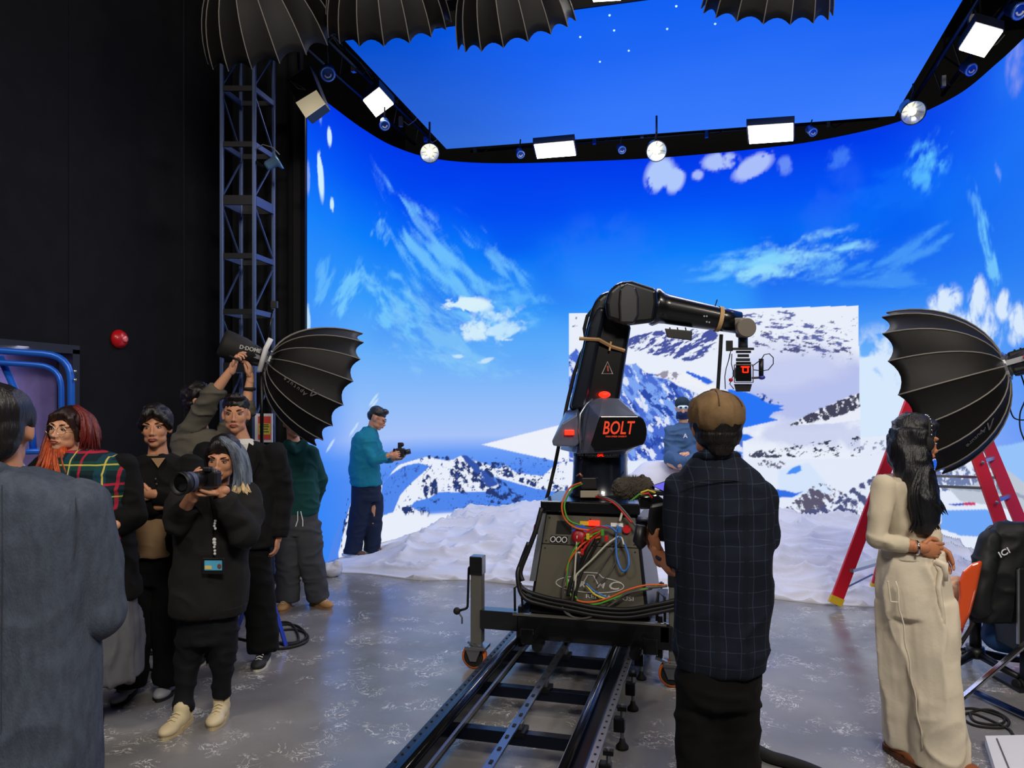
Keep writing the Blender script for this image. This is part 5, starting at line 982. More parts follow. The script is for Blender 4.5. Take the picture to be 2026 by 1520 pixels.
class Person:
    def __init__(s, px, d, skin, label, group=None, z=0.):
        s.f = Frame('person', px, d, label, 'person', group, z); s.P = s.f.P; s.o = s.f.o; s.b = MB(); s.x = MB(); s.skin = skin; s.ppm = FPX/d
    def w(s, px): return px/s.ppm
    # ---- head
    def head(s, px, py, off, yaw=0, pitch=0, roll=0, sc=1., ears=True):
        c = s.P(px, py, off); s.hc = c; R = rotface(yaw, pitch, roll); s.hR = R; s.hs = sc
        def H(x, y, z): return c+R @ (Vector((x, y, z))*sc)
        s.H = H
        def E(x, y, z, rx_, ry, rz, rot=None):
            rr = R @ rot if rot else R; s.b.ell(H(x, y, z), (rx_*sc, ry*sc, rz*sc), rr, 18, 12)
        E(0, .018, .03, .076, .095, .085); E(0, -.022, -.018, .063, .072, .082); E(0, -.035, -.06, .052, .052, .05); E(0, -.066, -.092, .026, .024, .02)
        for q in (-1, 1):
            E(q*.033, -.054, -.02, .027, .03, .034); E(q*.03, -.074, .026, .03, .016, .011); E(q*.036, -.026, -.064, .024, .042, .03)
            if ears: E(q*.078, .012, -.005, .008, .018, .03, Matrix.Rotation(q*.3, 3, 'Z')); E(q*.074, .006, -.022, .01, .012, .014)
            E(q*.011, -.098, -.037, .009, .011, .008)
        E(0, -.092, -.008, .009, .014, .034, Matrix.Rotation(-.28, 3, 'X')); E(0, -.107, -.031, .013, .013, .011)
        E(0, -.088, -.062, .03, .012, .014); E(0, -.097, -.057, .02, .008, .005); E(0, -.095, -.068, .017, .009, .006)
        return s
    def neck(s, px, py, off, r=.055):
        a = s.H(0, .02, -.05); b = s.P(px, py, off); s.b.limb([a, (a+b)/2, b], [r*.95, r, r*1.2], 16)
    def face(s, lidcol=None, open_=1., glasses=None, browk=1., lips=True):
        H, R, sc = s.H, s.hR, s.hs
        for q in (-1, 1):
            e = MB().ell(H(q*.031, -.0795, .004), (.0145*sc, .009*sc, .0058*sc*open_), R, 14, 8).build('eye', M_eye, s.o, smooth=True)
            MB().ell(H(q*.031, -.0862, .004), (.0052*sc, .003*sc, .0052*sc*open_), R, 10, 8).build('iris', M_iris, e, smooth=True)
            MB().tube([H(q*.031+.017*math.cos(t), -.087+.004*abs(math.cos(t)), .0045+.0065*open_*math.sin(t)) for t in np.linspace(.05, math.pi-.05, 8)], [.0012*sc, .002*sc, .0024*sc, .0026*sc, .0026*sc, .0024*sc, .002*sc, .0012*sc], 6).build('eyelid', M_brow, s.o, smooth=True)
            MB().tube([H(q*.014, -.0925, .0255), H(q*.028, -.092, .031), H(q*.041, -.085, .031), H(q*.053, -.073, .024)], [.0022*sc, .0034*sc*browk, .003*sc*browk, .001*sc], 6).build('eyebrow', M_brow, s.o, smooth=True)
            MB().ell(H(q*.0075, -.108, -.0405), (.0042*sc, .004*sc, .0022*sc), R, 8, 6).build('nostril', M_brow, s.o)
        if lips:
            MB().tube([H(-.023, -.094, -.0625), H(-.01, -.1015, -.0585), H(0, -.103, -.0597), H(.01, -.1015, -.0585), H(.023, -.094, -.0625)], [.0015*sc, .0042*sc, .0042*sc, .0042*sc, .0015*sc], 8).build('upper_lip', M_lip, s.o, smooth=True)
            MB().tube([H(-.021, -.094, -.0635), H(-.008, -.101, -.0685), H(.008, -.101, -.0685), H(.021, -.094, -.0635)], [.0015*sc, .005*sc, .005*sc, .0015*sc], 8).build('lower_lip', M_lip, s.o, smooth=True)
            MB().tube([H(-.022, -.0975, -.0632), H(0, -.1055, -.0635), H(.022, -.0975, -.0632)], .0011*sc, 5).build('mouth_line', mat('mouth_dark', (70, 26, 24), .7), s.o)
        if glasses:
            g = empty('glasses', (0, 0, 0)); g.parent = s.o
            gm = MB()
            for q in (-1, 1):
                gm.tube([H(q*.033+.026*math.cos(t), -.102+.006*abs(math.cos(t)), .0+.023*math.sin(t)) for t in np.linspace(0, 2*math.pi, 19)[:-1]], .0013*sc, 6, closed=True)
                gm.tube([H(q*.058, -.097, .006), H(q*.077, -.05, .008), H(q*.081, .01, .008)], .0013*sc, 6)
            gm.tube([H(-.008, -.105, .004), H(0, -.108, .007), H(.008, -.105, .004)], .0013*sc, 6); bpy.data.objects.remove(g); gm.build('glasses', glasses, s.o)
    # ---- hands, added unfused so the fingers stay crisp
    def hand(s, wrist, fdir, pn, side=1, curl=.5, thumb=.5, sc=1., spread=.06, curls=None):
        w_, f, n = Vector(wrist), Vector(fdir).normalized(), Vector(pn).normalized(); n = (n-f*n.dot(f)).normalized(); sd = f.cross(n)*side
        R = Matrix((sd, n, f)).transposed(); b = s.x
        b.ell(w_+f*.045*sc, (.04*sc, .0155*sc, .052*sc), R, 16, 10); b.limb([w_-f*.025*sc, w_+f*.02*sc], [.027*sc, .026*sc], 12); b.ell(w_+(f*.035+sd*.026+n*.008)*sc, (.016*sc, .014*sc, .03*sc), R, 12, 8)
        for i, (L, off) in enumerate(((.070, .03), (.079, .0105), (.072, -.0095), (.056, -.028))):
            c_ = curls[i] if curls else curl; ang = (1.5-i)*spread; d_ = (f*math.cos(ang)+sd*math.sin(ang)); p = w_+(f*(.082-.004*abs(i-1))+sd*off)*sc; pts = [p-d_*.012*sc, p]; a = 0
            for j, fr in enumerate((.45, .31, .24)):
                a += c_*(.85, 1.15, .8)[j]; dd = d_*math.cos(a)+n*math.sin(a); p = p+dd*L*fr*sc; pts.append(p)
            b.limb(pts, [.0092*sc, .0092*sc, .0085*sc, .0076*sc, .0062*sc], 10)
        p = w_+(f*.022+sd*.03)*sc; d1 = (f*.62+sd*.75*(1-thumb*.8)+n*.55*thumb).normalized(); d2 = (f*.85+sd*.1*(1-thumb)+n*.6*thumb-sd*.3*thumb).normalized()
        b.limb([p-d1*.01*sc, p+d1*.036*sc, p+(d1*.036+d2*.03)*sc, p+(d1*.036+d2*.03+(d2+n*.2).normalized()*.022)*sc], [.0125*sc, .0112*sc, .0096*sc, .0075*sc], 10)
    def foot(s, ankle, dirn, sc=1., m=None, sole=None, lace=None, L=.26):
        """shoe; ankle above, dirn horizontal"""
        a = Vector(ankle); f = Vector((dirn[0], dirn[1], 0)).normalized(); sd = Vector((-f.y, f.x, 0)); R = Matrix((sd, f, Vector((0, 0, 1)))).transposed(); g = -s.f.z if False else 0
        c = Vector((a.x, a.y, a.z)); z0 = a.z-.085*sc
        mb = MB(); base = Vector((a.x, a.y, 0))
        mb.ell(base+f*.03*sc+Vector((0, 0, z0+.045*sc)), (.042*sc, .09*sc, .042*sc), R); mb.ell(base+f*.115*sc+Vector((0, 0, z0+.036*sc)), (.047*sc, .075*sc, .032*sc), R); mb.ell(base-f*.035*sc+Vector((0, 0, z0+.05*sc)), (.038*sc, .045*sc, .05*sc), R)
        mb.limb([base+f*.0+Vector((0, 0, z0+.05*sc)), base+Vector((0, 0, z0+.1*sc))], [.042*sc, .044*sc])
        me = fuse(mb, .008, 4); co = mco(me); co[:, 2] = np.maximum(co[:, 2], z0+.018*sc); me.vertices.foreach_set('co', co.ravel()); me.update(); me.shade_smooth(); sh = link('shoe', me, m, s.o)
        so = MB(); pr = []
        for t in np.linspace(0, 2*math.pi, 25)[:-1]:
            y = .04*sc+.138*sc*math.sin(t); x = (.047 if math.sin(t) > 0 else .04)*sc*math.cos(t); pr.append((x, y))
        so.prism(pr, lambda u_, v_, t: base+sd*u_+f*v_+Vector((0, 0, t)), z0, z0+.026*sc); so.build('sole', sole or m, sh)
        if lace:
            lm = MB()
            for k in range(4):
                p = base+f*(.055+.022*k)*sc+Vector((0, 0, z0+(.094-.0085*k)*sc)); lm.tube([p-sd*.02*sc-Vector((0, 0, .007)), p+Vector((0, 0, .002)), p+sd*.02*sc-Vector((0, 0, .007))], .0032*sc, 6)
            lm.build('laces', lace, sh)
    def leg_core(s, hip, knee, ankle): s.b.limb([hip, (Vector(hip)+Vector(knee))/2, knee, (Vector(knee)*.6+Vector(ankle)*.4), ankle], [.06, .056, .042, .04, .03], 14)
    def arm_core(s, sh, el, wr): s.b.limb([sh, (Vector(sh)+Vector(el))/2, el, Vector(el)*.65+Vector(wr)*.35, wr], [.05, .046, .038, .038, .026], 14)
    def torso_core(s, top, mid, hip, w1=.17, w2=.14, rot=0):
        t, m, h = Vector(top), Vector(mid), Vector(hip); s.b.loft([(h.x, h.y, h.z-.1, w2*.95, .09, rot), (h.x, h.y, h.z, w2*1.05, .1, rot), (m.x, m.y, m.z, w2*.88, .085, rot), (t.x, t.y, t.z-.12, w1*.92, .095, rot), (t.x, t.y, t.z-.03, w1, .075, rot), (t.x, t.y, t.z+.03, w1*.45, .06, rot)])
    def body(s, voxel=.007, smooth=3):
        me = fuse(s.b, voxel, smooth)
        if s.x.v:
            a = bmesh.new(); a.from_mesh(me); m2 = s.x.mesh('h'); c = bmesh.new(); c.from_mesh(m2); bmesh.ops.recalc_face_normals(c, faces=c.faces); c.to_mesh(m2); c.free(); a.from_mesh(m2); a.to_mesh(me); a.free(); bpy.data.meshes.remove(m2)
        me.shade_smooth(); s.bo = link('body', me, skinmat('skin_%d_%d_%d' % s.skin, s.skin), s.o); return s.bo
    def cloth(s, name, mb, m, voxel=.011, smooth=4, amp=.006, fold=.008, seed=1, fs=(7, 7, 16), sc=(9, 9, 6)):
        foldy(m); me = fuse(mb, voxel, smooth); wrinkle(me, amp, sc, seed, fold*1.25, fs); me.shade_smooth(); return link(name, me, m, s.o)
    def trunk(s, rings, mb=None, n=26, sq=2.4, rot=0.):
        """rings: (px, py, width px, depth m[, off])"""
        mb = mb or MB(); R_ = []
        for g in rings:
            off = g[4] if len(g) > 4 else 0; p = s.P(g[0], g[1], off); R_.append((p.x, p.y, p.z, s.w(g[2])/2, g[3]/2, rot))
        R_.sort(key=lambda r: r[2]); return mb.loft(R_, n, sq)
    def hair(s, fn, m, voxel=.006, amp=.004, fold=.006, seed=3, fs=(22, 22, 4), name='hair', smooth=3):
        mb = MB(); fn(mb); me = fuse(mb, voxel, smooth); wrinkle(me, amp, (14, 14, 5), seed, fold, fs); me.shade_smooth(); return link(name, me, m, s.o)
def hair_cap(P, mb, low=-.02, front=.075, grow=1., back=0, flat=0):
    H, R, sc = P.H, P.hR, P.hs
    mb.ell(H(0, .028, .05), (.082*sc*grow, .094*sc*grow, .078*sc*grow), R, 22, 14); mb.ell(H(0, .06, .0), (.07*sc*grow, .056*sc*grow, .075*sc*grow), R, 18, 12)
    if front: mb.ell(H(0, -.035, front), (.062*sc, .045*sc, .03*sc), R, 16, 10)
def fringe(P, mb, pts, r=.018, n=10):
    mb.limb([P.H(*p) for p in pts], r if isinstance(r, list) else [r*P.hs*(1-.55*i/(len(pts)-1)) for i in range(len(pts))], n)
def strands(P, name, pts, r, m, n=9, spread=.05, seed=0, pix=True):
    n = int(n*3); r = r*.5
    """a lock of hair made of several tapering tubes"""
    rg = random.Random(seed); mb = MB(); B_ = [P.P(*p) for p in pts] if pix else [Vector(p) for p in pts]
    for k in range(n):
        dx, dy = rg.uniform(-1, 1)*spread, rg.uniform(-1, 1)*spread*.6; q = []
        for i, p in enumerate(B_):
            t = i/(len(B_)-1); q.append(p+Vector((dx*(.35+.75*t), dy*(.35+.65*t), rg.uniform(-.01, .01))))
        q = smoothp(q, 5); L_ = len(q); cut = L_-rg.randint(0, 3); q = q[:cut]; mb.tube(q, [r*(.75+.35*math.sin(math.pi*min(1, i/(L_*.8))))*(1 if i < cut-4 else (cut-i)/4.5) for i in range(cut)], 7)
    return mb.build(name, m, P.o, smooth=True)
K_ = mat('black_cloth', (9, 9, 10), .9, bump=.3, scale=90); K2 = mat('black_trousers', (5, 5, 6), .9, bump=.3, scale=60)
def trousers(p, waist, L, R_, m, hem_r=.085, name='trousers', thigh=.105, seed=1, fold=.008, voxel=.012, wd=None):
    """waist (px,py,w,depth,off); L,R_ = (hip,knee,ankle) local points"""
    mb = MB(); c = p.P(waist[0], waist[1], waist[4] if len(waist) > 4 else 0); w_ = p.w(waist[2])/2
    mb.loft([(c.x, c.y, c.z-.2, w_*1.06, waist[3]*.55), (c.x, c.y, c.z-.1, w_*1.04, waist[3]*.54), (c.x, c.y, c.z, w_, waist[3]/2)], 24, 2.4)
    for h, k, a in (L, R_):
        h, k, a = Vector(h), Vector(k), Vector(a); mb.tube([h+Vector((0, 0, .03)), h, lerp(h, k, .5), k, lerp(k, a, .5), a], [thigh*.9, thigh, thigh*.95, (thigh+hem_r)*.48, hem_r*.97, hem_r], 20)
    return p.cloth(name, mb, m, voxel, 4, .005, fold, seed)
# ---------------------------------------------------------------- A: man in grey blazer, back to the camera
A_ = Person(5, 2.12, SK2, 'man in a grey wool blazer seen from behind at the left edge')
A_.head(-2, 852, 0, yaw=204, pitch=4); A_.neck(2, 965, .0, .058)
A_.torso_core(A_.P(5, 1000), A_.P(5, 1200), A_.P(5, 1400)); A_.leg_core(A_.P(-60, 1420), A_.P(-62, 1720), A_.P(-60, 1975)); A_.leg_core(A_.P(70, 1420), A_.P(72, 1720), A_.P(72, 1975))
sh = A_.P(150, 1014, .02); el_ = A_.P(196, 1205, .06); wr = A_.P(120, 1225, .3); A_.arm_core(sh, el_, wr); A_.hand(wr, (-.7, .6, .1), (0, 0, -1), 1, .5)
sh2 = A_.P(-150, 1010, .02); el2 = A_.P(-200, 1200, .06); wr2 = A_.P(-120, 1225, .3); A_.arm_core(sh2, el2, wr2); A_.hand(wr2, (.7, .6, .1), (0, 0, -1), -1, .5); A_.body(.009)
def f(mb): hair_cap(A_, mb, grow=1.0); mb.ell(A_.H(0, .07, -.035), (.062, .042, .05), A_.hR); [mb.ell(A_.H(q*.072, -.005, .035), (.016, .04, .04), A_.hR) for q in (-1, 1)]
A_.hair(f, hairmat('black_hair', (16, 12, 11)), fold=.005)
blz = mat('grey_wool', (70, 78, 92), .9, bump=.6, scale=260, var=.16, stretch=(1, 1, .4))
mb = A_.trunk([(4, 934, 104, .15, 0), (4, 950, 190, .2), (5, 972, 286, .23), (5, 1005, 350, .26), (5, 1060, 350, .28), (5, 1150, 340, .28), (5, 1250, 326, .27), (4, 1350, 340, .29), (3, 1460, 352, .31), (2, 1560, 362, .33)])
for a_, b_, c_ in ((sh, el_, wr), (sh2, el2, wr2)):
    mb.tube([a_+Vector((0, 0, .01)), lerp(a_, b_, .5), b_+Vector((0, 0, .0)), lerp(b_, c_, .35), lerp(b_, c_, .8)], [.075, .072, .066, .062, .054], 20); mb.ell(a_, .078); mb.ell(b_, .067)
jk_ = A_.cloth('blazer', mb, blz, .010, 4, .008, .02, 5, (3.5, 3.5, 5), (5, 5, 3.5))
mb = MB(); mb.tube([A_.P(-52, 946, .1), A_.P(-44, 936, -.03), A_.P(2, 930, -.085), A_.P(48, 936, -.03), A_.P(60, 950, .1)], [.02, .022, .024, .022, .02], 12); A_.cloth('collar', mb, blz, .008, 2, .002, 0)
MB().tube([A_.P(-38, 930, .03), A_.P(0, 924, -.06), A_.P(40, 926, .02)], .016, 10).build('shirt_collar', M_white, A_.o, smooth=True)
MB().tube([A_.P(150, 985, -.05), A_.P(154, 1010, -.085), A_.P(152, 1060, -.098), A_.P(146, 1110, -.1)], .0018, 6).build('armhole_seam', mat('seam_dark', (50, 56, 66), .9), A_.o); MB().tube([A_.P(4, 960, -.125), A_.P(5, 1100, -.15), A_.P(3, 1300, -.15), A_.P(2, 1520, -.165)], .0012, 6).build('back_seam', mat('seam_dark'), A_.o)
trousers(A_, (4, 1440, 250, .24), (A_.P(-62, 1500), A_.P(-62, 1720), A_.P(-60, 1990)), (A_.P(72, 1500), A_.P(72, 1720), A_.P(72, 1990)), K2, .1)
for x in (-60, 72): A_.foot(Vector((A_.P(x, 1900).x, 0, .085)), (0, 1), 1.1, K_, M_rub)
# ---------------------------------------------------------------- B: woman with red hair and plaid scarf
B_ = Person(172, 4.1, SK1, 'woman with long red-orange hair and round glasses in a plaid scarf and black coat')
B_.head(134, 851, -.03, yaw=-6, pitch=-2, roll=7, sc=.97); B_.neck(146, 908, .0, .048)
B_.torso_core(B_.P(168, 925), B_.P(172, 1010), B_.P(178, 1090), .16, .13); B_.leg_core(B_.P(165, 1110), B_.P(172, 1260), B_.P(182, 1412, -.05)); B_.leg_core(B_.P(205, 1110), B_.P(150, 1260), B_.P(140, 1400, .08))
sh = B_.P(244, 925, .0); el_ = B_.P(262, 1020, -.02); wr = B_.P(218, 1040, -.16); B_.arm_core(sh, el_, wr); B_.hand(wr, (-.9, -.3, -.05), (0, .6, -.8), 1, .7, .4, .95)
sh2 = B_.P(92, 925, .02); el2 = B_.P(72, 1015, .0); wr2 = B_.P(120, 1060, -.15); B_.arm_core(sh2, el2, wr2); B_.hand(wr2, (.9, -.3, 0), (0, .6, -.8), -1, .7, .4, .95)
B_.body(.0055, 2); B_.face(open_=.6, glasses=mat('thin_gold_frame', (190, 180, 165), .25, .9)); 
hr_ = hairmat('wine_red_hair', (104, 28, 26)); ho = hairmat('orange_hair', (176, 70, 22)); hd_ = hairmat('dark_brown_hair', (40, 20, 16))
def f(mb): hair_cap(B_, mb, grow=1.08, front=.085); [fringe(B_, mb, [(0, -.05, .098), (q*.05, -.068, .065), (q*.074, -.04, .01), (q*.08, -.02, -.05)], .024) for q in (-1, 1)]
B_.hair(f, hd_, fold=.005)
strands(B_, 'red_lock', [(150, 806, .0), (174, 826, .01), (184, 856, .0), (186, 890, -.01)], .02, hr_, 18, .035, 2); strands(B_, 'red_lock', [(150, 806, -.03), (168, 825, -.045), (174, 855, -.06), (168, 892, -.06)], .018, hr_, 12, .03, 3)
strands(B_, 'orange_lock', [(112, 850, .02), (104, 885, -.06), (96, 920, -.12), (84, 955, -.13)], .016, ho, 13, .05, 4); strands(B_, 'orange_lock', [(120, 870, -.05), (118, 905, -.12), (130, 945, -.16), (152, 982, -.16)], .014, ho, 12, .05, 5); strands(B_, 'orange_lock', [(108, 830, .04), (100, 870, .0), (94, 905, -.04), (96, 930, -.08)], .018, hr_, 12, .04, 6)
coat = mb = B_.trunk([(146, 898, 60, .12), (150, 908, 110, .16), (164, 924, 168, .2), (168, 945, 182, .24), (170, 1000, 176, .25), (176, 1060, 172, .25), (180, 1128, 178, .27), (182, 1180, 186, .28)])
for a_, b2, c_ in ((sh, el_, wr), (sh2, el2, wr2)): mb.tube([a_, lerp(a_, b2, .5), b2, lerp(b2, c_, .45), lerp(b2, c_, .82)], [.075, .074, .068, .06, .05], 18); mb.ell(a_, .074); mb.ell(b2, .068)
B_.cloth('coat', mb, K_, .011, 4, .007, .012, 11)
pl_ = plaid('tartan_wool', (14, 36, 44), [(0, .16, .05, .1, (18, 66, 84)), (2, .16, .05, .3, (16, 70, 62)), (0, .16, .012, .55, (186, 30, 60)), (2, .16, .012, .75, (190, 34, 60)), (0, .16, .008, .9, (216, 196, 90)), (2, .16, .008, .15, (216, 196, 90))])
mb = MB()
rr_ = [(160, 893, 92, .2, -.01), (170, 905, 140, .26, -.02), (184, 930, 138, .3, -.03), (190, 965, 130, .3, -.04), (190, 1000, 124, .29, -.04), (188, 1018, 116, .28, -.04)]
B_.trunk(rr_, mb); B_.cloth('scarf', mb, pl_, .010, 3, .006, .008, 12)
mb = MB(); mb.loft([(*B_.P(218, 1056, -.1), .045, .03), (*B_.P(219, 1090, -.1), .055, .03), (*B_.P(222, 1128, -.1), .05, .03)][::-1], 16, 3); B_.cloth('scarf_end', mb, pl_, .009, 2, .004, .004, 13)
mb = B_.trunk([(186, 1080, 120, .22), (190, 1150, 142, .28), (200, 1250, 140, .32), (208, 1338, 134, .34)]); B_.cloth('skirt', mb, mat('grey_skirt', (92, 92, 98), .85, bump=.3), .012, 3, .004, .022, 14, (16, 16, 1.2))
for x, y, o_ in ((186, 1426, -.05), (140, 1405, .1)): q = B_.P(x, y, o_); B_.foot(Vector((q.x, q.y, .09)), (.15, -1), 1., K_, M_rub, M_rub)
MB().tube([B_.P(182, 1395, -.05), B_.P(184, 1430, -.05)], [.045, .052], 14).build('boot_shaft', K_, B_.o, smooth=True)
# ---------------------------------------------------------------- C: young man with crossed arms
C_ = Person(308, 4.55, SK2, 'young man with black curtained hair and folded arms in a black cardigan')
C_.head(309, 847, -.02, yaw=12, pitch=0, roll=-2, sc=1.); C_.neck(313, 903, .01, .05)
C_.torso_core(C_.P(314, 922), C_.P(312, 1020), C_.P(312, 1090)); C_.leg_core(C_.P(282, 1100), C_.P(272, 1230), C_.P(258, 1352, -.02)); C_.leg_core(C_.P(335, 1100), C_.P(335, 1230), C_.P(335, 1345, .0))
sh = C_.P(377, 925, .0); el_ = C_.P(392, 998, -.06); wr = C_.P(300, 978, -.2); C_.arm_core(sh, el_, wr); C_.hand(wr, (-1, .1, 0), (0, 1, .1), -1, .5, .4)
sh2 = C_.P(252, 922, .0); el2 = C_.P(240, 1000, -.06); wr2 = C_.P(320, 1000, -.15); C_.arm_core(sh2, el2, wr2); C_.hand(wr2, (1, .2, .1), (0, 1, 0), 1, .6, .4)
C_.body(.0055, 2); C_.face(open_=.8)
def f(mb):
    hair_cap(C_, mb, grow=1.07, front=.09)
    for q in (-1, 1): fringe(C_, mb, [(q*.005, -.065, .1), (q*.035, -.085, .075), (q*.062, -.068, .045), (q*.08, -.03, .015), (q*.082, .0, -.0)], .027)
    mb.ell(C_.H(0, -.02, .115), (.06, .06, .03), C_.hR)
C_.hair(f, hairmat('black_hair'), fold=.008, fs=(26, 26, 8))
tan = mat('tan_jersey', (140, 112, 82), .9, bump=.3)
C_.cloth('shirt', C_.trunk([(313, 900, 42, .12), (313, 908, 48, .13), (313, 925, 70, .14, .005), (312, 1000, 100, .17, .0), (306, 1045, 80, .22, -.02), (306, 1080, 84, .24, -.03), (306, 1097, 84, .24, -.03)]), tan, .009, 3, .003, .006, 21)
mb = C_.trunk([(313, 901, 60, .14, .012), (313, 911, 108, .18, .01), (314, 925, 150, .2, .01), (314, 950, 152, .23, .005), (313, 1000, 140, .235), (313, 1030, 136, .22, .02), (318, 1092, 134, .20, .035)])
for a_, b2, c_ in ((sh, el_, wr), (sh2, el2, wr2)): mb.tube([a_, lerp(a_, b2, .5), b2, lerp(b2, c_, .5), lerp(b2, c_, .92)], [.072, .07, .066, .055, .048], 18); mb.ell(a_, .07); mb.ell(b2, .066)
mb.limb([C_.P(345, 1010, -.09), C_.P(348, 1060, -.09), C_.P(350, 1088, -.09)], [.05, .05, .045]); mb.limb([C_.P(262, 1010, -.08), C_.P(255, 1060, -.08), C_.P(252, 1085, -.08)], [.035, .035, .03])
C_.cloth('cardigan', mb, mat('black_cardigan', (12, 12, 12), .9, bump=.3, scale=90), .010, 4, .005, .012, 22)
vn = MB(); vn.v = [tuple(C_.P(*q)) for q in ((299, 907, -.1), (327, 906, -.1), (313, 926, -.122), (299, 907, -.07), (327, 906, -.07), (313, 926, -.1))]; vn.f = [(0, 1, 2), (5, 4, 3), (0, 3, 4, 1), (1, 4, 5, 2), (2, 5, 3, 0)]; vn.build('neck_opening', tan, C_.o)
for k in range(4): MB().ell(C_.P(308+k*2, 948+k*10, -.134), .006).build('button', mat('button_grey', (70, 70, 66), .4), C_.o)
trousers(C_, (312, 1085, 112, .2), (C_.P(284, 1125), C_.P(272, 1230), C_.P(256, 1356, -.02)), (C_.P(338, 1125), C_.P(336, 1230), C_.P(336, 1350)), K2, .095, thigh=.1, seed=23)
for x, y, o_ in ((254, 1360, -.02), (338, 1350, .05)): q = C_.P(x, y, o_); C_.foot(Vector((q.x, q.y, .085)), (0, -1), 1., mat('grey_trainer', (150, 152, 158), .6), M_rub, K_)
# ---------------------------------------------------------------- F: person behind raising an arm
F_ = Person(402, 5.62, SK1, 'person in a grey jacket behind the blazer man, arm raised to the softbox lamp')
F_.head(398, 792, .02, yaw=85, pitch=-8); F_.neck(396, 850, .04, .05)
F_.torso_core(F_.P(398, 868), F_.P(400, 950), F_.P(402, 1020)); F_.leg_core(F_.P(380, 1030), F_.P(380, 1140), F_.P(378, 1242)); F_.leg_core(F_.P(425, 1030), F_.P(428, 1140), F_.P(430, 1242))
sh = F_.P(372, 858, .0); el_ = F_.P(420, 782, -.1); wr = F_.P(460, 728, -.12); F_.arm_core(sh, el_, wr); F_.hand(wr, (.35, -.1, 1), (1, .2, -.2), 1, .85, .2, 1.05, curls=[.5, .75, .85, .95])
sh2 = F_.P(445, 858, .05); el2 = F_.P(486, 812, .02); wr2 = F_.P(495, 748, .0); F_.arm_core(sh2, el2, wr2); F_.hand(wr2, (.0, 0, 1), (-1, 0, 0), 1, .6, .4); F_.body(.008, 2)
def f(mb): hair_cap(F_, mb, grow=1.12); mb.ell(F_.H(0, .03, .1), (.07, .08, .04), F_.hR)
F_.hair(f, hairmat('black_hair'), amp=.012, fold=.01, fs=(30, 30, 30))
gj = mat('grey_canvas', (92, 88, 78), .85, bump=.3); mb = F_.trunk([(394, 852, 60, .14, .03), (395, 862, 100, .18), (398, 885, 112, .22), (400, 950, 108, .23), (402, 1050, 110, .23)])
mb.tube([sh, lerp(sh, el_, .5), el_, lerp(el_, wr, .28)], [.075, .07, .068, .062], 18); mb.ell(sh, .075); mb.ell(el_, .066); mb.tube([sh2, lerp(sh2, el2, .5), el2, lerp(el2, wr2, .3)], [.07, .068, .064, .055], 18); mb.ell(el2, .064)
F_.cloth('jacket', mb, gj, .010, 4, .005, .014, 31); trousers(F_, (402, 1010, 86, .2), (F_.P(382, 1040), F_.P(381, 1140), F_.P(379, 1244)), (F_.P(424, 1040), F_.P(427, 1140), F_.P(430, 1244)), K2, .09)
for x in (379, 430): q = F_.P(x, 1245); F_.foot(Vector((q.x, q.y, .085)), (0, -1), 1, K_, M_rub)
MB().tube([F_.P(494, 770, .0)+Vector((.034*math.cos(t), .03*math.sin(t), 0)) for t in np.linspace(0, 6.28, 13)[:-1]], .012, 8, closed=True).build('wristwatch', M_rub, F_.o, smooth=True)
MB().tube([F_.P(454, 704, -.17), F_.P(478, 716, -.17)], .007, 8).build('marker_pen', M_rub, F_.o)
# ---------------------------------------------------------------- E: man in black blazer
E_ = Person(478, 5.13, SK2, 'tall man with cropped black hair in a black blazer over a white t-shirt')
E_.head(467, 821, -.02, yaw=12, pitch=0, sc=1.06); E_.neck(478, 878, .01, .055)
E_.torso_core(E_.P(474, 900), E_.P(474, 1000), E_.P(474, 1080)); E_.leg_core(E_.P(445, 1090), E_.P(425, 1200), E_.P(404, 1300, .05)); E_.leg_core(E_.P(500, 1090), E_.P(512, 1190), E_.P(521, 1282, -.02))
sh = E_.P(543, 898, .0); el_ = E_.P(560, 985, .03); wr = E_.P(550, 1062, -.02); E_.arm_core(sh, el_, wr); E_.hand(wr, (-.1, 0, -1), (-1, 0, 0), 1, .4)
sh2 = E_.P(408, 898, .02); el2 = E_.P(394, 985, .05); wr2 = E_.P(400, 1065, .0); E_.arm_core(sh2, el2, wr2); E_.hand(wr2, (.1, 0, -1), (1, 0, 0), 1, .4)
E_.body(.0055, 2); E_.face(open_=.55, browk=1.3)
def f(mb): mb.ell(E_.H(0, .02, .062), (.077*1.06, .093*1.06, .07), E_.hR, 22, 14); mb.ell(E_.H(0, .065, .02), (.066, .052, .06), E_.hR); mb.ell(E_.H(0, -.03, .108), (.06, .055, .03), E_.hR)
E_.hair(f, hairmat('black_hair'), amp=.008, fold=.007, fs=(35, 35, 35))
E_.cloth('tee', E_.trunk([(478, 868, 40, .12), (478, 876, 56, .14), (476, 900, 100, .19), (474, 980, 110, .21), (474, 1050, 104, .2)]), mat('white_cotton', (206, 204, 200), .85), .009, 3, .002, .003)
mb = E_.trunk([(478, 874, 58, .15, .035), (477, 882, 90, .17, .02), (476, 892, 140, .2, .02), (475, 915, 160, .23, .01), (474, 980, 150, .25), (474, 1080, 152, .26)])
for a_, b2, c_ in ((sh, el_, wr), (sh2, el2, wr2)): mb.tube([a_, lerp(a_, b2, .5), b2, lerp(b2, c_, .5), c_], [.08, .078, .07, .064, .06], 18); mb.ell(a_, .078); mb.ell(b2, .068)
E_.cloth('blazer', mb, mat('black_suiting', (13, 13, 15), .85, bump=.2, scale=120), .010, 4, .004, .009, 41)
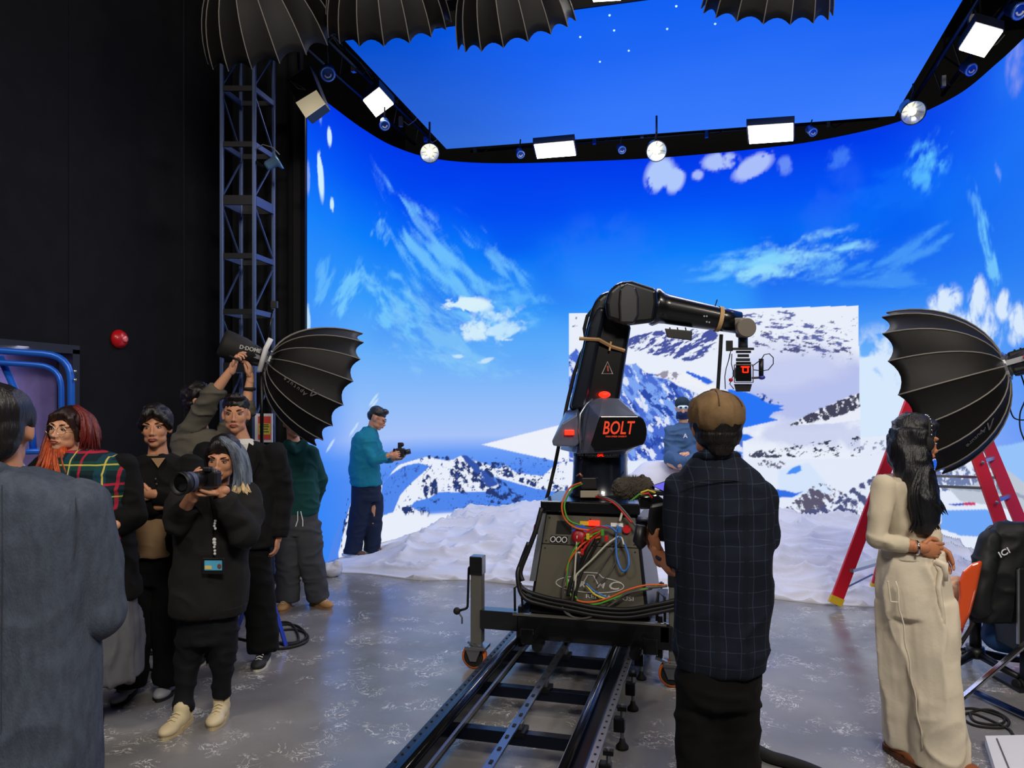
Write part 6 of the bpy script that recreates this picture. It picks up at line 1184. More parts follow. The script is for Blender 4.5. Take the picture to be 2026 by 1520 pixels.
for q in (-1, 1):
    lp = MB(); pts = [(478+q*14, 876, -.08), (478+q*32, 888, -.1), (478+q*36, 912, -.128), (478+q*12, 968, -.142), (478+q*7, 958, -.14), (478+q*9, 905, -.12)]; lp.v = [tuple(E_.P(*z)) for z in pts]+[tuple(E_.P(a, b, c+.012)) for a, b, c in pts]; n = 6; lp.f = [tuple(range(n)), tuple(range(2*n-1, n-1, -1))]+[(k, (k+1) % n, n+(k+1) % n, n+k) for k in range(n)]; lp.build('lapel', mat('black_suiting'), E_.o, bevel=.003)
vn = MB(); vn.v = [tuple(E_.P(*q)) for q in ((466, 879, -.1), (491, 879, -.1), (479, 935, -.132), (466, 879, -.08), (491, 879, -.08), (479, 935, -.11))]; vn.f = [(0, 1, 2), (5, 4, 3), (0, 3, 4, 1), (1, 4, 5, 2), (2, 5, 3, 0)]; vn.build('shirt_front', mat('white_cotton'), E_.o)
trousers(E_, (474, 1070, 116, .22), (E_.P(450, 1110), E_.P(428, 1200), E_.P(404, 1306, .05)), (E_.P(502, 1110), E_.P(514, 1190), E_.P(522, 1288, -.02)), K2, .1, thigh=.11, seed=42)
for x, y, o_ in ((404, 1312, .05), (522, 1290, -.02)): q = E_.P(x, y, o_); E_.foot(Vector((q.x, q.y, .085)), (.05, -1), 1.05, mat('black_canvas_shoe', (26, 26, 28), .7), mat('cream_rubber', (206, 200, 186), .6), M_white)
# ---------------------------------------------------------------- G: hoodie man under the softbox
G_ = Person(590, 6.5, SK1, 'man in a dark green hoodie and grey sweatpants, face hidden by the softbox')
G_.head(580, 838, .0, yaw=34, pitch=5); G_.neck(582, 885, .02, .052)
G_.torso_core(G_.P(582, 900), G_.P(588, 960), G_.P(590, 1015)); G_.leg_core(G_.P(572, 1030), G_.P(572, 1110), G_.P(568, 1188)); G_.leg_core(G_.P(608, 1030), G_.P(618, 1110), G_.P(630, 1182, .05))
sh = G_.P(612, 898, .0); el_ = G_.P(632, 950, .1); wr = G_.P(620, 1000, .2); G_.arm_core(sh, el_, wr); G_.hand(wr, (-.3, .3, -1), (-1, 0, 0), 1, .5); sh2 = G_.P(556, 898, .02); el2 = G_.P(546, 950, .0); wr2 = G_.P(550, 1000, -.08); G_.arm_core(sh2, el2, wr2); G_.hand(wr2, (.2, 0, -1), (1, 0, 0), -1, .5); G_.body(.008, 2); G_.face()
G_.hair(lambda mb: hair_cap(G_, mb, grow=1.06), hairmat('black_hair'))
gh = mat('dark_teal_fleece', (20, 66, 66), .9, bump=.3, scale=80); mb = G_.trunk([(583, 876, 44, .14, .02), (582, 884, 66, .17), (583, 896, 78, .2), (586, 930, 80, .23), (590, 985, 82, .24), (590, 1014, 80, .23), (590, 1022, 66, .2)])
for a_, b2, c_ in ((sh, el_, wr), (sh2, el2, wr2)): mb.tube([a_, lerp(a_, b2, .5), b2, lerp(b2, c_, .5), lerp(b2, c_, .95)], [.075, .075, .07, .062, .048], 18); mb.ell(a_, .074); mb.ell(b2, .068)
mb.tube([G_.P(562, 884, .06), G_.P(568, 878, -.06), G_.P(584, 892, -.12), G_.P(600, 878, -.06), G_.P(606, 886, .06)], .032, 12); G_.cloth('hoodie', mb, gh, .010, 4, .005, .01, 51)
trousers(G_, (590, 1010, 70, .22), (G_.P(573, 1040), G_.P(571, 1110), G_.P(569, 1190)), (G_.P(607, 1040), G_.P(616, 1110), G_.P(630, 1184, .05)), mat('grey_marl_fleece', (62, 64, 68), .9, bump=.3), .095, thigh=.115, seed=52, fold=.012)
for x, y, o_, dr_ in ((567, 1192, 0, (0, -1)), (628, 1180, .05, (.75, -.6))): q = G_.P(x, y, o_); G_.foot(Vector((q.x, q.y, .085)), dr_, 1.05, mat('tan_suede', (176, 134, 84), .8), mat('tan_rubber', (150, 110, 70), .7), mat('cream_lace', (210, 196, 160), .8))
for q in (-1, 1): MB().tube([G_.P(592+q*3, 1012, -.125), G_.P(594+q*5, 1030, -.13), G_.P(592+q*7, 1042, -.13)], .004, 6).build('drawstring', M_white, G_.o)
# ---------------------------------------------------------------- D: photographer
D_ = Person(420, 4.16, SK2, 'woman photographer with silver-streaked hair and charcoal sweatshirt aiming a camera')
D_.head(441, 908, -.03, yaw=4, pitch=10, roll=5, sc=.97); D_.neck(432, 968, .02, .045)
D_.torso_core(D_.P(428, 985), D_.P(420, 1100), D_.P(415, 1190), .15, .13); D_.leg_core(D_.P(385, 1200), D_.P(372, 1310), D_.P(362, 1402, -.04)); D_.leg_core(D_.P(440, 1200), D_.P(440, 1300), D_.P(438, 1372, .05))
sh = D_.P(486, 985, .0); el_ = D_.P(484, 1052, -.16); wr = D_.P(436, 972, -.26); D_.arm_core(sh, el_, wr); D_.hand(wr, (-.95, -.2, -.15), (0, -.2, 1), -1, .35, .6, .9, curls=[.3, .3, .35, .4])
sh2 = D_.P(368, 985, .0); el2 = D_.P(354, 1030, -.16); wr2 = D_.P(381, 978, -.28); D_.arm_core(sh2, el2, wr2); D_.hand(wr2, (.0, -.15, 1), (1, .25, 0), 1, .6, .3, .95, curls=[.35, .55, .6, .65])
D_.body(.0055, 2); D_.face(open_=.7)
hs_ = hairmat('silver_hair', (112, 124, 142)); hk = hairmat('black_brown_hair', (22, 18, 18)); hb = hairmat('blond_tip', (196, 170, 128))
def f(mb):
    hair_cap(D_, mb, grow=1.06, front=.085); fringe(D_, mb, [(-.01, -.06, .098), (-.045, -.07, .07), (-.074, -.04, .03), (-.08, .0, -.02), (-.078, .02, -.07)], .025); mb.ell(D_.H(0, .06, -.06), (.075, .045, .07), D_.hR)
D_.hair(f, hk, fold=.005)
strands(D_, 'silver_lock', [(440, 868, -.1), (462, 885, -.1), (474, 918, -.06), (478, 950, -.04), (474, 972, -.05)], .016, hs_, 20, .04, 11); strands(D_, 'silver_lock', [(450, 868, .0), (474, 890, .02), (484, 925, .02), (486, 960, -.02)], .018, hs_, 16, .03, 12); strands(D_, 'blond_lock', [(482, 950, -.04), (484, 960, -.05), (487, 970, -.07), (490, 976, -.08)], .012, hb, 10, .02, 13)
strands(D_, 'blond_lock', [(470, 962, -.05), (468, 972, -.07), (464, 982, -.08)], .012, hb, 9, .03, 14)
sw = mat('charcoal_sweatshirt', (30, 29, 29), .92, bump=.35, scale=100); mb = D_.trunk([(432, 962, 56, .14, .01), (430, 970, 92, .18), (428, 985, 130, .22), (424, 1010, 140, .25), (420, 1060, 138, .27), (416, 1130, 144, .29), (413, 1188, 142, .3), (412, 1198, 140, .3), (412, 1212, 134, .28)])
mb.tube([sh, lerp(sh, el_, .5), el_+Vector((0, 0, -.01)), lerp(el_, wr, .35), lerp(el_, wr, .7), lerp(el_, wr, .88)], [.078, .088, .082, .07, .05, .042], 20); mb.ell(sh, .075); mb.ell(el_, .082)
mb.tube([sh2, lerp(sh2, el2, .5), el2, lerp(el2, wr2, .3), lerp(el2, wr2, .52)], [.075, .08, .07, .06, .05], 20); mb.ell(sh2, .072); mb.ell(el2, .07); D_.cloth('sweatshirt', mb, sw, .010, 4, .006, .013, 61, (6, 6, 9))
D_.cloth('hem_band', D_.trunk([(412, 1194, 146, .315), (412, 1213, 142, .305)]), mat('charcoal_rib', (26, 25, 25), .95), .008, 1, .001, 0)
trousers(D_, (412, 1195, 100, .2), (D_.P(388, 1225), D_.P(372, 1310), D_.P(362, 1406, -.04)), (D_.P(438, 1225), D_.P(441, 1300), D_.P(438, 1378, .05)), mat('black_denim', (14, 15, 20), .8, bump=.3), .05, thigh=.088, seed=62, fold=.01)
bg = mat('beige_leather', (206, 190, 152), .6); 
for x, y, o_, dr_ in ((360, 1412, -.06, (-.12, -1)), (438, 1380, .06, (.1, -1))): q = D_.P(x, y, o_); D_.foot(Vector((q.x, q.y, .085)), dr_, 1.02, bg, mat('beige_rubber', (190, 170, 130), .6), mat('cream_lace'))
# lanyard and badge
MB().tube([D_.P(412, 975, -.12), D_.P(420, 1010, -.155), D_.P(426, 1040, -.165), D_.P(424, 1075, -.17), D_.P(423, 1098, -.175)], .0035, 6).build('lanyard', K_, D_.o)
for py in (1031, 1036, 1041, 1046, 1068, 1074, 1078, 1083, 1090, 1096): MB().ell(D_.P(425+(py % 3)-1, py, -.18), .0075+.003*(1068 <= py <= 1074), n=8, m=6).build('bead', M_white, D_.o, smooth=True)
bd = MB().box(D_.P(422, 1120, -.185), (.115, .008, .085)).build('badge_holder', M_black, D_.o, bevel=.004); MB().box(D_.P(422, 1119, -.1905), (.09, .003, .05)).build('badge_card', mat('sky_blue_card', (84, 176, 214), .4), bd); MB().box(D_.P(412, 1123, -.1925), (.035, .002, .018)).build('badge_print', mat('yellow_print', (226, 196, 110), .5), bd); MB().ell(D_.P(434, 1121, -.1925), (.011, .002, .014)).build('badge_photo', mat('brown_print', (110, 70, 50), .6), bd)
# her camera
ph = Frame('camera', 405, 3.84, 'black camera with a large lens held by the woman photographer', 'camera', z=1.2)
ax_ = Vector((-.32, -.94, -.06)).normalized(); c0 = ph.P(394, 949, 0)
bdm = MB().box(c0-ax_*.02+Vector((.03, .02, .0)), (.115, .05, .078), Matrix.Rotation(-.3, 3, 'Z')).build('camera_body', M_black, ph.o, bevel=.01)
MB().lathe([(.034, .0), (.036, .02), (.043, .03), (.043, .07), (.047, .075), (.047, .115), (.056, .12), (.058, .16), (.053, .162), (.048, .145)], c0-ax_*.02, ax_, 32).build('lens', M_black, ph.o, smooth=True); MB().lathe([(.05, .0), (.035, .006), (.001, .011)], c0+ax_*.122, ax_, 28).build('front_glass', M_gloss, ph.o, smooth=True)
MB().lathe([(.0485, .076), (.049, .08), (.049, .1), (.0485, .104)], c0-ax_*.02, ax_, 32, cap=False).build('zoom_ring', mat('slate_rubber', (70, 76, 104), .6), ph.o); MB().box(c0+Vector((.035, .02, .05)), (.04, .045, .024)).build('viewfinder_hump', M_black, bdm, bevel=.006); MB().lathe([(.012, 0), (.012, .014)], c0+Vector((.07, .02, .038)), n=14).build('dial', M_alu, bdm)
# ---------------------------------------------------------------- H: man in teal shirt by the screen
H_ = Person(722, 8.6, SK2, 'man in a teal shirt standing in profile on the snow beside the led wall')
H_.head(746, 828, .0, yaw=92, pitch=26, sc=1.02); H_.neck(732, 862, .0, .05)
H_.torso_core(H_.P(724, 872), H_.P(724, 920), H_.P(726, 965), .13, .12, 1.2); H_.leg_core(H_.P(716, 975), H_.P(706, 1035), H_.P(696, 1092)); H_.leg_core(H_.P(738, 975), H_.P(738, 1035), H_.P(736, 1090, .08))
sh = H_.P(712, 868, -.1); el_ = H_.P(738, 912, -.14); wr = H_.P(771, 901, -.12); H_.arm_core(sh, el_, wr); H_.hand(wr, (1, 0, .1), (0, 1, -.2), 1, .7, .5); sh2 = H_.P(736, 868, .1); el2 = H_.P(752, 905, .14); wr2 = H_.P(782, 908, .06); H_.arm_core(sh2, el2, wr2); H_.hand(wr2, (1, -.2, .1), (0, -.5, 1), -1, .5, .5); H_.body(.007, 2); H_.face(open_=.6, glasses=M_rub)
def f(mb): mb.ell(H_.H(0, .02, .06), (.08, .097, .07), H_.hR); mb.ell(H_.H(0, .062, .01), (.071, .055, .06), H_.hR); mb.ell(H_.H(0, -.045, .105), (.052, .042, .028), H_.hR)
H_.hair(f, hairmat('black_hair'), voxel=.008)
tl_ = mat('teal_cotton', (16, 116, 140), .8, bump=.25); mb = H_.trunk([(731, 846, 22, .14), (729, 853, 32, .22), (724, 866, 48, .36), (722, 890, 54, .38), (721, 930, 58, .36), (725, 960, 60, .36)])
for a_, b2, c_ in ((sh, el_, wr), (sh2, el2, wr2)): mb.tube([a_, lerp(a_, b2, .5), b2, lerp(b2, c_, .5), lerp(b2, c_, .8)], [.075, .07, .065, .055, .045], 16); mb.ell(a_, .072); mb.ell(b2, .063)
H_.cloth('shirt', mb, tl_, .011, 4, .005, .01, 71); MB().tube([H_.P(728, 843, -.06), H_.P(741, 852, -.04), H_.P(743, 854, .02), H_.P(730, 842, .07)], .012, 8).build('collar', tl_, H_.o, smooth=True)
trousers(H_, (725, 955, 54, .3), (H_.P(716, 985, -.05), H_.P(708, 1035, -.05), H_.P(697, 1094, -.05)), (H_.P(738, 985, .06), H_.P(738, 1035, .06), H_.P(736, 1090, .08)), mat('navy_denim', (22, 34, 58), .8, bump=.3), .095, thigh=.115, seed=72)
for x, y, o_ in ((692, 1100, -.05), (736, 1098, .08)): q = H_.P(x, y, o_); H_.foot(Vector((q.x, q.y, .115)), (1, -.25), 1., mat('brown_suede', (92, 62, 46), .7), M_white)
hcam = Frame('camera', 796, 8.55, 'small black video camera rig held by the man in the teal shirt', 'camera', z=1.1); MB().box(hcam.P(792, 896), (.1, .1, .1)).build('camera_body', M_black, hcam.o, bevel=.01); MB().tube([hcam.P(798, 896), hcam.P(812, 893)], .03, 14).build('lens', M_black, hcam.o, smooth=True); MB().box(hcam.P(791, 882), (.04, .05, .07)).build('monitor', M_black, hcam.o, bevel=.006); MB().ell(hcam.P(795, 880), .025).build('microphone', M_rub, hcam.o, smooth=True); MB().tube([hcam.P(781, 888, -.06), hcam.P(776, 905, -.06)], .014, 8).build('hand_grip', M_rub, hcam.o)
# ---------------------------------------------------------------- I: snow-suited figure on the mound
I_ = Person(1352, 9.2, SK1, 'person in a blue-grey snowsuit tinted by the led wall, goggles and mask sitting on the snow mound', z=.9)
I_.head(1350, 808, -.02, yaw=-6, pitch=4, sc=.98); I_.neck(1352, 836, .0, .05); I_.torso_core(I_.P(1354, 848), I_.P(1354, 885), I_.P(1354, 912), .17, .15)
sh = I_.P(1328, 854, -.02); el_ = I_.P(1326, 892, -.1); wr = I_.P(1345, 900, -.24); I_.arm_core(sh, el_, wr); I_.hand(wr, (.8, -.4, 0), (0, .3, -1), -1, .7, .5); sh2 = I_.P(1378, 854, -.02); el2 = I_.P(1382, 892, -.1); wr2 = I_.P(1362, 898, -.24); I_.arm_core(sh2, el2, wr2); I_.hand(wr2, (-.8, -.4, 0), (0, .3, -1), 1, .7, .5)
for q, x in ((-1, 1338), (1, 1370)): I_.b.limb([I_.P(x, 915), I_.P(x+q*10, 914, -.3), I_.P(x-q*6, 918, -.38)], [.08, .06, .045])
I_.body(.009, 2)
su = mat('led_tinted_snowsuit', (58, 88, 124), .7, bump=.4, scale=20); mb = I_.trunk([(1351, 838, 24, .14), (1352, 846, 44, .2), (1353, 858, 58, .26), (1353, 885, 62, .3), (1354, 912, 64, .32), (1355, 921, 62, .32)])  # suit colour has the LED wall's blue light mixed in
for a_, b2, c_ in ((sh, el_, wr), (sh2, el2, wr2)): mb.tube([a_, lerp(a_, b2, .5), b2, lerp(b2, c_, .5), c_], [.08, .078, .074, .068, .06], 16); mb.ell(a_, .078); mb.ell(b2, .074)
for q, x in ((-1, 1336), (1, 1372)): mb.limb([I_.P(x, 910), I_.P(x+q*9, 908, -.28), I_.P(x-q*8, 914, -.36)], [.09, .085, .07])
I_.cloth('snowsuit', mb, su, .013, 4, .006, .014, 81); I_.hair(lambda mb: (mb.ell(I_.H(0, .01, .06), (.088, .1, .075), I_.hR)), mat('dark_green_knit', (16, 42, 52), .9, bump=.4, scale=100), name='beanie')
mb = MB(); mb.ell(I_.H(0, -.03, -.06), (.065, .078, .05), I_.hR); mb.loft([(*I_.H(0, .0, -.13), .075, .08), (*I_.H(0, -.01, -.05), .068, .078)], 18); I_.cloth('face_mask', mb, mat('navy_knit', (30, 46, 86), .9), .01, 3, .002, .003)
gg = MB().ell(I_.H(0, -.07, .016), (.068, .04, .03), I_.hR).build('goggles', mat('pale_goggle_frame', (206, 222, 228), .4), I_.o, smooth=True)
for q in (-1, 1): MB().ell(I_.H(q*.03, -.105, .016), (.018, .008, .013), I_.hR).build('goggle_lens', mat('dark_lens', (40, 60, 80), .1), gg, smooth=True)
text('chest_mark', 'A', .075, I_.P(1356, 863, -.19), (math.pi/2, 0, 0), M_white, I_.o, 0, .002)
# ---------------------------------------------------------------- K: woman in cream
Kp = Person(1800, 3.68, SK3, 'woman with long black hair and headphones in a cream top and wide cream trousers')
Kp.head(1812, 872, .03, yaw=88, pitch=12, roll=0, sc=.96); Kp.neck(1788, 936, .03, .042)
Kp.torso_core(Kp.P(1780, 966, .0), Kp.P(1792, 1040), Kp.P(1802, 1120), .085, .085); Kp.leg_core(Kp.P(1780, 1130), Kp.P(1785, 1300), Kp.P(1778, 1466, .06)); Kp.leg_core(Kp.P(1830, 1130), Kp.P(1848, 1300), Kp.P(1872, 1492, -.04))
sh = Kp.P(1750, 962, -.05); el_ = Kp.P(1736, 1066, -.08); wr = Kp.P(1822, 1084, -.14); Kp.arm_core(sh, el_, wr); Kp.hand(wr, (1, .05, -.15), (0, 1, -.1), 1, .5, .5, .95, curls=[.35, .5, .6, .7])
sh2 = Kp.P(1812, 962, .1); el2 = Kp.P(1838, 1050, .12); wr2 = Kp.P(1848, 1082, -.02); Kp.arm_core(sh2, el2, wr2); Kp.hand(wr2, (.5, -.1, -.8), (-.6, -.6, 0), -1, .5, .5, .95); Kp.body(.006, 2); Kp.face(open_=.8)
kh = hairmat('glossy_black_hair', (14, 14, 20), .3)
def f(mb):
    hair_cap(Kp, mb, grow=1.07, front=.085); 
    for q in (-1, 1): mb.ell(Kp.H(q*.066, .01, .0), (.025, .06, .075), Kp.hR)
    mb.tube([Kp.P(1800, 850, .0), Kp.P(1796, 890, .0), Kp.P(1812, 940, -.06), Kp.P(1826, 990, -.1), Kp.P(1828, 1030, -.1), Kp.P(1824, 1054, -.1)], [.085, .092, .078, .07, .062, .03], 20)
    mb.tube([Kp.P(1790, 860, .05), Kp.P(1790, 910, .06), Kp.P(1808, 960, .02), Kp.P(1832, 1000, -.04)], [.075, .072, .06, .04], 18)
Kp.hair(f, kh, voxel=.008, amp=.008, fold=.01, fs=(26, 26, 2.2))
for k, pts in enumerate([[(1832, 930, -.1), (1842, 965, -.12), (1846, 1000, -.12), (1840, 1030, -.12), (1846, 1050, -.12)], [(1820, 930, -.12), (1808, 980, -.14), (1816, 1030, -.14), (1808, 1052, -.13)], [(1834, 960, -.1), (1852, 1000, -.1), (1860, 1016, -.1)]]): strands(Kp, 'loose_lock', pts, .013, kh, 10, .03, 20+k)
cr = mat('cream_jersey', (204, 192, 168), .8, bump=.2, scale=80); mb = Kp.trunk([(1776, 944, 70, .15, .01), (1775, 952, 84, .18), (1778, 966, 90, .2), (1786, 1000, 86, .2), (1794, 1050, 78, .18), (1800, 1088, 90, .2), (1802, 1110, 102, .22)], rot=-.35)
for a_, b2, c_ in ((sh, el_, wr), (sh2, el2, wr2)): mb.tube([a_, lerp(a_, b2, .5), b2, lerp(b2, c_, .5), lerp(b2, c_, .72)], [.052, .05, .046, .04, .034], 18); mb.ell(a_, .052); mb.ell(b2, .045)
Kp.cloth('top', mb, cr, .008, 3, .003, .008, 91, (8, 8, 14)); 
ctn = mat('cream_cotton', (226, 214, 192), .85, bump=.3); mb = Kp.trunk([(1803, 1092, 108, .24), (1804, 1110, 114, .26), (1806, 1160, 122, .27), (1812, 1215, 122, .26)]); mb.tube([Kp.P(1786, 1190, .03), Kp.P(1790, 1320, .05), Kp.P(1800, 1420, .07), Kp.P(1806, 1470, .07)], [.11, .115, .115, .11], 20); mb.tube([Kp.P(1830, 1190, -.02), Kp.P(1842, 1320, -.04), Kp.P(1850, 1420, -.05), Kp.P(1856, 1508, -.05)], [.12, .118, .12, .125], 20)
Kp.cloth('trousers', mb, ctn, .009, 3, .006, .016, 92, (10, 10, 2.6)); Kp.cloth('waistband', Kp.trunk([(1803, 1086, 114, .25), (1803, 1103, 117, .262)]), ctn, .008, 1, .001, .0)
MB().tube([Kp.P(1848, 1108, -.13), Kp.P(1862, 1130, -.14), Kp.P(1856, 1160, -.15), Kp.P(1866, 1220, -.15), Kp.P(1868, 1290, -.14)], [.012, .014, .012, .01, .009], 8).build('tie_belt', ctn, Kp.o, smooth=True); MB().tube([Kp.P(1850, 1110, -.14), Kp.P(1868, 1118, -.15), Kp.P(1872, 1150, -.15)], [.014, .02, .008], 8).build('bow_loop', ctn, Kp.o, smooth=True)
MB().tube([Kp.P(1772+k*2.4+2*math.sin(k*1.3), 1150+k*14.5, -.12-.012*math.sin(k*.13)) for k in range(24)], .0035, 6).build('side_seam', ctn, Kp.o, smooth=True)
MB().tube([Kp.P(1757, 1150, -.12), Kp.P(1762, 1190, -.12), Kp.P(1776, 1192, -.135)], .004, 6).build('pocket_edge', ctn, Kp.o)
for x, y, o_, dr_ in ((1776, 1468, .08, (.3, -1)), (1868, 1492, -.05, (.6, -1))): q = Kp.P(x, y, o_); Kp.foot(Vector((q.x, q.y, .085)), dr_, .97, mat('rust_suede', (148, 84, 40), .7), mat('dark_sole', (90, 52, 30), .7))
MB().tube([Kp.P(1774, 1420, .06), Kp.P(1776, 1462, .07)], [.05, .045], 14).build('sock', M_white, Kp.o, smooth=True)
MB().tube([wr+Vector((-.02+.004*math.cos(t), .03*math.cos(t), .03*math.sin(t))) for t in np.linspace(0, 6.28, 15)[:-1]], .006, 8, closed=True).build('wristwatch', M_chrome, Kp.o, smooth=True)
# headphones worn on the head
hp = Frame('headphones', 1830, 3.66, 'black and silver headphones over the long-haired woman\'s hair', 'headphones', z=1.5); o0 = Kp.o.location-hp.o.location; o0 = Vector((o0.dot(Rv), o0.dot(Fv), o0.z)); KH = lambda x, y, z: Kp.H(x, y, z)+o0
MB().tube([KH(.094*math.cos(t), -.012, .01+.118*math.sin(t)) for t in np.linspace(-.05, math.pi+.05, 17)], .008, 8).build('headband', M_rub, hp.o, smooth=True)
for k in range(15): t = .25+k*.19; MB().ell(KH(.1*math.cos(t), -.02, .01+.125*math.sin(t)), .005, n=8, m=6).build('stud', M_chrome, hp.o, smooth=True)
for q in (-1, 1): MB().lathe([(.02, -.012), (.036, -.01), (.036, .014), (.026, .02)], KH(q*.093, -.005, -.012), Kp.hR @ Vector((q, 0, 0)), 20).build('ear_cup', M_rub, hp.o, smooth=True)
# ---------------------------------------------------------------- J: man in the brown cap with the video camera
J_ = Person(1425, 2.95, SK3, 'man in a brown cap and dark checked shirt seen from behind beside the robot')
J_.head(1413, 848, .0, yaw=-176, pitch=4, sc=1.03); J_.neck(1418, 925, .0, .056)
J_.torso_core(J_.P(1430, 955), J_.P(1428, 1100), J_.P(1425, 1250)); J_.leg_core(J_.P(1392, 1290), J_.P(1392, 1480), J_.P(1395, 1640)); J_.leg_core(J_.P(1462, 1290), J_.P(1462, 1480), J_.P(1466, 1640))
sh = J_.P(1350, 975, .02); el_ = J_.P(1350, 1138, .02); wr = J_.P(1303, 1098, .2); J_.arm_core(sh, el_, wr); J_.hand(wr, (-.28, .3, 1), (.9, .3, .1), 1, .5, .15, 1., curls=[.25, .5, .6, .6])
sh2 = J_.P(1500, 978, .04); el2 = J_.P(1508, 1090, .05); wr2 = J_.P(1480, 1110, .3); J_.arm_core(sh2, el2, wr2); J_.hand(wr2, (-.8, .6, .3), (0, 0, 1), -1, .6); J_.body(.007, 2)
def f(mb): mb.ell(J_.H(0, .035, .01), (.09, .1, .06), J_.hR); mb.ell(J_.H(0, .048, -.028), (.086, .078, .055), J_.hR); mb.ell(J_.H(0, .06, -.035), (.067, .046, .055), J_.hR); mb.ell(J_.H(0, .07, -.075), (.05, .034, .035), J_.hR); [mb.ell(J_.H(q*.074, -.012, .02), (.013, .03, .035), J_.hR) for q in (-1, 1)]
J_.hair(f, hairmat('black_hair'), fold=.006)
mb = MB(); mb.ell(J_.H(0, .014, .058), (.105, .122, .082), J_.hR, 24, 14); mb.ell(J_.H(0, .07, .035), (.092, .068, .066), J_.hR); mb.ell(J_.H(0, -.1, .03), (.07, .06, .012), J_.hR); J_.cloth('cap', mb, mat('brown_twill', (112, 88, 60), .85, bump=.4, scale=70, var=.25), .007, 3, .006, .006, 101, (16, 16, 6))
MB().ell(J_.H(0, .014, .143), (.018, .018, .006), J_.hR).build('cap_button', mat('brown_twill'), J_.o, smooth=True)
for k in range(6): a = k*math.pi/3+.3; MB().tube([J_.H(.105*math.cos(a)*math.sin(t), .014+.122*math.sin(a)*math.sin(t), .058+.0835*math.cos(t)) for t in np.linspace(.1, 1.35, 8)], .0022, 6).build('cap_seam', mat('dark_brown_seam', (78, 60, 42), .9), J_.o)
ck = plaid('navy_check', (11, 20, 34), [(0, .052, .0028, .1, (46, 54, 72)), (2, .056, .0028, .3, (44, 52, 68)), (0, .104, .02, .4, (9, 15, 28))]); 
mb = J_.trunk([(1418, 902, 86, .15, 0), (1420, 916, 116, .17), (1425, 934, 146, .2), (1429, 962, 174, .23), (1431, 1020, 184, .26), (1430, 1100, 186, .27), (1428, 1200, 184, .28), (1424, 1290, 178, .29), (1424, 1318, 170, .28)], rot=-.15)
mb.tube([sh, lerp(sh, el_, .45), lerp(el_, sh, .12)+Vector((.01, 0, 0))], [.072, .074, .072], 20); mb.ell(sh, .072); mb.tube([sh2, lerp(sh2, el2, .5), el2+Vector((0, 0, .02))], [.064, .064, .062], 20); mb.ell(sh2, .062)
J_.cloth('shirt', mb, ck, .009, 4, .006, .01, 102, (6, 6, 8)); J_.cloth('collar', MB().tube([J_.P(1384, 918, .06), J_.P(1380, 906, .0), J_.P(1398, 900, -.06), J_.P(1432, 898, -.075), J_.P(1456, 904, -.02), J_.P(1456, 916, .05)], [.02, .022, .024, .024, .022, .02], 12), ck, .007, 2, .002, .0)
MB().tube([J_.P(1352, 958, -.09), J_.P(1400, 950, -.125), J_.P(1450, 950, -.13), J_.P(1505, 962, -.09)], .0025, 6).build('yoke_seam', mat('navy_seam', (10, 14, 24), .9), J_.o)
trousers(J_, (1420, 1280, 152, .25), (J_.P(1388, 1330), J_.P(1386, 1480), J_.P(1392, 1662)), (J_.P(1452, 1330), J_.P(1454, 1480), J_.P(1460, 1662)), K2, .088, thigh=.1, seed=103)
for x in (1398, 1468): q = J_.P(x, 1640); J_.foot(Vector((q.x, q.y, .085)), (-.2, 1), 1.08, K_, M_rub)
MB().tube([lerp(wr, el_, .28)+Vector((.033*math.cos(t), .033*math.sin(t), -.012*math.cos(t))) for t in np.linspace(0, 6.28, 17)[:-1]], .007, 8, closed=True).build('wristband', mat('navy_rubber', (22, 28, 54), .6), J_.o, smooth=True)
# video camera
vc = Frame('video_camera', 1300, 3.2, 'black video camera with furry microphone and monitor held by the man in the cap', 'video camera', z=1.2)
def V(px, py, o_=0.): return vc.P(px, py, o_)
def vprism(name, poly, o0, o1, m, bev=.006, par=None): return MB().prism(poly, lambda a, b, t: V(a, b, t), o0, o1).build(name, m, par or vc.o, bevel=bev)
vprism('camera_body', [(1285, 1000), (1340, 990), (1345, 1045), (1340, 1075), (1295, 1070), (1280, 1045)], -.05, .07, M_black, .012); vprism('rear_block', [(1262, 985), (1300, 978), (1315, 990), (1312, 1006), (1266, 1008)], -.03, .06, M_gloss, .006); vprism('top_handle', [(1280, 968), (1340, 972), (1340, 982), (1282, 980)], -.02, .03, M_black, .006)
MB().tube([V(1262, 1050, .12), V(1290, 1052, .1)], [.062, .058], 24).build('matte_box', M_black, vc.o, smooth=True); MB().tube([V(1268, 1040, .0), V(1262, 1070, .0), V(1272, 1082, .0)], .022, 12).build('grip', M_black, vc.o, smooth=True)
vprism('monitor', [(1289, 961), (1324, 949), (1345, 958), (1345, 990)], -.02, .0, mat('monitor_shell', (14, 14, 18), .5), .002); vprism('screen', [(1292, 961.5), (1324, 951), (1344, 960), (1344, 987)], -.026, -.02, mat('lavender_screen', (96, 92, 214), .3, emit=.8, emitc=(92, 88, 210)), 0)
vprism('side_screen', [(1313, 988), (1332, 985), (1332, 1008), (1314, 1006)], -.065, -.05, M_black, .003); vprism('side_image', [(1315, 990), (1330, 987), (1330, 1005), (1316, 1003)], -.07, -.065, mat('pale_screen', (170, 215, 230), .3, emit=.8, emitc=(160, 210, 226)), 0)
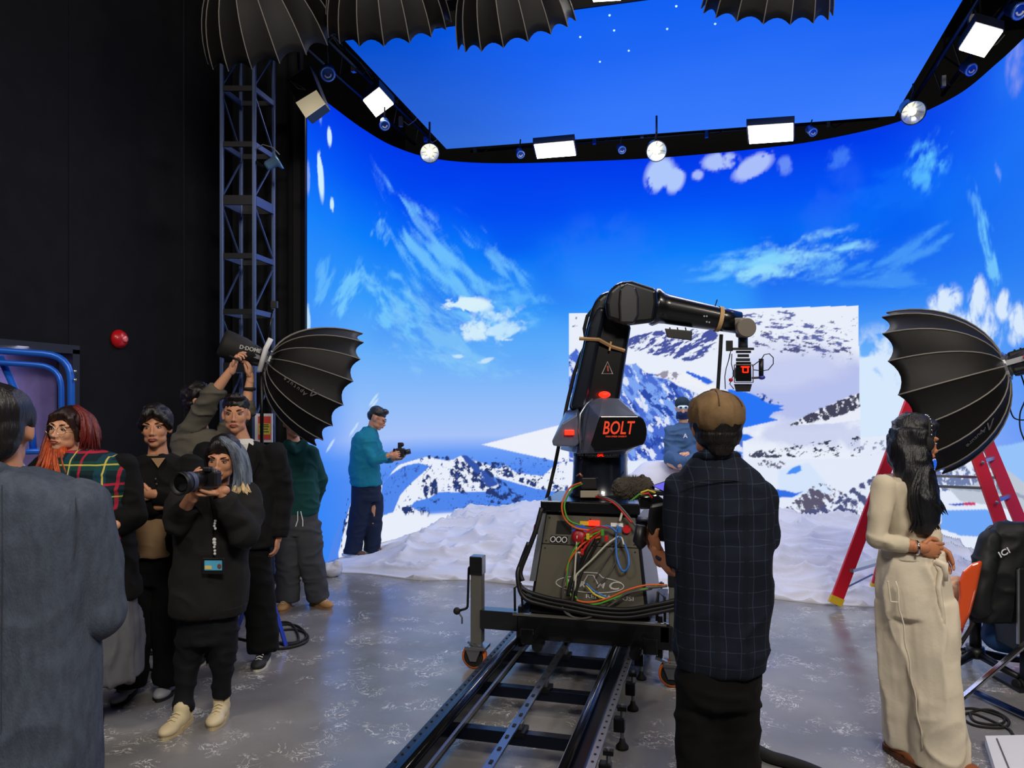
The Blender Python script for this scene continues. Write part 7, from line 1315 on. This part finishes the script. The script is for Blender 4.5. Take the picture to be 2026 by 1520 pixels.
me = fuse(MB().limb([V(1232, 966, .02), V(1272, 966, .02)], [.044, .046], 20), .006, 2); wrinkle(me, .008, (60, 60, 60), 5, .006, (90, 90, 90)); fr2 = link('furry_windshield', me, mat('grey_brown_fur', (58, 52, 44), .95, bump=1, scale=150), vc.o)
fm2 = MB(); rg = random.Random(4)
for k in range(1400):
    t = rg.random(); a = rg.uniform(0, 6.28); base_ = lerp(V(1226, 966, .02), V(1278, 966, .02), t); rad = .044*(math.sin(math.pi*min(1, max(0, .06+t*.88))))**.35; d_ = Vector((rg.uniform(-.4, .4), math.cos(a), math.sin(a))).normalized(); p0 = base_+Vector((0, math.cos(a), math.sin(a)))*rad; p1 = p0+d_*.016+Vector((rg.uniform(-.005, .005), 0, rg.uniform(-.006, .006))); s_ = d_.orthogonal().normalized()*.0011; fm2.add([p0-s_, p0+s_, p1], [(0, 1, 2)])
tag(fm2.build('fur_strands', mat('fur_tip', (78, 70, 58), .9), vc.o, fixn=False), kind='stuff')
MB().ell(V(1271, 944, .02), (.012, .012, .012)).build('shoe_mount', M_black, vc.o); MB().tube([V(1244, 972, .0), V(1290, 976, .0)], .008, 8).build('microphone_rail', M_black, vc.o)
for pts, c in (([(1268, 975, -.05), (1282, 970, -.06), (1296, 975, -.05)], 'yellow'), ([(1270, 978, -.05), (1283, 976, -.06), (1290, 985, -.05)], 'red'), ([(1250, 990, -.04), (1265, 978, -.05), (1285, 980, -.05)], 'green')): MB().tube([V(*p) for p in pts], .004, 6).build('cable', mat('cable_'+c, CAB[c], .5), vc.o)

if 0: print('TRIS', sum(sum(len(p.vertices)-2 for p in m.polygons)*m.users for m in bpy.data.meshes if len(m.polygons) < 2000000))

for o in bpy.data.objects:
    if o.parent or 'category' not in o: continue
    b = o.name.split('.')[0]
    g = {'panel_light': 'square and rectangular panel lights around the led ceiling', 'spotlight': 'round spotlights around the led ceiling', 'small_spotlight': 'small blue spotlights around the led ceiling', 'rigging_truss': 'black lighting trusses around the led ceiling', 'floor_cable': 'black cables lying on the floor'}.get(b)
    if b == 'softbox': g = 'softboxes hanging overhead' if o.location.z > 4 else 'softboxes on stands'
    if g: o['group'] = g
